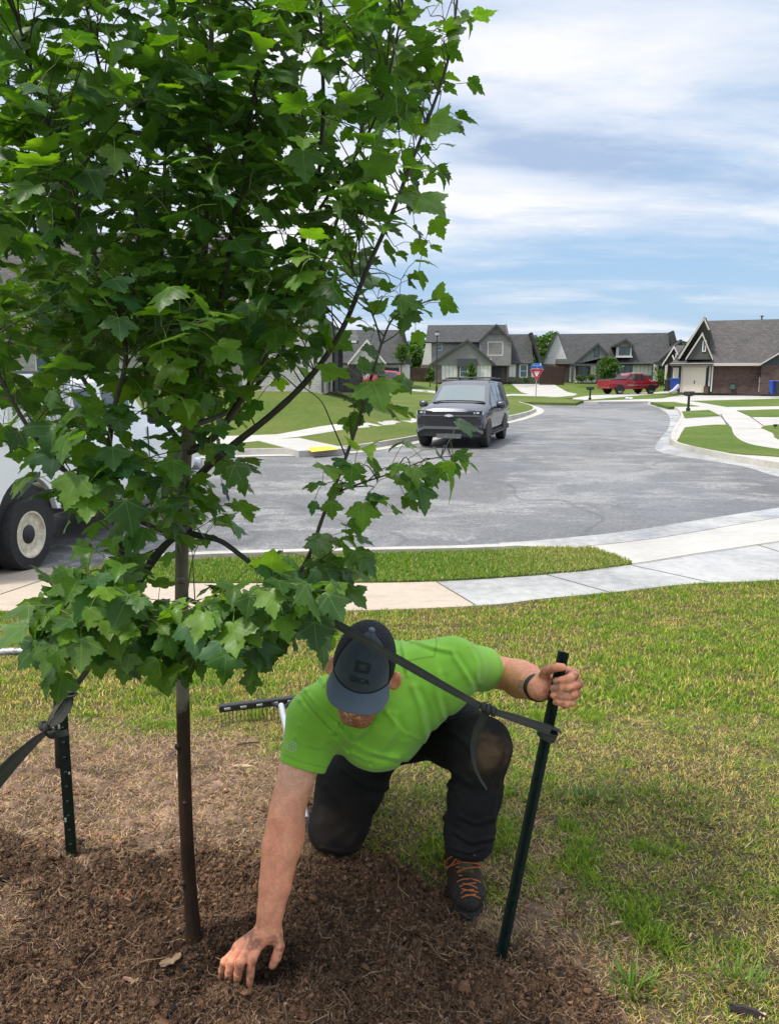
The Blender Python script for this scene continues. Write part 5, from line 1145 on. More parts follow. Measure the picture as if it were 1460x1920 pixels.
Ao = ri(.020, .0145, .009); Ai = ri(.0085, .0070, .003); nA = len(Ao); V2 = np.array(Ao + Ai); Ft = [[i, (i + 1) % nA, nA + (i + 1) % nA, nA + i] for i in range(nA)]; V2, Ft = subdivide_flat(V2, Ft, 2); decal('cap_emblem', V2, Ft, crown_pt(0, .40), exx, eyy, bvc, BLK, cap, PO)
# sleeve badge: a small hexagon outline with a mark
bvs = BVHTree.FromPolygons([Vector(v.co) + Vector(PO) for v in shirt.data.vertices], [tuple(p.vertices) for p in shirt.data.polygons]); BADGE = simple('silver_print', (.36, .46, .33), .5, .1, 40)
def badge(px, py, r):
    o = hitpx(bvs, px, py, 0); n_ = CAM - o; n_ /= np.linalg.norm(n_); ex = np.cross(UP, n_); ex /= np.linalg.norm(ex); ey = np.cross(n_, ex); ex, ey = ex * math.cos(-.15) + ey * math.sin(-.15), ey * math.cos(-.15) - ex * math.sin(-.15)
    A = [(r * math.sin(R(60 * k)), r * math.cos(R(60 * k))) for k in range(6)]; B = [(x * .80, y * .80) for x, y in A]; V2 = A + B; F = [[i, 6 + i, 6 + (i + 1) % 6, (i + 1) % 6] for i in range(6)]; n0 = 12
    for k in range(3):
        pts_ = [(.5 * r * math.cos(a), .5 * r * math.sin(a)) for a in np.linspace(.6 + k * 2.1, 2.0 + k * 2.1, 6)]
        V2 += pts_ + [(x * .62, y * .62) for x, y in pts_]; F += [[n0 + i, n0 + i + 1, n0 + 7 + i, n0 + 6 + i] for i in range(5)]; n0 += 12
    V2, F = subdivide_flat(np.array(V2), F, 1); decal('sleeve_badge', V2, F, o, ex, ey, bvs, BADGE, shirt, PO)
badge(548, 1400, .0155)
# wristband
b = MB(); wd = wrL - arL[-2]; wd /= np.linalg.norm(wd); wc = wrL - wd * .012; e1 = np.cross(wd, [0, 0, 1]); e1 /= np.linalg.norm(e1); e2 = np.cross(wd, e1); ringp = []
for i in range(25): a = 2 * math.pi * i / 24; ringp.append(wc + e1 * math.cos(a) * .0365 + e2 * math.sin(a) * .0355)
for dz in (-.008, -.003, .003, .008): b.tube(np.array(ringp) - PO + wd * dz, .0036, 6, cap=False)
WBND = b.build('wristband', simple('black_strap', (.012, .012, .014), .5, .2, 50), PZ, 60)
b = MB(); b.lathe(wc + (-e1 * .5 - UP * .4 - FW * .6) / 1 * .040 - PO, (-e1 * .5 - UP * .4 - FW * .6), [(.011, -.003), (.012, .001), (.011, .004)], 18); b.build('buckle', simple('steel_buckle', (.35, .35, .36), .3, .1, 50, metal=.9), WBND, 50)
# ------------------------------------------------------------------ stakes, straps, rake
PMARK = simple('pale_mark', (.42, .42, .36), .8, .3, 80)
def stake(A, B, label, face, hold=False):
    """studded T-section steel post from A on the ground to B"""
    A = np.array(A); B = np.array(B); ax = B - A; L = np.linalg.norm(ax); ax /= L; f = np.array(face, float); f -= ax * (f @ ax); f /= np.linalg.norm(f); sd = np.cross(ax, f)
    root = empty('steel_stake', tuple(A)); tag(root, label, 'stake', 'steel stakes driven beside the tree')
    sec = [(-.017, 0), (.017, 0), (.017, .0035), (.003, .0045), (.0025, .026), (-.0025, .026), (-.003, .0045), (-.017, .0035)]
    b = MB(); vs = []
    for t_ in (-.12, L): vs += [ax * t_ + sd * x + f * (-y) for x, y in sec]
    n = 8; b.add(vs, [[i, (i + 1) % n, n + (i + 1) % n, n + i] for i in range(n)] + [list(range(n))[::-1], list(range(n, 2 * n))]); k = 0
    for t_ in np.arange(.05, L - .02, .052):
        for e in (0,): b.box(ax * t_ + f * .0035 + sd * .000, (.011, .010, .008), M=np.stack([sd, ax, f], 1) , bev=.001)
    b.cur = 1
    for t_ in np.arange(.14, L - .15, .165): b.box(ax * t_ + f * .0012 + sd * (.010 if k % 2 else -.011), (.006, .007 if k % 2 else .014, .002), M=np.stack([sd, ax, f], 1)); k += 1
    b.build('post', [STK, PMARK], root)
    return root
t = NT('green_post_paint'); n_ = t.noise(60, 4, .7); t.set(col=t.ramp(n_, [(.35, (.002, .008, .006)), (.62, (.004, .016, .011)), (.74, (.02, .018, .012))]), rough=.38, spec=.5); t.bump(n_, .2, .002); STK = t.m
stake(postA, postB, 'dark green steel stake leaning right, its top gripped by the kneeling man', (.75, .65, .0))
SPa = WZ(135, 1608, 0.0); stake(SPa, SPa + np.array([.012, 0, .93]), 'dark green upright steel stake at the left, beside the knotted strap', (.25, -1, 0))
def m_web():
    t = NT('webbing'); uv = t.co('UV'); sp = t.N.new('ShaderNodeSeparateXYZ'); t.L.new(uv, sp.inputs[0])
    rib = t.math('SINE', t.math('MULTIPLY', sp.outputs[1], 2 * math.pi * 330)); ed = t.math('ABSOLUTE', t.math('SUBTRACT', sp.outputs[0], .5)); mid = t.math('LESS_THAN', ed, .03)
    c = t.mix(t.ramp(rib, [(.3, 0), (.8, 1)]), (.032, .034, .029), (.095, .098, .084)); c = t.mix(t.math('MULTIPLY', mid, .5), c, (.13, .135, .12)); n_ = t.noise(25, 4, .6); c = t.mix(t.math('MULTIPLY', t.ramp(n_, [(.5, 0), (.7, 1)]), .25), c, (.13, .10, .07))
    t.set(col=c, rough=.8, spec=.25); t.bump(rib, .5, .0012); return t.m
WEB = m_web()
def ribbon(name, P, w, nrm, par, n=7, th=.0018, off=None, cup=0.0):
    """woven strap: P centre points, w widths, nrm facing directions"""
    idx = np.linspace(0, len(P) - 1, (len(P) - 1) * n + 1); P2 = np.array(smoothline(P, n)); w = np.interp(idx, range(len(P)), w); N2 = np.stack([np.interp(idx, range(len(P)), [q[k] for q in nrm]) for k in range(3)], 1)
    T = np.gradient(P2, axis=0); T /= np.linalg.norm(T, axis=1)[:, None]; S = np.cross(T, N2); S /= np.linalg.norm(S, axis=1)[:, None]; Nn = np.cross(S, T); o = par_o(par)
    L = np.concatenate([[0], np.cumsum(np.linalg.norm(np.diff(P2, axis=0), axis=1))]); k = len(P2); m_ = 7; V, uv = [], []
    for sgn in (1, -1):
        for i in range(k):
            for j in range(m_):
                u = j / (m_ - 1) - .5; V.append(P2[i] + S[i] * w[i] * u + Nn[i] * (sgn * th / 2 + cup * w[i] * (u * u - .1) * 2)); uv.append((u + .5, L[i]))
    F = []; M_ = k * m_
    for i in range(k - 1):
        for j in range(m_ - 1): a = i * m_ + j; F += [[a, a + 1, a + m_ + 1, a + m_], [M_ + a, M_ + a + m_, M_ + a + m_ + 1, M_ + a + 1]]
        for j, fl in ((0, 1), (m_ - 1, 0)): a = i * m_ + j; q = [a, a + m_, M_ + a + m_, M_ + a]; F.append(q if fl else q[::-1])
    F += [[j, j + 1, M_ + j + 1, M_ + j][::-1] for j in range(m_ - 1)] + [[(k - 1) * m_ + j, (k - 1) * m_ + j + 1, M_ + (k - 1) * m_ + j + 1, M_ + (k - 1) * m_ + j] for j in range(m_ - 1)]
    return npmesh(name, np.array(V) - o, np.array(F), WEB, par, smooth=True, uv=np.array(uv), sharp=60)
def par_o(p): return np.array(p.location) if p else np.zeros(3)
def toc(p): v = CAM - p; return v / np.linalg.norm(v)
ST = empty('strap', tuple(W(345, 1003, 1.92))); tag(ST, 'long webbing strap running from the trunk across the grey cap to the leaning stake', 'strap', 'guy straps tied to the trunk')
pp = [(352, 1000, 1.915), (410, 1013, 1.915), (450, 1040, 1.92), (485, 1068, 1.925), (530, 1102, 1.93), (600, 1152, 1.925), (660, 1187, 1.925), (720, 1222, 1.935), (790, 1262, 1.975), (860, 1302, 2.02), (915, 1330, 2.035), (970, 1348, 2.05), (1032, 1370, 2.068)]
P = [W(*p) for p in pp]; ww = [.018, .013, .012, .012, .017, .020, .022, .022, .022, .019, .016, .022, .024]
nr = [toc(p) + np.array([0, 0, .5]) * math.sin(i * 1.3) * (.9 if i < 5 else .25) for i, p in enumerate(P)]; ribbon('webbing', P, ww, nr, ST, 8)
P = [W(*p) for p in ((900, 1322, 2.05), (935, 1336, 2.055), (985, 1350, 2.07), (1028, 1362, 2.10), (1050, 1371, 2.125))]; ribbon('webbing', P, [.015] * 5, [toc(p) + np.array([0, .3, .6]) for p in P], ST, 8)
pc = postA + (postB - postA) * .735; a_ = [pc + np.array([math.cos(t_) * .024, -.002 + math.sin(t_) * .026, -.010 * math.cos(t_)]) for t_ in np.linspace(-3.6, 1.9, 11)]; ribbon('loop', a_, [.025] * 11, [p - pc for p in a_], ST, 4)
b = MB()
for t_, r_ in ((0, .013), (1, .0145), (2, .0125)):
    c = W(907 + t_ * 9, 1326 + t_ * 4, 2.03); ring = [c + (np.array([math.sin(a) * .4, 0, math.cos(a)]) + np.array([0, math.sin(a), 0])) * r_ * .8 for a in np.linspace(0, 2 * math.pi, 14)]; b.tube(np.array(ring) - par_o(ST), .0062, 7, flat=.7)
b.build('knot', WEB, ST, 60)
P = [W(*p) for p in ((912, 1334, 2.03), (898, 1362, 2.06), (888, 1395, 2.085), (888, 1428, 2.10), (897, 1455, 2.105), (912, 1480, 2.11))]; ribbon('strap_tail', P, [.020, .023, .019, .011, .008, .006], [toc(p) + np.array([.5 * i / 5, 0, 0]) for i, p in enumerate(P)], ST, 7)
def wrap(root, z0, r_, n=3, ph=0):
    b = MB(); c = TO + np.array([Pt[np.argmin(abs(Pt[:, 2] - z0))][0] - TO[0], Pt[np.argmin(abs(Pt[:, 2] - z0))][1] - TO[1], 0])
    for i in range(n): b.tube([c + np.array([math.cos(a) * r_, math.sin(a) * r_, z0 + i * .012 + .004 * math.sin(a + ph)]) - par_o(root) for a in np.linspace(0, 2 * math.pi, 22)], .0055, 6, flat=.55)
    b.build('trunk_loop', WEB, root, 60)
wrap(ST, W(345, 1003, 1.92)[2] - .01, .022, 2)
SL = empty('strap', tuple(W(325, 1010, 1.93))); tag(SL, 'webbing strap knotted twice at the upright stake and widening towards the left edge', 'strap', 'guy straps tied to the trunk')
P = [W(*p) for p in ((338, 1004, 1.915), (318, 1015, 1.91), (290, 1046, 1.92), (262, 1090, 1.95), (225, 1150, 2.05), (190, 1215, 2.15), (160, 1262, 2.24), (134, 1298, 2.30))]
ribbon('webbing', P, [.018, .017, .022, .018, .017, .016, .017, .012], [toc(p) + np.array([.6, 0, .4]) * math.sin(i) for i, p in enumerate(P)], SL, 7)
P = [W(*p) for p in ((136, 1300, 2.30), (128, 1322, 2.32), (112, 1345, 2.33), (93, 1362, 2.32))]; ribbon('webbing', P, [.012, .032, .034, .014], [toc(p) + np.array([-.2, 0, .3]) for p in P], SL, 8, cup=.15)
P = [W(*p) for p in ((128, 1298, 2.29), (112, 1318, 2.29), (98, 1340, 2.29), (90, 1358, 2.30))]; ribbon('webbing', P, [.010, .013, .014, .011], [toc(p) + np.array([-.7, 0, .1]) for p in P], SL, 7)
P = [W(*p) for p in ((88, 1372, 2.30), (60, 1395, 2.12), (20, 1434, 1.80), (-25, 1484, 1.50), (-90, 1556, 1.25), (-170, 1650, 1.05))]; ribbon('webbing', P, [.014, .034, .048, .050, .050, .050], [toc(p) + np.array([.25, 0, -.15]) for p in P], SL, 9, cup=.12)
P = [W(*p) for p in ((90, 1370, 2.32), (104, 1374, 2.38), (116, 1376, 2.43), (128, 1372, 2.46))]; ribbon('webbing', P, [.022, .020, .020, .02], [toc(p) for p in P], SL, 6)
b = MB()
for (cx, cy, cd), n_, s_ in (((131, 1299, 2.29), 3, .012), ((88, 1366, 2.30), 4, .015)):
    b = MB()
    for i in range(n_):
        c = W(cx + (i - 1) * 4, cy + (i - 1) * 4, cd); tl = rng.normal(size=3) * .35 + np.array([.5, 0, .6]); tl /= np.linalg.norm(tl); e1 = np.cross(tl, [0, 1, 0]); e1 /= np.linalg.norm(e1); e2 = np.cross(tl, e1)
        b.tube([c + (e1 * math.cos(a) + e2 * math.sin(a) * .8) * s_ - par_o(SL) for a in np.linspace(0, 2 * math.pi, 14)], .0072, 7, flat=.6)
    b.build('knot', WEB, SL, 60)
wrap(SL, W(345, 1003, 1.92)[2] + .018, .0215, 1, 2)
# landscape rake on the grass behind the man
ALU = simple('brushed_aluminium', (.58, .60, .63), .35, .12, 30, .1, 200, metal=.7); BLKP = simple('black_painted_steel', (.02, .02, .022), .45, .3, 30, .2, 90)
def groundp(px, py, up=0.0):
    z = 0.0
    for _ in range(12): p = WZ(px, py, z + up); z = float(Yz(p[0], p[1]))
    return WZ(px, py, z + up)
rl, rr_, ra, rb = groundp(411, 1331, .085), groundp(642, 1303, .085), groundp(526, 1318, .10), groundp(574, 1538, .05)
RK = empty('landscape_rake', tuple(ra)); tag(RK, 'wide black-headed landscape rake with aluminium handle lying on the grass behind the man', 'rake')
dr_ = (rr_ - rl); Lr = np.linalg.norm(dr_); dr_ /= Lr; fy = np.cross([0, 0, 1.0], dr_); Mr = np.stack([dr_, fy, np.array([0, 0, 1.0])], 1); b = MB(); mid = (rl + rr_) / 2
b.box(mid - ra, (Lr, .006, .030), M=Mr, bev=.002); b.box(mid - ra + np.array([0, 0, .016]) + fy * .012, (Lr, .028, .005), M=Mr, bev=.002); b.build('head', BLKP, RK)
b = MB(); nt_ = 34
for i in range(nt_):
    p = rl + dr_ * Lr * (i + .5) / nt_; b.tube([p - ra + np.array([0, 0, -.01]), p - ra + np.array([0, 0, -.05]) - fy * .002, p - ra + np.array([0, 0, -.088]) - fy * .014], [.0024, .0022, .0014], 5)
b.build('tines', simple('rusty_tine', (.10, .065, .04), .6, .4, 60), RK, 60)
for i in range(8): b = MB(); p = rl + dr_ * Lr * (i + .5) / 8; b.box(p - ra - fy * .0045 + np.array([0, 0, .002]), (.030, .005, .012), M=Mr, bev=.002); b.build('tine_clip', ALU, RK)
b = MB(); b.tube([mid + dr_ * .05 - ra, ra + (rb - ra) * .07 - ra, mid - dr_ * .05 - ra], .009, 7); b.build('bracket', BLKP, RK, 60)
b = MB(); b.tube([ra + (rb - ra) * .03 - ra, rb - ra], .0145, 14); b.build('handle', ALU, RK, 60)
# bent tube at the left
q0 = W(-130, 1226, 2.95); q1 = W(60, 1221, 2.95); q2 = W(88, 1225, 2.95); q3 = W(102, 1240, 2.95); gp = groundp(109, 1440, 0)
TH = empty('tool_handle', tuple(q2)); tag(TH, 'scuffed metal tube bent down at its end behind the upright left stake', 'tool handle')
b = MB(); b.tube(smoothline([q0 - q2, q1 - q2, q2 - q2, q3 - q2], 5), .0140, 14); t = NT('scuffed_tube'); n_ = t.noise(14, 5, .7); t.set(col=t.ramp(n_, [(.42, (.13, .14, .15)), (.56, (.44, .43, .42)), (.7, (.36, .28, .21))]), rough=.5, metal=.35); b.build('tube', t.m, TH, 60)
b = MB(); b.tube([q3 - q2, W(105, 1300, 2.95) - q2, gp - q2], .010, 10); b.build('leg', BLKP, TH, 60); b = MB(); b.tube([q0 - q2, groundp(-150, 1430, 0) - q2], .010, 10); b.build('leg', BLKP, TH, 60)
b = MB(); b.tube([W(93, 1262, 2.93) - q2, W(112, 1250, 2.93) - q2], .008, 8); b.build('clamp', BLKP, TH, 60)
# ------------------------------------------------------------------ vehicles
GLASS = NT('car_glass').set(col=(.03, .04, .045), rough=.06, spec=.8, coat=.5).m
SKYGL = NT('sky_toned_glass').set(col=(.10, .13, .135), rough=.08, spec=.9, coat=.6).m  # the sky's reflection is put into the base colour as a paler tone
RUB = simple('tyre_rubber', (.018, .018, .019), .8, .4, 20, .4, 120); DARKP = simple('dark_plastic', (.014, .014, .015), .55, .3, 30)
CHR = NT('bright_metal').set(col=(.55, .56, .58), rough=.25, metal=.9).m; LAMP = NT('lamp_lens').set(col=(.55, .57, .6), rough=.15, spec=.7, coat=.5).m
REDL = NT('red_lens').set(col=(.40, .012, .012), rough=.2, coat=.5).m; GREYP = NT('grey_trim').set(col=(.14, .145, .15), rough=.4, metal=.5).m
def paint(name, c, mt=.35): return NT(name).set(col=c, rough=.32, metal=mt, coat=.8, coatr=.06).m
def ring_pts(s):
    X, zb, ze, zt, wl, wt = s
    return [(wl * .88, zb), (wl * .975, zb + .10), (wl, (zb + ze) * .5), (wl * .985, ze - .06), (wl * .955, ze), (wt, zt - .055), (wt * .90, zt - .015), (wt * .5, zt + .012), (0, zt + .018)]
def side_at(st, X):
    i = max(j for j in range(len(st) - 1) if st[j][0] <= X + 1e-6); t_ = (X - st[i][0]) / (st[i + 1][0] - st[i][0]); return ring_pts(tuple(st[i][k] + (st[i + 1][k] - st[i][k]) * t_ for k in range(6)))
def car_body(st, m, par):
    V = []; n = 17
    for s in st:
        r_ = ring_pts(s); V += [(s[0], -y, z) for y, z in r_] + [(s[0], y, z) for y, z in r_[-2::-1]]
    F = [[i * n + j, (i + 1) * n + j, (i + 1) * n + j + 1, i * n + j + 1] for i in range(len(st) - 1) for j in range(n - 1)] + [[i * n + n - 1, (i + 1) * n + n - 1, (i + 1) * n, i * n] for i in range(len(st) - 1)]
    b = MB(); b.add(V, F); b.add(V[:n], [list(range(n))]); b.add(V[-n:], [list(range(n))[::-1]]); return b.build('body', m, par, 32)
def side_window(st, X0, X1, sg, m, par, f0=.10, f1=.88, sl0=0.0, sl1=0.0, n=6, name='window', off=.006):
    b = MB(); vs = []
    for k in range(n + 1):
        X = X0 + (X1 - X0) * k / n
        for f, sl in ((f0, 0), (f1, 1)):
            Xs = X + sl * (sl0 * (1 - k / n) + sl1 * k / n); r_ = side_at(st, Xs); y = r_[4][0] + (r_[5][0] - r_[4][0]) * f; z = r_[4][1] + (r_[5][1] - r_[4][1]) * f; vs.append((Xs, sg * (y + off), z))
    b.add(vs, [[2 * k, 2 * k + 2, 2 * k + 3, 2 * k + 1] if sg < 0 else [2 * k, 2 * k + 1, 2 * k + 3, 2 * k + 2] for k in range(n)]); return b.build(name, m, par)
def glass_slope(st, i, f0, f1, m, par, name='windscreen', inset=.93):
    """pane over the slope between station i and i+1 (windscreen or rear window)"""
    b = MB(); vs = []
    for f in (f0, f1):
        s = tuple(st[i][k] + (st[i + 1][k] - st[i][k]) * f for k in range(6)); r_ = ring_pts(s)
        up = .008
        for y in np.linspace(-1, 1, 9):
            w = r_[6][0] * inset * (1.0); zz = np.interp(abs(y) * w, [0, r_[7][0], r_[6][0]], [r_[8][1], r_[7][1], r_[6][1]]); vs.append((s[0] + (.012 if st[i + 1][3] < st[i][3] else -.012), y * w, zz + up))
    b.add(vs, [[j, j + 1, 9 + j + 1, 9 + j] if st[i + 1][3] > st[i][3] else [j, 9 + j, 9 + j + 1, j + 1] for j in range(8)]); return b.build(name, m, par)
def wheel(par, X, Y, r_, w, sg, style, rimm):
    c = (X, Y, r_); t_ = MB(); t_.lathe(c, (0, sg, 0), [(r_ * .62, -w), (r_ * .93, -w), (r_, -w * .85), (r_, -w * .15), (r_ * .95, 0), (r_ * .66, .004), (r_ * .62, -.01), (r_ * .55, -.05)], 40)
    o = t_.build('wheel', RUB, par, 40); b = MB(); q = (X, Y + sg * -.012, r_)
    if style == 'spoke':
        b.lathe(q, (0, sg, 0), [(r_ * .66, -.03), (r_ * .66, .008), (r_ * .60, .010), (r_ * .58, -.04), (r_ * .1, -.05)], 36)
        for k in range(6):
            a = k * math.pi / 3 + .3; ex = np.array([math.cos(a), 0, math.sin(a)]); ey = np.array([-math.sin(a), 0, math.cos(a)])
            for s_ in (-1, 1): b.box(np.array(q) + ex * r_ * .34 + ey * s_ * r_ * .05 + np.array([0, sg * -.006, 0]), (r_ * .52, r_ * .07, .02), M=np.stack([ex, ey, np.array([0, 1.0, 0])], 1))
        b.lathe(q, (0, sg, 0), [(r_ * .17, -.02), (r_ * .17, .008), (r_ * .10, .014)], 14)
    else:
        b.lathe(q, (0, sg, 0), [(r_ * .66, -.03), (r_ * .66, .012), (r_ * .60, .012), (r_ * .57, -.02), (r_ * .50, -.035), (r_ * .47, -.08), (r_ * .34, -.085), (r_ * .28, -.07), (r_ * .10, -.07)], 40)
    b.build('rim', rimm, o, 40)
    if style == 'steel':
        b = MB(); b.lathe(q, (0, sg, 0), [(r_ * .27, -.075), (r_ * .26, -.02), (r_ * .19, .0), (r_ * .10, .01)], 20)
        for k in range(8): a = k * math.pi / 4; b.lathe((X + math.cos(a) * r_ * .37, q[1] - sg * .08, r_ + math.sin(a) * r_ * .37), (0, sg, 0), [(r_ * .035, 0), (r_ * .035, .02)], 8)
        b.build('hub', DARKP, o, 40)
        b = MB()
        for k in range(8): a = (k + .5) * math.pi / 4; b.lathe((X + math.cos(a) * r_ * .42, q[1] - sg * .082, r_ + math.sin(a) * r_ * .42), (0, sg, 0), [(r_ * .055, .0), (r_ * .05, .003)], 10)
        b.build('hand_hole', DARKP, o, 40)
    return o
def arch(par, X, sg, Y, r_, m=None):
    b = MB(); pts = [(X + math.cos(a) * r_, math.sin(a) * r_ * 1.0) for a in np.linspace(-.15, math.pi + .15, 22)]; zc = .38
    b.prism([(x, zc + z) for x, z in pts], Y * sg * .80, Y * sg, 'y'); return b.build('wheel_arch', m or DARKP, par)
# silver-grey SUV driving towards the camera
st = [(-1.22, .62, 1.12, 1.20, .90, .78), (-1.18, .52, 1.16, 1.66, .97, .74), (-1.02, .46, 1.17, 1.84, 1.0, .74), (.4, .42, 1.17, 1.89, 1.02, .77), (1.45, .42, 1.17, 1.88, 1.02, .78), (1.72, .42, 1.17, 1.83, 1.02, .77), (2.50, .42, 1.17, 1.27, 1.02, .90), (2.62, .42, 1.14, 1.24, 1.02, .90), (3.55, .45, 1.07, 1.20, 1.01, .84), (3.80, .50, .98, 1.13, .98, .78), (3.88, .58, .84, 1.02, .94, .74)]
c0 = WZ(851, 837, ZR + .002); hdg = math.atan2(-math.cos(R(17)), -math.sin(R(17))); SV = empty('suv', tuple(c0 + np.array([math.sin(R(17)), math.cos(R(17)), 0]) * 3.15), hdg); tag(SV, 'dark grey SUV with black grille driving towards the camera on the street', 'suv')
SVP = paint('grey_metallic_paint', (.06, .064, .08), .6); body_ = car_body(st, SVP, SV)
glass_slope(st, 5, .14, .93, SKYGL, SV)
for sg in (-1, 1):
    side_window(st, 1.02, 1.66, sg, GLASS, SV, .10, .90, 0, .0); side_window(st, .02, .92, sg, GLASS, SV); side_window(st, -.98, -.10, sg, SKYGL, SV, .12, .9)
    side_window(st, 1.72, 2.05, sg, GLASS, SV, .10, .55, 0, -.25)
    for X in (0, 3.07): arch(SV, X, sg, 1.028, .47); wheel(SV, X, sg * 1.02, .405, .27, sg, 'spoke', GREYP)
    b = MB(); b.box((2.15, sg * 1.20, 1.20), (.14, .26, .20), bev=.04); mi = b.build('mirror', SVP, SV, 50); b = MB(); b.box((2.15, sg * 1.05, 1.12), (.07, .10, .05)); b.build('mirror_arm', DARKP, mi)
    b = MB(); b.box((1.52, sg * 1.04, .36), (2.2, .12, .05), bev=.02); b.build('running_board', DARKP, SV, 50)
    for X in (.38, 1.30): b = MB(); b.box((X, sg * 1.022, 1.02), (.18, .03, .035), bev=.01); b.build('door_handle', CHR, SV, 50)
    b = MB(); b.tube([(-.9, sg * .70, 1.90), (-.8, sg * .70, 1.95), (1.2, sg * .71, 1.97), (1.4, sg * .71, 1.90)], .02, 8); b.build('roof_rail', DARKP, SV, 60)
    hl = MB(); hl.prism([(sg * .50, .985), (sg * .93, .965), (sg * .95, 1.085), (sg * .52, 1.075)], 3.70, 3.865, 'x'); hh = hl.build('headlight', DARKP, SV); b = MB()
    for k in range(3): b.box((3.868, sg * (.58 + .12 * k), 1.03), (.012, .085, .05), bev=.005)
    b.build('lamp', LAMP, hh); b = MB(); b.box((3.80, sg * .955, 1.03), (.10, .03, .10)); b.build('side_lamp', LAMP, hh)
    b = MB(); b.prism([(sg * .72, .66), (sg * .93, .62), (sg * .96, .90), (sg * .74, .92)], 3.75, 3.874, 'x'); b.build('side_intake', GREYP, SV); b = MB(); b.prism([(sg * .74, .70), (sg * .90, .68), (sg * .93, .86), (sg * .75, .88)], 3.86, 3.884, 'x'); b.build('fog_light_recess', DARKP, SV)
    b = MB(); b.box((3.84, sg * .48, .47), (.06, .10, .04), bev=.01); b.build('tow_hook', REDL, SV, 50); b = MB(); b.box((3.28, sg * 1.023, .80), (.10, .02, .05)); b.build('side_marker', REDL, SV)
for X in (.1, .9): b = MB(); b.tube([(X, -.70, 1.955), (X, -.66, 1.985), (X, .66, 1.985), (X, .70, 1.955)], .022, 8); b.build('cross_bar', DARKP, SV, 60)
b = MB(); b.prism([(-.70, .62), (.70, .62), (.74, .90), (.66, .985), (-.66, .985), (-.74, .90)], 3.6, 3.895, 'x'); gr_ = b.build('grille', DARKP, SV); b = MB(); b.span((3.89, -.70, .985), (3.885 - .1, .70, 1.06)); b.build('upper_grille', DARKP, gr_)
b = MB(); b.span((3.80, -.93, .93), (3.905, .93, .965)); b.build('chrome_bar', GREYP, gr_); b = MB(); [b.span((3.88, -.66, z), (3.90, .66, z + .012)) for z in (.66, .72, .78, .84)]; b.build('grille_slats', simple('gloss_black', (.02, .02, .022), .6, .1), gr_)
b = MB(); b.prism([(-.125, .925), (-.045, .925), (-.045, .91), (.045, .91), (.045, .925), (.125, .925), (.105, .972), (.045, .972), (.045, .987), (-.045, .987), (-.045, .972), (-.105, .972)], 3.90, 3.925, 'x'); b.build('emblem', NT('emblem').set(col=(.75, .76, .78), rough=.3, metal=.4).m, SV)
b = MB(); b.prism([(-.72, .56), (.72, .56), (.97, .44), (.97, .52), (.74, .64), (-.74, .64), (-.97, .52), (-.97, .44)], 3.74, 3.91, 'x'); b.build('bumper', GREYP, SV, 30); b = MB(); b.prism([(-.90, .36), (.90, .36), (.97, .50), (.72, .57), (-.72, .57), (-.97, .50)], 3.45, 3.87, 'x'); b.build('lower_bumper', DARKP, SV)
b = MB(); b.prism([(-.34, .30), (.34, .30), (.38, .43), (-.38, .43)], 3.5, 3.885, 'x'); b.build('skid_plate', GREYP, SV); b = MB(); b.span((3.4, -1.0, .30), (-1.0, 1.0, .45)); b.build('underside', DARKP, SV)
b = MB(); b.box((2.56, 0, 1.265), (.16, 1.6, .02)); b.build('wiper_cowl', DARKP, SV)
# red pickup on the far driveway
def red_truck():
    p = GL(1149, 739); o = empty('pickup_truck', tuple(p), R(20)); tag(o, 'red crew-cab pickup truck with bright wheels parked on the far driveway', 'pickup truck')
    P_ = paint('red_paint', (.26, .006, .018), .2)
    s = [(-1.15, .60, 1.10, 1.20, .92, .86), (-1.10, .50, 1.12, 1.26, .97, .92), (.60, .46, 1.12, 1.30, 1.0, .92), (.75, .46, 1.12, 1.33, 1.0, .86), (1.30, .45, 1.12, 1.82, 1.0, .76), (1.7, .45, 1.12, 1.88, 1.0, .76), (2.6, .45, 1.12, 1.86, 1.0, .76), (3.40, .45, 1.12, 1.26, 1.0, .86), (3.5, .45, 1.10, 1.22, 1.0, .86), (4.35, .48, 1.04, 1.15, .97, .80), (4.50, .58, .90, 1.04, .92, .74)]
    s = [(X * .93, *q) for X, *q in s]; car_body(s, P_, o)
    for sg in (-1, 1):
        side_window(s, 1.36, 1.98, sg, GLASS, o, .10, .88); side_window(s, 2.06, 2.50, sg, GLASS, o, .10, .88, 0, .0); side_window(s, .75, 1.25, sg, GLASS, o, .12, .86, .3, 0)
        for X in (0, 3.3): arch(o, X, sg, 1.006, .46); wheel(o, X, sg * 1.0, .40, .26, sg, 'spoke', CHR)
        b = MB(); b.box((2.9, sg * 1.13, 1.22), (.14, .2, .16), bev=.03); b.build('mirror', P_, o, 50); b = MB(); b.box((-1.07, sg * .93, .98), (.05, .12, .30)); b.build('tail_light', REDL, o)
        b = MB(); b.box((1.9, sg * 1.006, .80), (2.3, .02, .05)); b.build('chrome_strip', CHR, o)
        for X in (1.42, 2.2): b = MB(); b.box((X, sg * 1.006, 1.02), (.2, .03, .04)); b.build('door_handle', CHR, o)
    b = MB(); b.prism([(-1.06, 1.255), (.72, 1.31), (1.22, 1.80), (1.28, 1.86), (.66, 1.36), (-1.06, 1.29)], -.84, .84, 'y'); b.build('bed_cover', DARKP, o); b = MB(); b.box((-1.1, 0, .56), (.12, 1.8, .16), bev=.03); b.build('rear_bumper', P_, o, 50)
    return o
RT = red_truck()
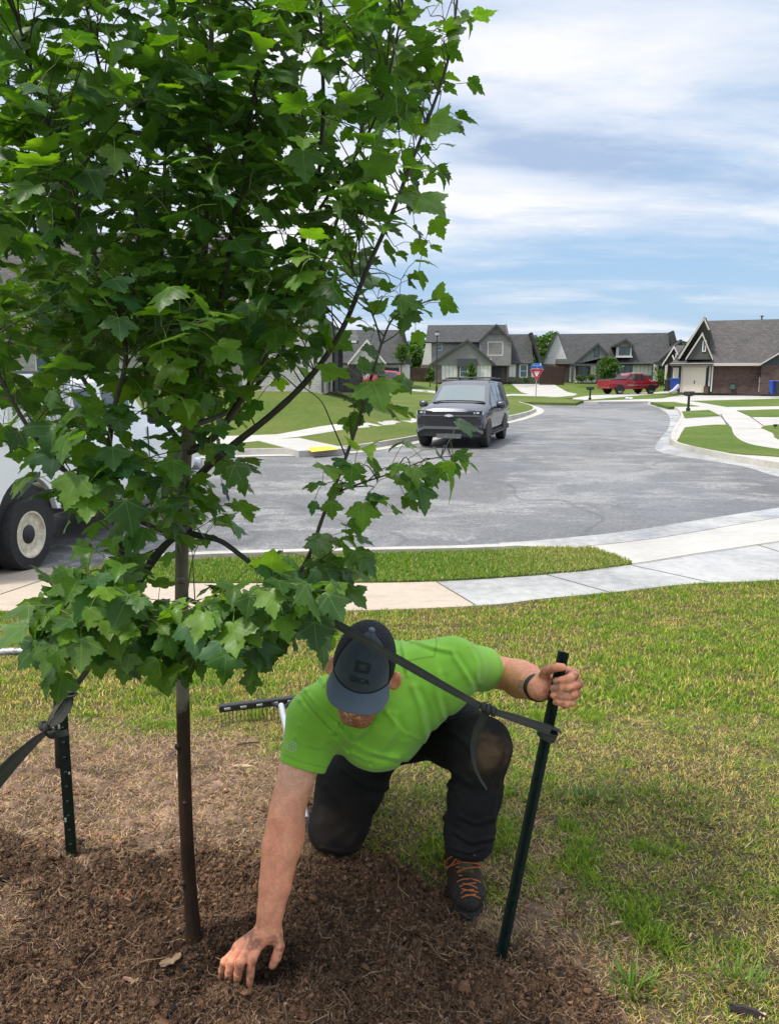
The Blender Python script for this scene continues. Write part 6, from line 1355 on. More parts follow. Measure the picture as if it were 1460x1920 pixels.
def red_suv():
    p = GL(728, 735); o = empty('parked_suv', tuple(p), R(200)); tag(o, 'red SUV parked in front of the house behind the maple branches', 'suv')
    P_ = paint('crimson_paint', (.36, .008, .022), .15); s = [(-.85, .55, 1.0, 1.08, .82, .76), (-.80, .45, 1.02, 1.45, .88, .62), (-.5, .40, 1.02, 1.60, .92, .64), (.6, .38, 1.0, 1.66, .93, .66), (1.3, .38, .98, 1.60, .93, .66), (2.15, .38, .98, 1.06, .93, .78), (3.1, .42, .86, .98, .90, .70), (3.4, .5, .72, .84, .82, .62)]
    car_body(s, P_, o); glass_slope(s, 4, .12, .9, GLASS, o)
    for sg in (-1, 1):
        side_window(s, .45, 1.2, sg, GLASS, o); side_window(s, -.42, .38, sg, GLASS, o)
        for X in (0, 2.7): arch(o, X, sg, .935, .41); wheel(o, X, sg * .93, .35, .23, sg, 'spoke', CHR)
        b = MB(); b.box((1.75, sg * 1.0, 1.05), (.12, .18, .13), bev=.03); b.build('mirror', P_, o, 50); b = MB(); b.box((-.80, sg * .78, .95), (.06, .16, .20)); b.build('tail_light', REDL, o)
    return o
red_suv()
# white work truck parked at the near kerb, mostly behind the maple
WH = paint('white_paint', (.82, .83, .83), 0.0)
ang = R(81); wc0 = WZ(66, 1068, ZR + .004); WT = empty('work_truck', tuple(wc0 - np.array([math.cos(ang - math.pi / 2), math.sin(ang - math.pi / 2), 0]) * 1.02), ang); tag(WT, 'white work truck with steel wheels and mesh rack parked behind the maple', 'truck')
s = [(1.05, .50, 1.42, 2.02, .98, .84), (1.12, .48, 1.42, 2.10, 1.0, .86), (2.35, .46, 1.42, 2.12, 1.0, .86), (2.62, .46, 1.42, 2.06, 1.0, .86), (3.22, .46, 1.42, 1.50, 1.0, .92), (3.35, .48, 1.38, 1.46, 1.0, .92), (4.60, .50, 1.28, 1.38, .98, .88), (4.85, .58, 1.10, 1.26, .92, .84)]
car_body(s, WH, WT); glass_slope(s, 3, .12, .92, SKYGL, WT)
side_window(s, 1.90, 2.60, -1, GLASS, WT, .08, .88, 0, .0); side_window(s, 1.22, 1.80, -1, GLASS, WT, .08, .88)
b = MB(); b.prism([(-1.25, .60), (-.56, .60)] + [(-.56 * math.cos(a), .50 + .56 * math.sin(a)) for a in np.linspace(.25, math.pi - .25, 16)] + [(.56, .60), (1.0, .60), (1.0, 1.42), (-1.25, 1.42)], -1.0, -.93, 'y'); b.prism([(-1.25, .72), (.95, .62), (1.0, 1.42), (-1.25, 1.42)], .93, 1.0, 'y'); b.span((-1.27, -.93, .72), (-1.2, .93, 1.42)); b.build('bed', WH, WT)
b = MB(); b.span((-1.2, -.93, .95), (1.0, .93, 1.0)); b.build('bed_floor', DARKP, WT)
b = MB(); b.box((-.1, -.975, 1.46), (2.3, .09, .07), bev=.02); b.box((-.1, -.97, 2.13), (2.3, .07, .09), bev=.02)
for X in (-1.22, -.1, 1.0): b.box((X, -.97, 1.79), (.07, .06, .62), bev=.01)
b.build('rack_frame', WH, WT, 50)
b = MB(); gx = .075
for i in range(-10, 34):
    for sg in (-1, 1):
        x0 = -1.2 + i * gx; z0, z1 = 1.50, 2.09; dx = (z1 - z0) * .55 * sg; xa, xb = x0, x0 + dx; ta, tb = 0.0, 1.0
        if dx > 0: ta = max(0, (-1.2 - xa) / dx); tb = min(1, (.98 - xa) / dx)
        else: ta = max(0, (.98 - xa) / dx) if xa > .98 else 0; tb = min(1, (-1.2 - xa) / dx)
        if tb - ta < .03: continue
        b.tube([(xa + dx * ta, -.965 + .004 * sg, z0 + (z1 - z0) * ta), (xa + dx * tb, -.965 + .004 * sg, z0 + (z1 - z0) * tb)], .0075, 4)
b.build('mesh_panel', WH, WT)
for X, stl in ((0, 'steel'), (3.75, 'steel')): arch(WT, X, -1, 1.004 if X else .925, .50 if X else .60); wheel(WT, X, -1.02, .405, .25, -1, stl, simple('cream_rim', (.60, .54, .42), .6, .3, 14, .3, 60))
b = MB(); b.lathe((0, -.70, .405), (0, -1, 0), [(.2, -.2), (.40, -.2), (.405, -.02), (.3, .0)], 32); b.build('wheel', RUB, WT, 40)
for X in (0, 3.75): b = MB(); b.lathe((X, 1.0, .405), (0, 1, 0), [(.2, -.25), (.40, -.25), (.405, -.02), (.3, .0)], 32); b.build('wheel', RUB, WT, 40)
b = MB(); b.box((2.75, -1.22, 1.62), (.10, .22, .34), bev=.03); b.box((2.75, -1.08, 1.60), (.05, .12, .04)); b.build('mirror', DARKP, WT, 50)
b = MB(); b.box((4.2, -.985, .95), (.12, .02, .07)); b.build('side_marker', REDL, WT); b = MB(); b.box((1.84, -1.008, 1.18), (.16, .03, .05), bev=.01); b.build('door_handle', DARKP, WT, 50)
b = MB(); b.span((1.06, -1.004, .62), (1.075, -.99, 1.40)); b.span((1.86, -1.006, .62), (1.874, -.99, 1.40)); b.span((2.95, -1.006, .62), (2.964, -.99, 1.40)); b.build('door_gap', DARKP, WT)
b = MB(); b.span((-1.1, -.7, .45), (4.7, .7, .62)); b.build('chassis', DARKP, WT); b = MB(); b.box((4.92, 0, .62), (.16, 1.95, .22), bev=.03); b.build('bumper', CHR, WT, 50)
ORG = simple('orange_plastic', (.80, .16, .01), .5, .1, 10); b = MB(); b.box((.15, -.55, 2.24), (.62, .34, .12), bev=.03); oc = b.build('storage_box', ORG, None, 40); oc.matrix_world = Matrix.Translation(WT.location) @ Matrix.Rotation(ang, 4, 'Z'); tag(oc, 'small orange box on top of the white truck rack', 'box'); b = MB(); b.box((.15, -.55, 2.185), (2.0, .9, .02)); b.box((-.7, -.55, 2.16), (.05, .9, .05)); b.box((.9, -.55, 2.16), (.05, .9, .05)); b.build('rack_shelf', GREYP, WT)

# ------------------------------------------------------------------ houses
def m_siding(name, c, step=.17, vert=False):
    t = NT(name); sp = t.N.new('ShaderNodeSeparateXYZ'); t.L.new(t.co(), sp.inputs[0])
    if vert: v = t.math('ADD', sp.outputs[0], sp.outputs[1])
    else: v = sp.outputs[2]
    f = t.math('FRACT', t.math('DIVIDE', v, step)); ln = t.ramp(f, [(0, .45), (.09, .5), (.14, 1.0)]); n_ = t.noise(1.5, 4, .6)
    t.set(col=t.mix(1.0, t.mix(1.0, c, t.ramp(n_, [(.3, .88), (.7, 1.08)]), 'MULTIPLY'), ln, 'MULTIPLY'), rough=.75, spec=.25); t.bump(f, .4, .015); return t.m
def m_shingle(name, c):
    t = NT(name); sp = t.N.new('ShaderNodeSeparateXYZ'); t.L.new(t.co(), sp.inputs[0]); cb = t.N.new('ShaderNodeCombineXYZ'); t.L.new(t.math('ADD', sp.outputs[0], t.math('MULTIPLY', sp.outputs[1], .35)), cb.inputs[0]); t.L.new(t.math('MULTIPLY', sp.outputs[2], 1.4), cb.inputs[1])
    br = t.brick(1.0, tuple(x * .84 for x in c), tuple(x * 1.16 for x in c), tuple(x * .5 for x in c), cb.outputs[0], .32, .20, .012); n_ = t.noise(.5, 5, .65); n2 = t.noise(7, 4, .7)
    k = t.mix(1.0, br.outputs[0], t.ramp(t.math('ADD', t.math('MULTIPLY', n_, .5), t.math('MULTIPLY', n2, .5)), [(.36, .82), (.64, 1.18)]), 'MULTIPLY'); t.set(col=k, rough=.9, spec=.2); t.bump(br.outputs['Fac'], -.4, .02); return t.m
def m_brick(name, a, b_, mo):
    t = NT(name); sp = t.N.new('ShaderNodeSeparateXYZ'); t.L.new(t.co(), sp.inputs[0]); cb = t.N.new('ShaderNodeCombineXYZ'); t.L.new(t.math('ADD', sp.outputs[0], sp.outputs[1]), cb.inputs[0]); t.L.new(sp.outputs[2], cb.inputs[1])
    br = t.brick(1.0, a, b_, mo, cb.outputs[0], .30, .10, .012); n_ = t.noise(2.2, 5, .7); t.set(col=t.mix(1.0, br.outputs[0], t.ramp(n_, [(.32, .72), (.68, 1.28)]), 'MULTIPLY'), rough=.9, spec=.2); t.bump(br.outputs['Fac'], -.5, .01); return t.m
SID_G = m_siding('grey_siding', (.26, .25, .235)); SID_W = m_siding('white_siding', (.66, .65, .61)); BB_W = m_siding('white_boards', (.66, .65, .61), .42, True); BB_G = m_siding('grey_boards', (.235, .235, .235), .42, True); SID_O = m_siding('olive_siding', (.085, .088, .078)); SID_GRN = m_siding('green_siding', (.045, .062, .066))
SHG = m_shingle('shingle_roof', (.088, .082, .078)); SHD = m_shingle('dark_shingle_roof', (.062, .062, .062)); BRK_P = m_brick('pale_brick', (.48, .46, .42), (.38, .36, .33), (.50, .48, .45)); BRK_R = m_brick('brown_brick', (.105, .060, .048), (.060, .036, .032), (.12, .10, .09)); BRK_M = m_brick('mauve_brick', (.20, .15, .13), (.15, .11, .10), (.22, .19, .17)); BRK_D = m_brick('charcoal_brick', (.09, .08, .075), (.055, .05, .048), (.10, .095, .09))
TRD = simple('dark_trim', (.055, .058, .062), .6, .1); TRW = simple('white_trim', (.66, .64, .60), .6, .06); TRT = simple('taupe_trim', (.46, .42, .36), .6, .06); DOOR = simple('dark_door', (.035, .036, .042), .5, .1); GAR = simple('cream_garage_door', (.62, .56, .45), .6, .06); WGL = NT('window_glass').set(col=(.05, .085, .085), rough=.08, spec=.7, coat=.4).m; PORCH = simple('porch_shade', (.05, .048, .045), .9, .2)
class House:
    def __init__(s, name, label, px0, py0, Y, rz=0.0, cat='house'):
        s.px0, s.py0 = px0, py0; s.o = empty(name, tuple(WY(px0, py0, Y)), rz); tag(s.o, label, cat); s.d = (WY(px0, py0, Y) - CAM) @ FW; s.k = s.d / FPX
    def q(s, px, py): return ((px - s.px0) * s.k, (s.py0 - py) * s.k * 1.0)
    def wall(s, pts, m, y0=0.0, y1=.25, name='wall', par=None): b = MB(); b.prism([s.q(*p) for p in pts], y0, y1, 'y'); return b.build(name, m, par or s.o)
    def rect(s, x0, y0, x1, y1, m, f0=0.0, f1=.25, name='wall', par=None): return s.wall([(x0, y0), (x1, y0), (x1, y1), (x0, y1)], m, f0, f1, name, par)
    def slabs(s, quads, m, th=.14, name='roof', fascia=None):
        b = MB()
        for Q in quads:
            Q = np.array(Q, float); n_ = np.cross(Q[1] - Q[0], Q[2] - Q[0]); n_ /= np.linalg.norm(n_)
            if n_[2] < 0: Q = Q[::-1]; n_ = -n_
            b.add(list(Q) + [q - n_ * th for q in Q], [[0, 1, 2, 3], [7, 6, 5, 4]] + [[i, 4 + i, 4 + (i + 1) % 4, (i + 1) % 4] for i in range(4)])
        return b.build(name, m, s.o)
    def ridge(s, x0, x1, pyr, pye, yf, yr, yb, m, ov=.35, sides=None):
        (a, zr), (b_, _) = s.q(x0, pyr), s.q(x1, pyr); ze = s.q(0, pye)[1]
        r_ = s.slabs([[(a, yf - ov, ze), (b_, yf - ov, ze), (b_, yr, zr), (a, yr, zr)], [(a, yb + ov, ze), (b_, yb + ov, ze), (b_, yr, zr), (a, yr, zr)]], m)
        if sides:
            for x, sm in ((a + .25, sides[0]), (b_ - .25, sides[1])):
                if sm is not None: b = MB(); b.prism([(yf, ze - .1), (yb, ze - .1), (yr, zr - .22)], x - .1, x + .1, 'x'); b.build('gable', sm, s.o)
        return r_
    def cross(s, xl, xa, xr, pya, pyl, pyr, yf, yb, m, face=None, trim=TRD, ov=.30, fy=None):
        """front-facing gable"""
        (l, zl), (a, za), (r_, zr) = s.q(xl, pyl), s.q(xa, pya), s.q(xr, pyr); s.slabs([[(l, yf - ov, zl), (a, yf - ov, za), (a, yb, za), (l, yb, zl)], [(r_, yf - ov, zr), (a, yf - ov, za), (a, yb, za), (r_, yb, zr)]], m)
        if face is not None: b = MB(); zb = min(zl, zr) if fy is None else s.q(0, fy)[1]; b.prism([(l + .12, zl - .12), (l + .12, zb), (r_ - .12, zb), (r_ - .12, zr - .12), (a, za - .18)] if zb < min(zl, zr) - .2 else [(l + .15, zl - .1), (r_ - .15, zr - .1), (a, za - .16)], yf, yf + .15, 'y'); b.build('gable', face, s.o)
        if trim is not None:
            b = MB()
            for p, q in (((l, zl), (a, za)), ((r_, zr), (a, za))): b.prism([p, q, (q[0], q[1] - .26), (p[0], p[1] - .22)], yf - ov - .03, yf - ov - .002, 'y')
            b.build('barge_board', trim, s.o)
    def win(s, x0, y0, x1, y1, fm=TRW, yf=0.0, cols=1, rows=2, name='window', fr=1.1):
        (a, zt), (b_, zb) = s.q(x0, y0), s.q(x1, y1); w = max(.06, fr * s.k); b = MB()
        for A, B in (((a, zb), (a + w, zt)), ((b_ - w, zb), (b_, zt)), ((a + w, zt - w), (b_ - w, zt)), ((a + w, zb), (b_ - w, zb + w))): b.span((A[0], yf - .05, A[1]), (B[0], yf + .02, B[1]))
        for c in range(1, cols): x = a + (b_ - a) * c / cols; b.span((x - w * .45, yf - .04, zb + w), (x + w * .45, yf + .02, zt - w))
        for r_ in range(1, rows): z = zb + (zt - zb) * r_ / rows; b.span((a + w, yf - .035, z - w * .3), (b_ - w, yf + .018, z + w * .3))
        f = b.build(name, fm, s.o); g_ = MB(); g_.span((a + w * .9, yf - .012, zb + w * .9), (b_ - w * .9, yf - .004, zt - w * .9)); g_.build('pane', WGL, f); return f
# C: grey two-storey house
h = House('suburban_house', 'grey two-storey house with white boards and steep dark roof behind the grey SUV', 905, 716, 88.0, R(-6))
h.rect(808, 642, 953, 686, SID_G, 0, .3); h.rect(812, 684, 953, 716, BRK_M, .3, .6)
h.rect(786, 684, 812, 716, BRK_M, 2.0, 2.3); b = MB(); x_ = h.q(808, 0)[0]; b.prism([(0.02, 0), (8, 0), (8, h.q(0, 645)[1]), (4, h.q(0, 611)[1]), (0.02, h.q(0, 645)[1])], x_ - .02, x_ + .12, 'x'); b.build('wall', SID_W, h.o)
h.wall([(786, 684), (808, 684), (808, 618), (800, 612)], SID_W, 3.8, 4.0, 'gable')
h.ridge(797, 946, 608, 643, 0, 4, 8, SHD, .4); h.wall([(946, 609), (953, 640), (953, 700), (946, 700)], SID_G, .3, 8)
h.cross(895, 927, 957, 611, 642, 642, -1.0, 4, SHD, SID_G, fy=686); h.rect(899, 640, 953, 686, SID_G, -.95, 0); h.win(912, 643, 940, 668, TRW, -.96, 2, 2, 'window', 1.4); h.win(818, 645, 828, 658, TRW, 0.0, 1, 2)
b = MB(); a0 = h.q(927, 628); b.span((a0[0] - .9, -1.25, a0[1] - .1), (a0[0] + .9, -1.12, a0[1] + .05)); b.span((a0[0] - .06, -1.25, a0[1] + .05), (a0[0] + .06, -1.12, a0[1] + .9)); b.build('gable_bracket', TRD, h.o)
h.cross(806, 875, 927, 639, 684, 684, -2.2, 2, SHD, SID_G); h.rect(829, 674, 919, 712, BB_W, -2.1, -.2); h.rect(829, 711, 919, 717, BRK_M, -2.15, -.2); h.rect(812, 684, 829, 717, BRK_M, -2.1, -1.6, 'column')
h.rect(857, 674, 893, 688, TRD, -2.5, -2.1, 'window_hood'); h.rect(858, 687, 893, 708, TRD, -2.3, -2.1, 'bay'); h.win(862, 687, 876, 707, TRW, -2.31, 1, 2); h.win(877, 687, 891, 707, TRW, -2.31, 1, 2)
h.rect(925, 686, 939, 716, DOOR, .2, .3, 'front_door'); h.rect(920, 684, 953, 687, TRD, -.95, .3, 'porch_beam'); h.rect(948, 686, 951, 716, TRD, -.9, -.7, 'porch_post')
h.ridge(944, 996, 626, 682, -.4, 4, 8, SHD, .3); h.wall([(990, 626), (994, 626), (1015, 683), (1009, 683)], SHD, .0, 4.0, 'roof_edge'); h.rect(952, 682, 1011, 708, BB_W, -.3, 0); h.rect(952, 707, 1011, 717, BRK_D, -.35, 0); h.win(972, 684, 986, 708, TRW, -.31, 1, 2, 'window', 1.3); h.rect(965, 684, 971, 708, TRD, -.36, -.3, 'shutter'); h.rect(987, 684, 993, 708, TRD, -.36, -.3, 'shutter')
# D: white house with dormer
h = House('suburban_house', 'white one-storey house with dark shingle roof and dormer behind the red pickup', 1140, 718, 89.0, R(-14))
h.ridge(1041, 1248, 624, 683, 0, 4.5, 9, SHD, .5); h.wall([(1016, 683), (1066, 683), (1042, 627)], SID_W, .3, 4.0, 'gable'); b = MB(); P0 = [h.q(1014, 684), h.q(1041, 622), h.q(1043, 626), h.q(1018, 684)]; b.prism(P0, -.1, 4.2, 'y'); b.build('barge_board', TRD, h.o)
h.rect(1018, 683, 1068, 718, BRK_M, .3, .6); h.rect(1068, 683, 1262, 716, BB_W, 0.0, .3); h.wall([(1247, 624), (1250, 624), (1268, 680), (1256, 684)], SHD, -.1, 4.5, 'roof_edge')
h.cross(1074, 1117, 1139, 645, 683, 668, -2.0, 2.5, SHD, BB_G); h.win(1111, 657, 1120, 670, TRD, -2.02, 1, 1, 'window', 1.1); h.rect(1072, 683, 1116, 686, TRD, -2.3, -2.0, 'porch_beam'); h.rect(1072, 684, 1076, 717, TRD, -2.3, -2.05, 'porch_post')
h.cross(1117, 1142, 1158, 664, 684, 684, -2.2, 1, SHD, BB_W); h.rect(1078, 686, 1116, 717, BB_W, -1.2, -.9); h.win(1086, 687, 1099, 708, TRD, -1.22, 1, 2, 'window', .9); h.rect(1079, 687, 1085, 709, DOOR, -1.28, -1.2, 'shutter'); h.rect(1100, 687, 1106, 709, DOOR, -1.28, -1.2, 'shutter')
h.cross(1141, 1167, 1182, 637, 651, 651, -.4, 3.6, SHD, SID_G); h.rect(1151, 651, 1178, 670, SID_W, -.35, 2.2, 'dormer'); h.win(1156, 652, 1175, 667, TRD, -.37, 2, 1, 'window', 1.0); h.rect(1150, 669, 1180, 671.5, TRW, -.5, 0, 'sill')
h.win(1155, 685, 1181, 702, TRD, -.02, 2, 1, 'window', 1.0); h.cross(1218, 1259, 1275, 641, 682, 682, -2.4, 2, SHD, BB_G); h.rect(1216, 680, 1262, 684, SHD, -2.9, -2.4, 'skirt_roof'); h.rect(1216, 684, 1268, 716, BB_W, -2.2, -1.9); h.rect(1224, 687, 1248, 717, DOOR, -2.28, -2.2, 'garage_door'); h.rect(1218, 689, 1220, 695, TRD, -2.34, -2.2, 'wall_lamp'); h.rect(1212.5, 684, 1215, 716, TRD, -2.26, -2.2, 'downpipe')
h.rect(1139, 704, 1262, 717, BRK_D, -.06, 0)
# E: brown brick house, right
h = House('suburban_house', 'dark-roofed brown brick house with cream garage door and tall steep gables at the right', 1320, 737, 66.0, R(-23))
h.ridge(1313, 1600, 598, 684, -.0, 5.5, 11, SHG, .45); h.rect(1331, 686, 1600, 737, BRK_R, 0, .3); h.rect(1257, 682, 1412, 687, TRT, -.62, -.46, 'gutter')
h.wall([(1246, 684), (1256, 684), (1310, 598), (1313, 598), (1323, 624), (1323, 684)], SID_O, 1.2, 5.0, 'gable'); h.slabs([[(*[h.q(1268, 0)[0]], .2, h.q(0, 676)[1]), (h.q(1310, 0)[0], .2, h.q(0, 598)[1]), (h.q(1310, 0)[0], 5.5, h.q(0, 598)[1]), (h.q(1262, 0)[0], 5.5, h.q(0, 684)[1])]], SHG)
b = MB(); [b.prism([h.q(*p) for p in pp], -.10, .22, 'y') for pp in ([(1269, 673), (1309.5, 597), (1312, 599), (1272, 674)], [(1310, 597), (1321, 621), (1318.5, 622), (1308, 600)])]; b.build('barge_board', TRT, h.o)
h.cross(1283, 1309, 1330, 626, 673, 673, -.30, 3, SHG, SID_O, TRT, .2); h.win(1310.5, 641, 1317, 661, TRW, -.32, 1, 1, 'window', 1.6)
h.slabs([[(h.q(1254, 0)[0], -.75, h.q(0, 684)[1]), (h.q(1332, 0)[0], -.75, h.q(0, 684)[1]), (h.q(1327, 0)[0], 1.3, h.q(0, 670)[1]), (h.q(1270, 0)[0], 1.3, h.q(0, 670)[1])]], SHG, .1, 'skirt_roof')
h.rect(1259, 687, 1331, 737, SID_GRN, .0, .3); h.rect(1280, 690, 1320, 736, GAR, -.10, 0, 'garage_door'); h.rect(1262, 690, 1272, 736, GAR, -.05, 0, 'garage_door'); h.rect(1276.5, 688, 1280, 736, TRT, -.14, 0, 'door_frame'); h.rect(1276.5, 687, 1322, 690, TRT, -.15, 0, 'door_frame'); h.rect(1318, 724, 1326, 737, BRK_R, -.3, 0, 'pier'); h.rect(1248, 686, 1251, 720, TRT, -.6, -.4, 'porch_post')
h.rect(1325, 688, 1328, 724, TRT, -.2, -.1, 'porch_post'); h.rect(1329.5, 688, 1332, 734, TRW, -.12, -.02, 'downpipe'); h.rect(1300, 714, 1301.5, 720, TRD, -.13, -.1, 'door_handle')
h.rect(1410, 707, 1418, 717, simple('meter_grey', (.36, .37, .38), .5), -.2, 0, 'electric_meter'); h.rect(1420, 704, 1427, 714, bpy.data.materials['meter_grey'], -.18, 0, 'electric_meter'); h.rect(1410.5, 717, 1412, 734, bpy.data.materials['meter_grey'], -.12, -.02, 'conduit'); h.rect(1363, 721, 1371, 729, simple('hose_green', (.03, .10, .07), .6), -.3, 0, 'hose_reel')
h.wall([(1412, 684), (1462, 648), (1600, 560), (1600, 686), (1412, 686)], SID_GRN, -.7, -.5, 'gable'); h.slabs([[(h.q(1404, 0)[0], -1.0, h.q(0, 687)[1]), (h.q(1620, 0)[0], -1.0, h.q(0, 540)[1]), (h.q(1620, 0)[0], 5, h.q(0, 540)[1]), (h.q(1404, 0)[0], 5, h.q(0, 687)[1])]], SHG); h.wall([(1404, 687), (1408, 687), (1620, 545), (1620, 541)], TRT, -1.05, -1.0, 'barge_board')
h.rect(1412, 686, 1600, 737, BRK_R, -.7, -.02); b = MB(); p_ = h.q(1411, 592); b.lathe((p_[0], 5.5, p_[1] - .6), (0, 0, 1), [(.06, 0), (.06, .55), (.13, .56), (.13, .66)], 10); b.build('roof_vent', TRD, h.o)
# porch house between D and E
h = House('suburban_house', 'low house part with small white-edged open gable between the white and brown houses', 1265, 718, 80.0, R(-20))
h.ridge(1262, 1292, 647, 684, 0, 4, 8, SHG, .3); h.cross(1240, 1259, 1271, 650, 684, 674, -1.5, 2, SHG, PORCH, TRW, .3); h.rect(1245, 684, 1275, 718, PORCH, -.2, 0); b = MB(); [b.prism([h.q(*p) for p in pp], -1.75, -1.65, 'y') for pp in ([(1256, 668), (1258, 667), (1263, 678), (1260, 678)], [(1262, 664), (1264, 664), (1264, 678), (1262, 678)])]; b.build('truss', TRW, h.o); h.rect(1247, 684, 1250, 716, TRT, -1.7, -1.5, 'porch_post')
# B: dark-roofed house behind the red SUV
h = House('suburban_house', 'white and brick house with dark roof behind the red SUV and maple twigs', 700, 733, 68.0)
h.ridge(640, 760, 616, 682, 0, 5, 10, SHD, .4); h.wall([(752, 616), (756, 616), (772, 684), (762, 684)], SHD, -.1, 5, 'roof_edge'); h.cross(655, 690, 724, 640, 682, 682, -2.2, 2, SHD, SID_W, TRW); h.rect(600, 682, 768, 733, SID_W, .0, .3); h.rect(655, 682, 716, 733, BRK_D, -2.1, -.1); h.win(672, 690, 690, 716, TRW, -2.12, 1, 2); h.rect(722, 690, 748, 733, DOOR, -.06, 0, 'garage_door'); h.rect(671, 686, 673.5, 733, TRW, -2.3, -2.2, 'downpipe')
# A: big house behind the maple
h = House('suburban_house', 'large pale brick house with white siding and shingle roof behind the maple', 500, 737, 31.5)
h.rect(455, 640, 606, 742, BRK_P, 0, .3); h.rect(-260, 640, 455, 742, BRK_P, 2.5, 2.8); h.wall([(455, 640), (606, 640), (606, 598), (455, 470)], SID_W, .0, .3, 'gable'); h.rect(606, 640, 610, 738, BRK_P, 0, 6); b = MB(); x_ = h.q(606, 0)[0]; b.prism([(0.3, h.q(0, 640)[1]), (8, h.q(0, 640)[1]), (8, h.q(0, 598)[1]), (.3, h.q(0, 598)[1])], x_ - .25, x_, 'x'); b.build('wall', SID_W, h.o)
h.slabs([[(h.q(-300, 0)[0], 1.9, h.q(0, 640)[1]), (h.q(470, 0)[0], 1.9, h.q(0, 640)[1]), (h.q(455, 0)[0], 7.0, h.q(0, 395)[1]), (h.q(-300, 0)[0], 7.0, h.q(0, 395)[1])], [(h.q(615, 0)[0], -.35, h.q(0, 602)[1]), (h.q(452, 0)[0], -.35, h.q(0, 462)[1]), (h.q(452, 0)[0], 8, h.q(0, 462)[1]), (h.q(615, 0)[0], 8, h.q(0, 602)[1])]], SHG, .16)
h.cross(215, 265, 315, 505, 598, 598, 1.2, 6, SHG, SID_G, TRD, .3); h.rect(225, 598, 306, 640, SID_G, 1.2, 2.5); h.rect(218, 588, 312, 600, TRD, .8, 1.2, 'awning'); h.win(238, 600, 268, 636, TRW, 1.19, 1, 2, 'window', 2.2); h.win(272, 600, 300, 636, TRW, 1.19, 1, 2, 'window', 2.2)
h.win(488, 545, 505, 582, TRW, -.01, 1, 1, 'window', 1.5); h.win(265, 650, 325, 716, TRD, 2.49, 2, 2, 'window', 2.2); h.win(20, 640, 60, 700, TRW, 2.49, 1, 2, 'window', 2.2)
h.slabs([[(h.q(600, 0)[0], .5, h.q(0, 640)[1]), (h.q(672, 0)[0], .5, h.q(0, 640)[1]), (h.q(660, 0)[0], 4, h.q(0, 612)[1]), (h.q(600, 0)[0], 4, h.q(0, 612)[1])]], SHG, .12, 'porch_roof'); h.rect(604, 640, 668, 644, TRW, .5, .7, 'porch_beam'); h.rect(603, 642, 607, 736, TRD, -.05, .1, 'downpipe'); h.rect(626, 644, 632, 738, TRD, .6, .8, 'porch_post'); h.rect(632, 690, 676, 738, BRK_D, 1.5, 3.0); h.rect(610, 645, 632, 738, BRK_D, 4, 4.3)
# ------------------------------------------------------------------ background planting and street things
rng = np.random.default_rng(23); random.seed(23)
def m_foliage(name, k=1.0):
    t = NT(name); t.set(col=t.attr(), rough=.6, spec=.25); tr = t.N.new('ShaderNodeBsdfTranslucent'); t.L.new(t.mix(1.0, t.attr(), (1.6, 1.8, .6), 'MULTIPLY'), tr.inputs[0]); mx = t.N.new('ShaderNodeMixShader'); mx.inputs[0].default_value = .25
    t.L.new(t.b.outputs[0], mx.inputs[1]); t.L.new(tr.outputs[0], mx.inputs[2]); t.L.new(mx.outputs[0], t.out.inputs[0]); return t.m
FOL = m_foliage('foliage'); TRK = simple('bark', (.10, .075, .055), .9, .3, 8, .5, 30)
def leafcloud(C, Rd, n, s, cols):
    """n small leaf faces spread through ellipsoid lobes (centres C, radii Rd)"""
    k = rng.integers(0, len(C), n); d = rng.normal(size=(n, 3)); d /= np.linalg.norm(d, axis=1)[:, None]; r_ = rng.random(n) ** .4
    P = C[k] + d * Rd[k] * r_[:, None]; a = rng.normal(size=(n, 3)); a /= np.linalg.norm(a, axis=1)[:, None]; b = np.cross(a, rng.normal(size=(n, 3))); b /= np.linalg.norm(b, axis=1)[:, None]
    sz = s * (.6 + .8 * rng.random(n))[:, None]; V = np.stack([P - a * sz, P + b * sz * .55, P + a * sz, P - b * sz * .55], 1).reshape(-1, 3)
    c = np.array(cols)[rng.integers(0, len(cols), n)] * (.7 + .6 * rng.random(n))[:, None] * (.75 + .5 * rng.random(len(C)))[k][:, None]
    return V, np.arange(n * 4).reshape(n, 4), np.repeat(c, 4, 0)
def bg_tree(base, h, w, label, cols, n=2500, s=.10, trunk=.3, lobes=14, cat='tree', name='tree', group=None, shape=.5):
    base = np.array(base, float); root = empty(name, tuple(base)); tag(root, label, cat, group)
    b = MB(); top = np.array([rng.normal() * .03 * w, 0, h * .85]); b.tube([(0, 0, -.2), (0, 0, h * trunk), top], [h * .018 + .02, h * .013 + .012, .008], 8)
    for i in range(6):
        a = rng.random() * 6.28; z0 = h * (trunk + .1 * i * .8); b.tube([(0, 0, z0), (math.cos(a) * w * .3, math.sin(a) * w * .3, z0 + h * .16)], [h * .007 + .008, .005], 5)
    b.build('trunk', TRK, root, 60)
    zz = rng.random(lobes); rad = w / 2 * (1 - shape * np.abs(zz * 2 - .7) ** 1.3); a = rng.random(lobes) * 6.28; rr_ = rad * .62 * rng.random(lobes) ** .5
    C = np.stack([np.cos(a) * rr_, np.sin(a) * rr_, h * (trunk + .08 + (1 - trunk - .16) * zz)], 1); Rd = np.stack([rad * .55, rad * .55, np.full(lobes, h * .13)], 1) * (.7 + .5 * rng.random(lobes))[:, None]
    V, F, c = leafcloud(C, Rd, n, s, cols); npmesh('crown', V, F, FOL, root, col=c); return root
DG = [(.030, .060, .012), (.045, .085, .016), (.06, .105, .02)]; MG = [(.06, .12, .018), (.085, .155, .022), (.045, .09, .015)]; YG = [(.20, .24, .02), (.28, .28, .03), (.14, .2, .02)]
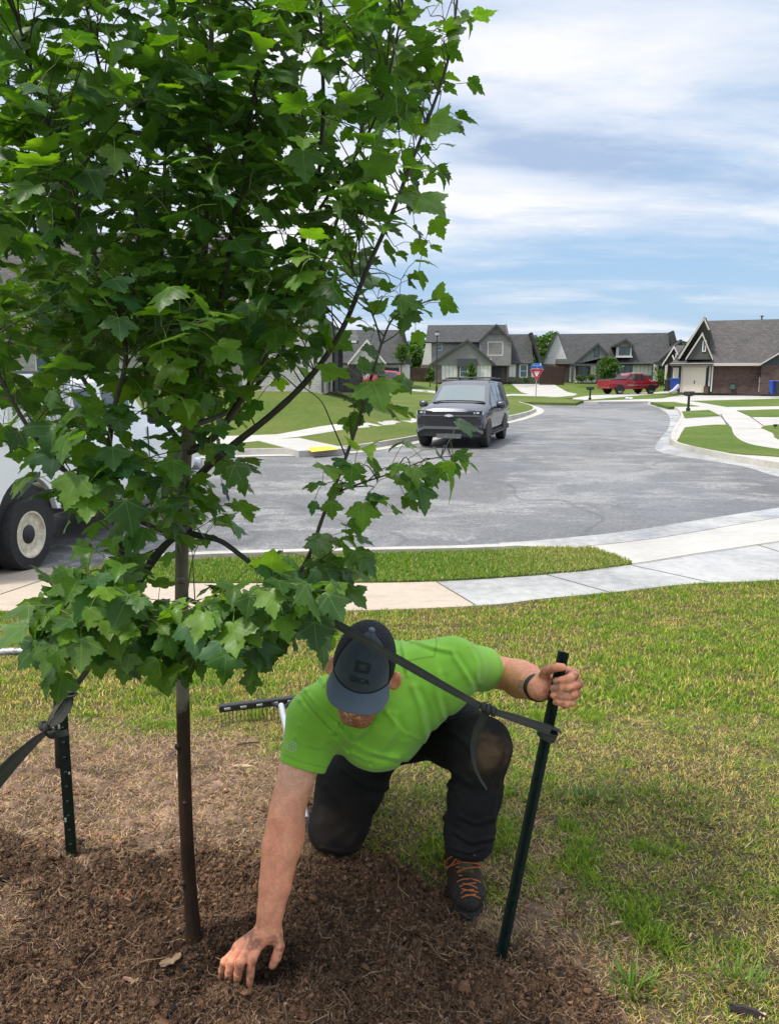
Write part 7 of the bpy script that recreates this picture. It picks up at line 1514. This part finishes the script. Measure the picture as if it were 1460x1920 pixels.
bg_tree(WY(1135, 720, 80), 3.3, 3.0, 'small bushy green tree on the lawn in front of the white house', MG, 2600, .12, .12)
bg_tree(WY(882, 717, 78), 2.0, 1.7, 'small green tree in front of the bay window of the grey house', MG, 1400, .09, .10)
bg_tree(WY(806, 722, 74), 2.0, 1.2, 'narrow young tree at the left corner of the grey house', MG, 1000, .09, .15)
bg_tree(WY(752, 700, 58), 2.4, 1.7, 'slender green sapling in front of the house behind the red SUV', MG, 1200, .08, .2)
bg_tree(GL(1470, 738), 3.0, 1.6, 'young yellow-green tree at the right edge in front of the brick wall', YG, 700, .11, .35)
for i, (px, Y, hh_, w, lab) in enumerate([(1017, 125, 7.2, 9, 'broad tree seen between the grey and the white house'), (1262, 120, 6.2, 9, 'dark tree tops behind the roof gap left of the brown brick house'), (772, 120, 6.4, 8, 'dark tree beyond the fence left of the grey house'), (1000, 150, 7.6, 12, 'distant darker tree left of the broad one between the two houses'), (660, 130, 8, 10, 'distant tree behind the house with the red SUV')]):
    p = WY(px, 700, Y); p[2] = float(Lz(p[0], p[1])) - .4; bg_tree(p, hh_, w, lab, DG if i % 2 else MG, 4200, .26, .1, 22, group='trees beyond the houses', shape=.35)
b = []; C = []; 
for X in np.arange(-160, 170, 5.5): C.append((X, 190 + rng.normal() * 6, 1.5 + rng.random() * 2.0))
C = np.array(C); V, F, c = leafcloud(C, np.stack([np.full(len(C), 5.0), np.full(len(C), 3.0), 2.6 + 1.6 * rng.random(len(C))], 1), 30000, .42, DG); tag(npmesh('treeline', V, F, FOL, col=c), kind='stuff')
def shrub(px, py, Y, w, h_, label, cols, n=700, s=.07, group='shrubs by the houses'):
    base = WY(px, py, Y); root = empty('shrub', tuple(base)); tag(root, label, 'shrub', group); k = 7; C = np.stack([(rng.random(k) - .5) * w * .7, (rng.random(k) - .5) * .5, h_ * (.3 + .4 * rng.random(k))], 1)
    V, F, c = leafcloud(C, np.stack([np.full(k, w * .22), np.full(k, .4), np.full(k, h_ * .38)], 1), n, s, cols); npmesh('foliage', V, F, FOL, root, col=c); b = MB()
    for i in range(4): b.tube([(C[i][0] * .5, 0, -.1), tuple(C[i])], [.02, .008], 5)
    b.build('stem', TRK, root)
shrub(980, 718, 84, 3.2, .75, 'low hedge-like shrub under the shuttered window of the grey house', DG); shrub(1090, 717, 83, 2.2, .8, 'rounded shrub at the porch of the white house', DG); shrub(1108, 717, 83.2, 1.0, .9, 'small shrub right of the porch window of the white house', MG)
shrub(1237, 725, 70, 1.7, 1.9, 'tall leafy shrub between the red pickup and the bins', MG, 1200); shrub(1203, 719, 82, 1.2, 1.0, 'green bush behind the bonnet of the red pickup', DG); shrub(300, 742, 26, 1.6, 1.1, 'round shrub with orange flowers behind the white truck', MG + [(.5, .12, .02)], 900, .05)
shrub(150, 690, 24, 3.2, 2.6, 'big leafy bush behind the rack of the white truck', MG, 2600, .09)
# fences
FEN = m_siding('dark_fence_boards', (.055, .030, .024), .15, True)
def fence(x0, x1, ytop, ybot, Y, label, th=.06):
    a, b_ = WY(x0, ybot, Y), WY(x1, ybot, Y); root = empty('fence', tuple(a)); tag(root, label, 'fence', 'dark wooden fences'); L = b_[0] - a[0]; h_ = WY(x0, ytop, Y)[2] - a[2]; n = max(2, int(L / .16)); b = MB()
    for i in range(n): b.box((L * (i + .5) / n, 0, h_ / 2 - .15 + .01 * (i % 3)), (L / n - .012, .025, h_ + .3))
    b.build('boards', FEN, root); b = MB(); [b.box((L / 2, .04, h_ * f), (L, .05, .09)) for f in (.2, .8)]; b.build('rails', FEN, root)
    for i in range(max(2, int(L / 2.4)) + 1): b = MB(); b.box((L * i / max(2, int(L / 2.4)), .07, h_ / 2 - .1), (.12, .12, h_ + .3)); b.build('post', FEN, root)
fence(1012, 1056, 687, 718, 86, 'dark brown wooden gate fence left of the white house'); fence(762, 812, 690, 717, 90, 'dark brown wooden fence left of the grey house')
# bins
def bin_(px, py, Y, m, label, w=.62, h_=1.08):
    p = WY(px, py, Y); o = empty('wheelie_bin', tuple(p), rng.normal() * .2); tag(o, label, 'bin', 'wheeled bins'); b = MB(); t = w * .40
    vs = [(sx * a, sy * a, z) for z, a in ((.06, w * .38), (h_ * .93, w * .5)) for sx, sy in ((-1, -1), (1, -1), (1, 1), (-1, 1))]; b.add(vs, [[0, 3, 2, 1], [4, 5, 6, 7]] + [[i, (i + 1) % 4, 4 + (i + 1) % 4, 4 + i] for i in range(4)]); b.box((0, 0, h_ * .92), (w * 1.08, w * 1.08, .06), bev=.02); b.build('body', m, o)
    b = MB(); b.box((0, -.02, h_ * .97), (w * 1.05, w * 1.12, .07), bev=.03); b.tube([(-w * .4, w * .58, h_ * .93), (w * .4, w * .58, h_ * .93)], .02, 6); b.build('lid', m, o, 40)
    for sx in (-1, 1): b = MB(); b.lathe((sx * w * .36, w * .42, .12), (sx, 0, 0), [(.12, 0), (.12, .06)], 14); b.build('wheel', RUB, o, 40)
BLU = simple('blue_plastic', (.010, .055, .32), .45, .1, 4); BLKB = simple('black_bin_plastic', (.02, .021, .023), .5, .1, 4)
bin_(1263, 734, 64, BLU, 'blue wheeled bin beside the cream garage door'); bin_(1252, 734, 65.5, BLKB, 'black wheeled bin left of the blue one by the garage', .55, 1.0); bin_(1449, 740, 60, BLU, 'blue wheeled bin at the right end of the brick wall', .58); bin_(1461, 741, 59.5, BLKB, 'black wheeled bin at the right edge of the picture next to a blue one', .58)
b = MB(); p = WY(1262, 737, 62.5); b.tube([(-.35, 0, .06), (0, 0, .18), (.25, 0, .5), (.38, 0, .7)], [.09, .16, .14, .05], 9); b.lathe((.3, 0, .35), (0, 0, 1), [(.12, 0), (.15, .2), (.06, .35)], 10); o = b.build('garden_bag', simple('pale_bag', (.42, .38, .45), .8, .25, 6), smooth=50); o.location = p; tag(o, 'pale slumped bag lying in front of the blue bin by the garage', 'bag')
# mailboxes
MBX = simple('black_mailbox', (.010, .020, .014), .35, .2, 8)
def mailbox(px, pb, pt, label, num, wide):
    p = GL(px, pb); d = (p - CAM) @ FW; k = d / FPX; H_ = (pb - pt) * k; o = empty('mailbox', tuple(p), R(6)); tag(o, label, 'mailbox', 'kerbside mailboxes'); b = MB(); w = wide * k; bh = w * .42
    b.box((0, 0, (H_ - bh) / 2 - .05), (.10, .10, H_ - bh + .1), bev=.01); b.box((0, 0, .05), (.17, .17, .25), bev=.02); b.box((0, 0, H_ - bh * 1.05), (w * .6, .14, .05), bev=.01); b.tube([(0, 0, (H_ - bh) * .5), (0, 0, (H_ - bh) * .58)], [.075, .06], 10); b.build('post', MBX, o, 40)
    b = MB(); n = 10; prof = [(-bh * .38, 0), (bh * .38, 0)] + [(bh * .38 * math.cos(a), bh * .60 + bh * .40 * math.sin(a)) for a in np.linspace(0, math.pi, n)]; b.prism([(y, z + H_ - bh) for y, z in prof], -w / 2, w / 2, 'x'); bx_ = b.build('box', MBX, o, 40); b = MB(); b.box((w * .42, -bh * .42, H_ - bh * .35), (.02, .02, bh * .5)); b.build('flag', simple('red_flag', (.45, .02, .02), .5), bx_)
    if num:
        V2, Ft = text_mesh(num, bh * .5); b = MB(); b.add([(x - w * .22, -bh * .385 - .004, y + H_ - bh * .62) for x, y in V2], Ft); b.build('house_number', simple('red_numbers', (.55, .04, .03), .5), bx_)
mailbox(1105, 750, 725, 'black mailbox on a slim post beside the road near the red pickup', '', 14); mailbox(1289, 771, 734, 'black mailbox with small red numbers on the grass by the wet kerb', '113', 19)
# yield sign with a street-name blade
p = GL(1004, 744); kk = ((p - CAM) @ FW) / FPX; YS = empty('yield_sign', tuple(p), R(0)); tag(YS, 'red and white yield sign under a blue street-name plate in front of the driveway', 'road sign'); Hh = 51 * kk
b = MB(); b.tube([(0, 0, -.1), (0, 0, Hh + .35)], .035, 8); b.build('pole', simple('galvanised', (.38, .39, .40), .45, .1, 10, metal=.5), YS, 60); w = 12.5 * kk
tri = lambda s, y0, y1, cz: [(0, -s * 1.12 + cz), (s * .97, s * .62 + cz), (s * .90, s * .72 + cz), (-s * .90, s * .72 + cz), (-s * .97, s * .62 + cz)]; zc = Hh - w * .68
REDS = simple('sign_red', (.50, .012, .02), .45, .05); WHS = simple('sign_white', (.75, .75, .75), .45, .05); BLS = simple('sign_blue', (.02, .12, .45), .45, .05)
b = MB(); b.prism(tri(w, 0, 0, zc), -.05, -.035, 'y'); pl = b.build('plate', WHS, YS); b = MB(); A = tri(w * .96, 0, 0, zc); B = tri(w * .46, 0, 0, zc + w * .03); b.add([(x, -.054, z) for x, z in A] + [(x, -.054, z) for x, z in B], [[i, (i + 1) % 5, 5 + (i + 1) % 5, 5 + i] for i in range(5)]); b.build('red_border', REDS, pl)
V2, Ft = text_mesh('YIELD', w * .30); b = MB(); b.add([(x, -.058, y + zc + w * .22) for x, y in V2], Ft); b.build('yield_lettering', REDS, pl)
b = MB(); b.box((0, -.01, Hh + .16), (w * 2.0, .03, .22), rz=.25, bev=.01); b.box((0, 0, Hh + .38), (w * 1.3, .03, .18), rz=-1.0, bev=.01); b.build('street_name_plate', BLS, YS)
# lamp post near the grey house
p = GL(818, 738); kk = ((p - CAM) @ FW) / FPX; LP = empty('street_lamp', tuple(p)); tag(LP, 'thin black lamp post with a small lantern left of the grey SUV', 'street lamp'); Hh = 104 * kk
b = MB(); b.tube([(0, 0, -.1), (0, 0, .5), (0, 0, .6), (0, 0, Hh)], [.09, .09, .05, .035], 10); b.build('pole', DARKP, LP, 60); b = MB(); b.lathe((0, 0, Hh), (0, 0, 1), [(.05, 0), (.13, .08), (.16, .34), (.20, .38), (.06, .50)], 8); la = b.build('lantern', DARKP, LP, 40); b = MB(); b.lathe((0, 0, Hh + .10), (0, 0, 1), [(.142, 0), (.163, .2)], 8); b.build('glass', LAMP, la)
p = GL(1452, 804); kk = ((p - CAM) @ FW) / FPX; b = MB(); b.tube([(0, 0, -.05), (0, 0, 5 * kk)], .012, 6); b.prism([(-3.2 * kk, 8.5 * kk), (3.2 * kk, 8.5 * kk), (2.8 * kk, 5.2 * kk), (1.2 * kk, 4.0 * kk), (-1.2 * kk, 4.0 * kk), (-2.8 * kk, 5.2 * kk)], -.04, .04, 'y'); o = b.build('garden_light', DARKP); o.location = p; tag(o, 'small black stake light in the grass at the right edge', 'garden light')
p = GL(1175, 749); b = MB(); b.tube([(-.12, 0, .06), (.12, 0, .10)], [.10, .06], 9); b.lathe((.12, 0, .05), (1, 0, .2), [(.05, 0), (.06, .2), (.02, .3)], 8); o = b.build('drain_pipe_end', WHS, smooth=50); o.location = p; tag(o, 'small white pipe end lying in the strip of grass right of the far mailbox', 'pipe')
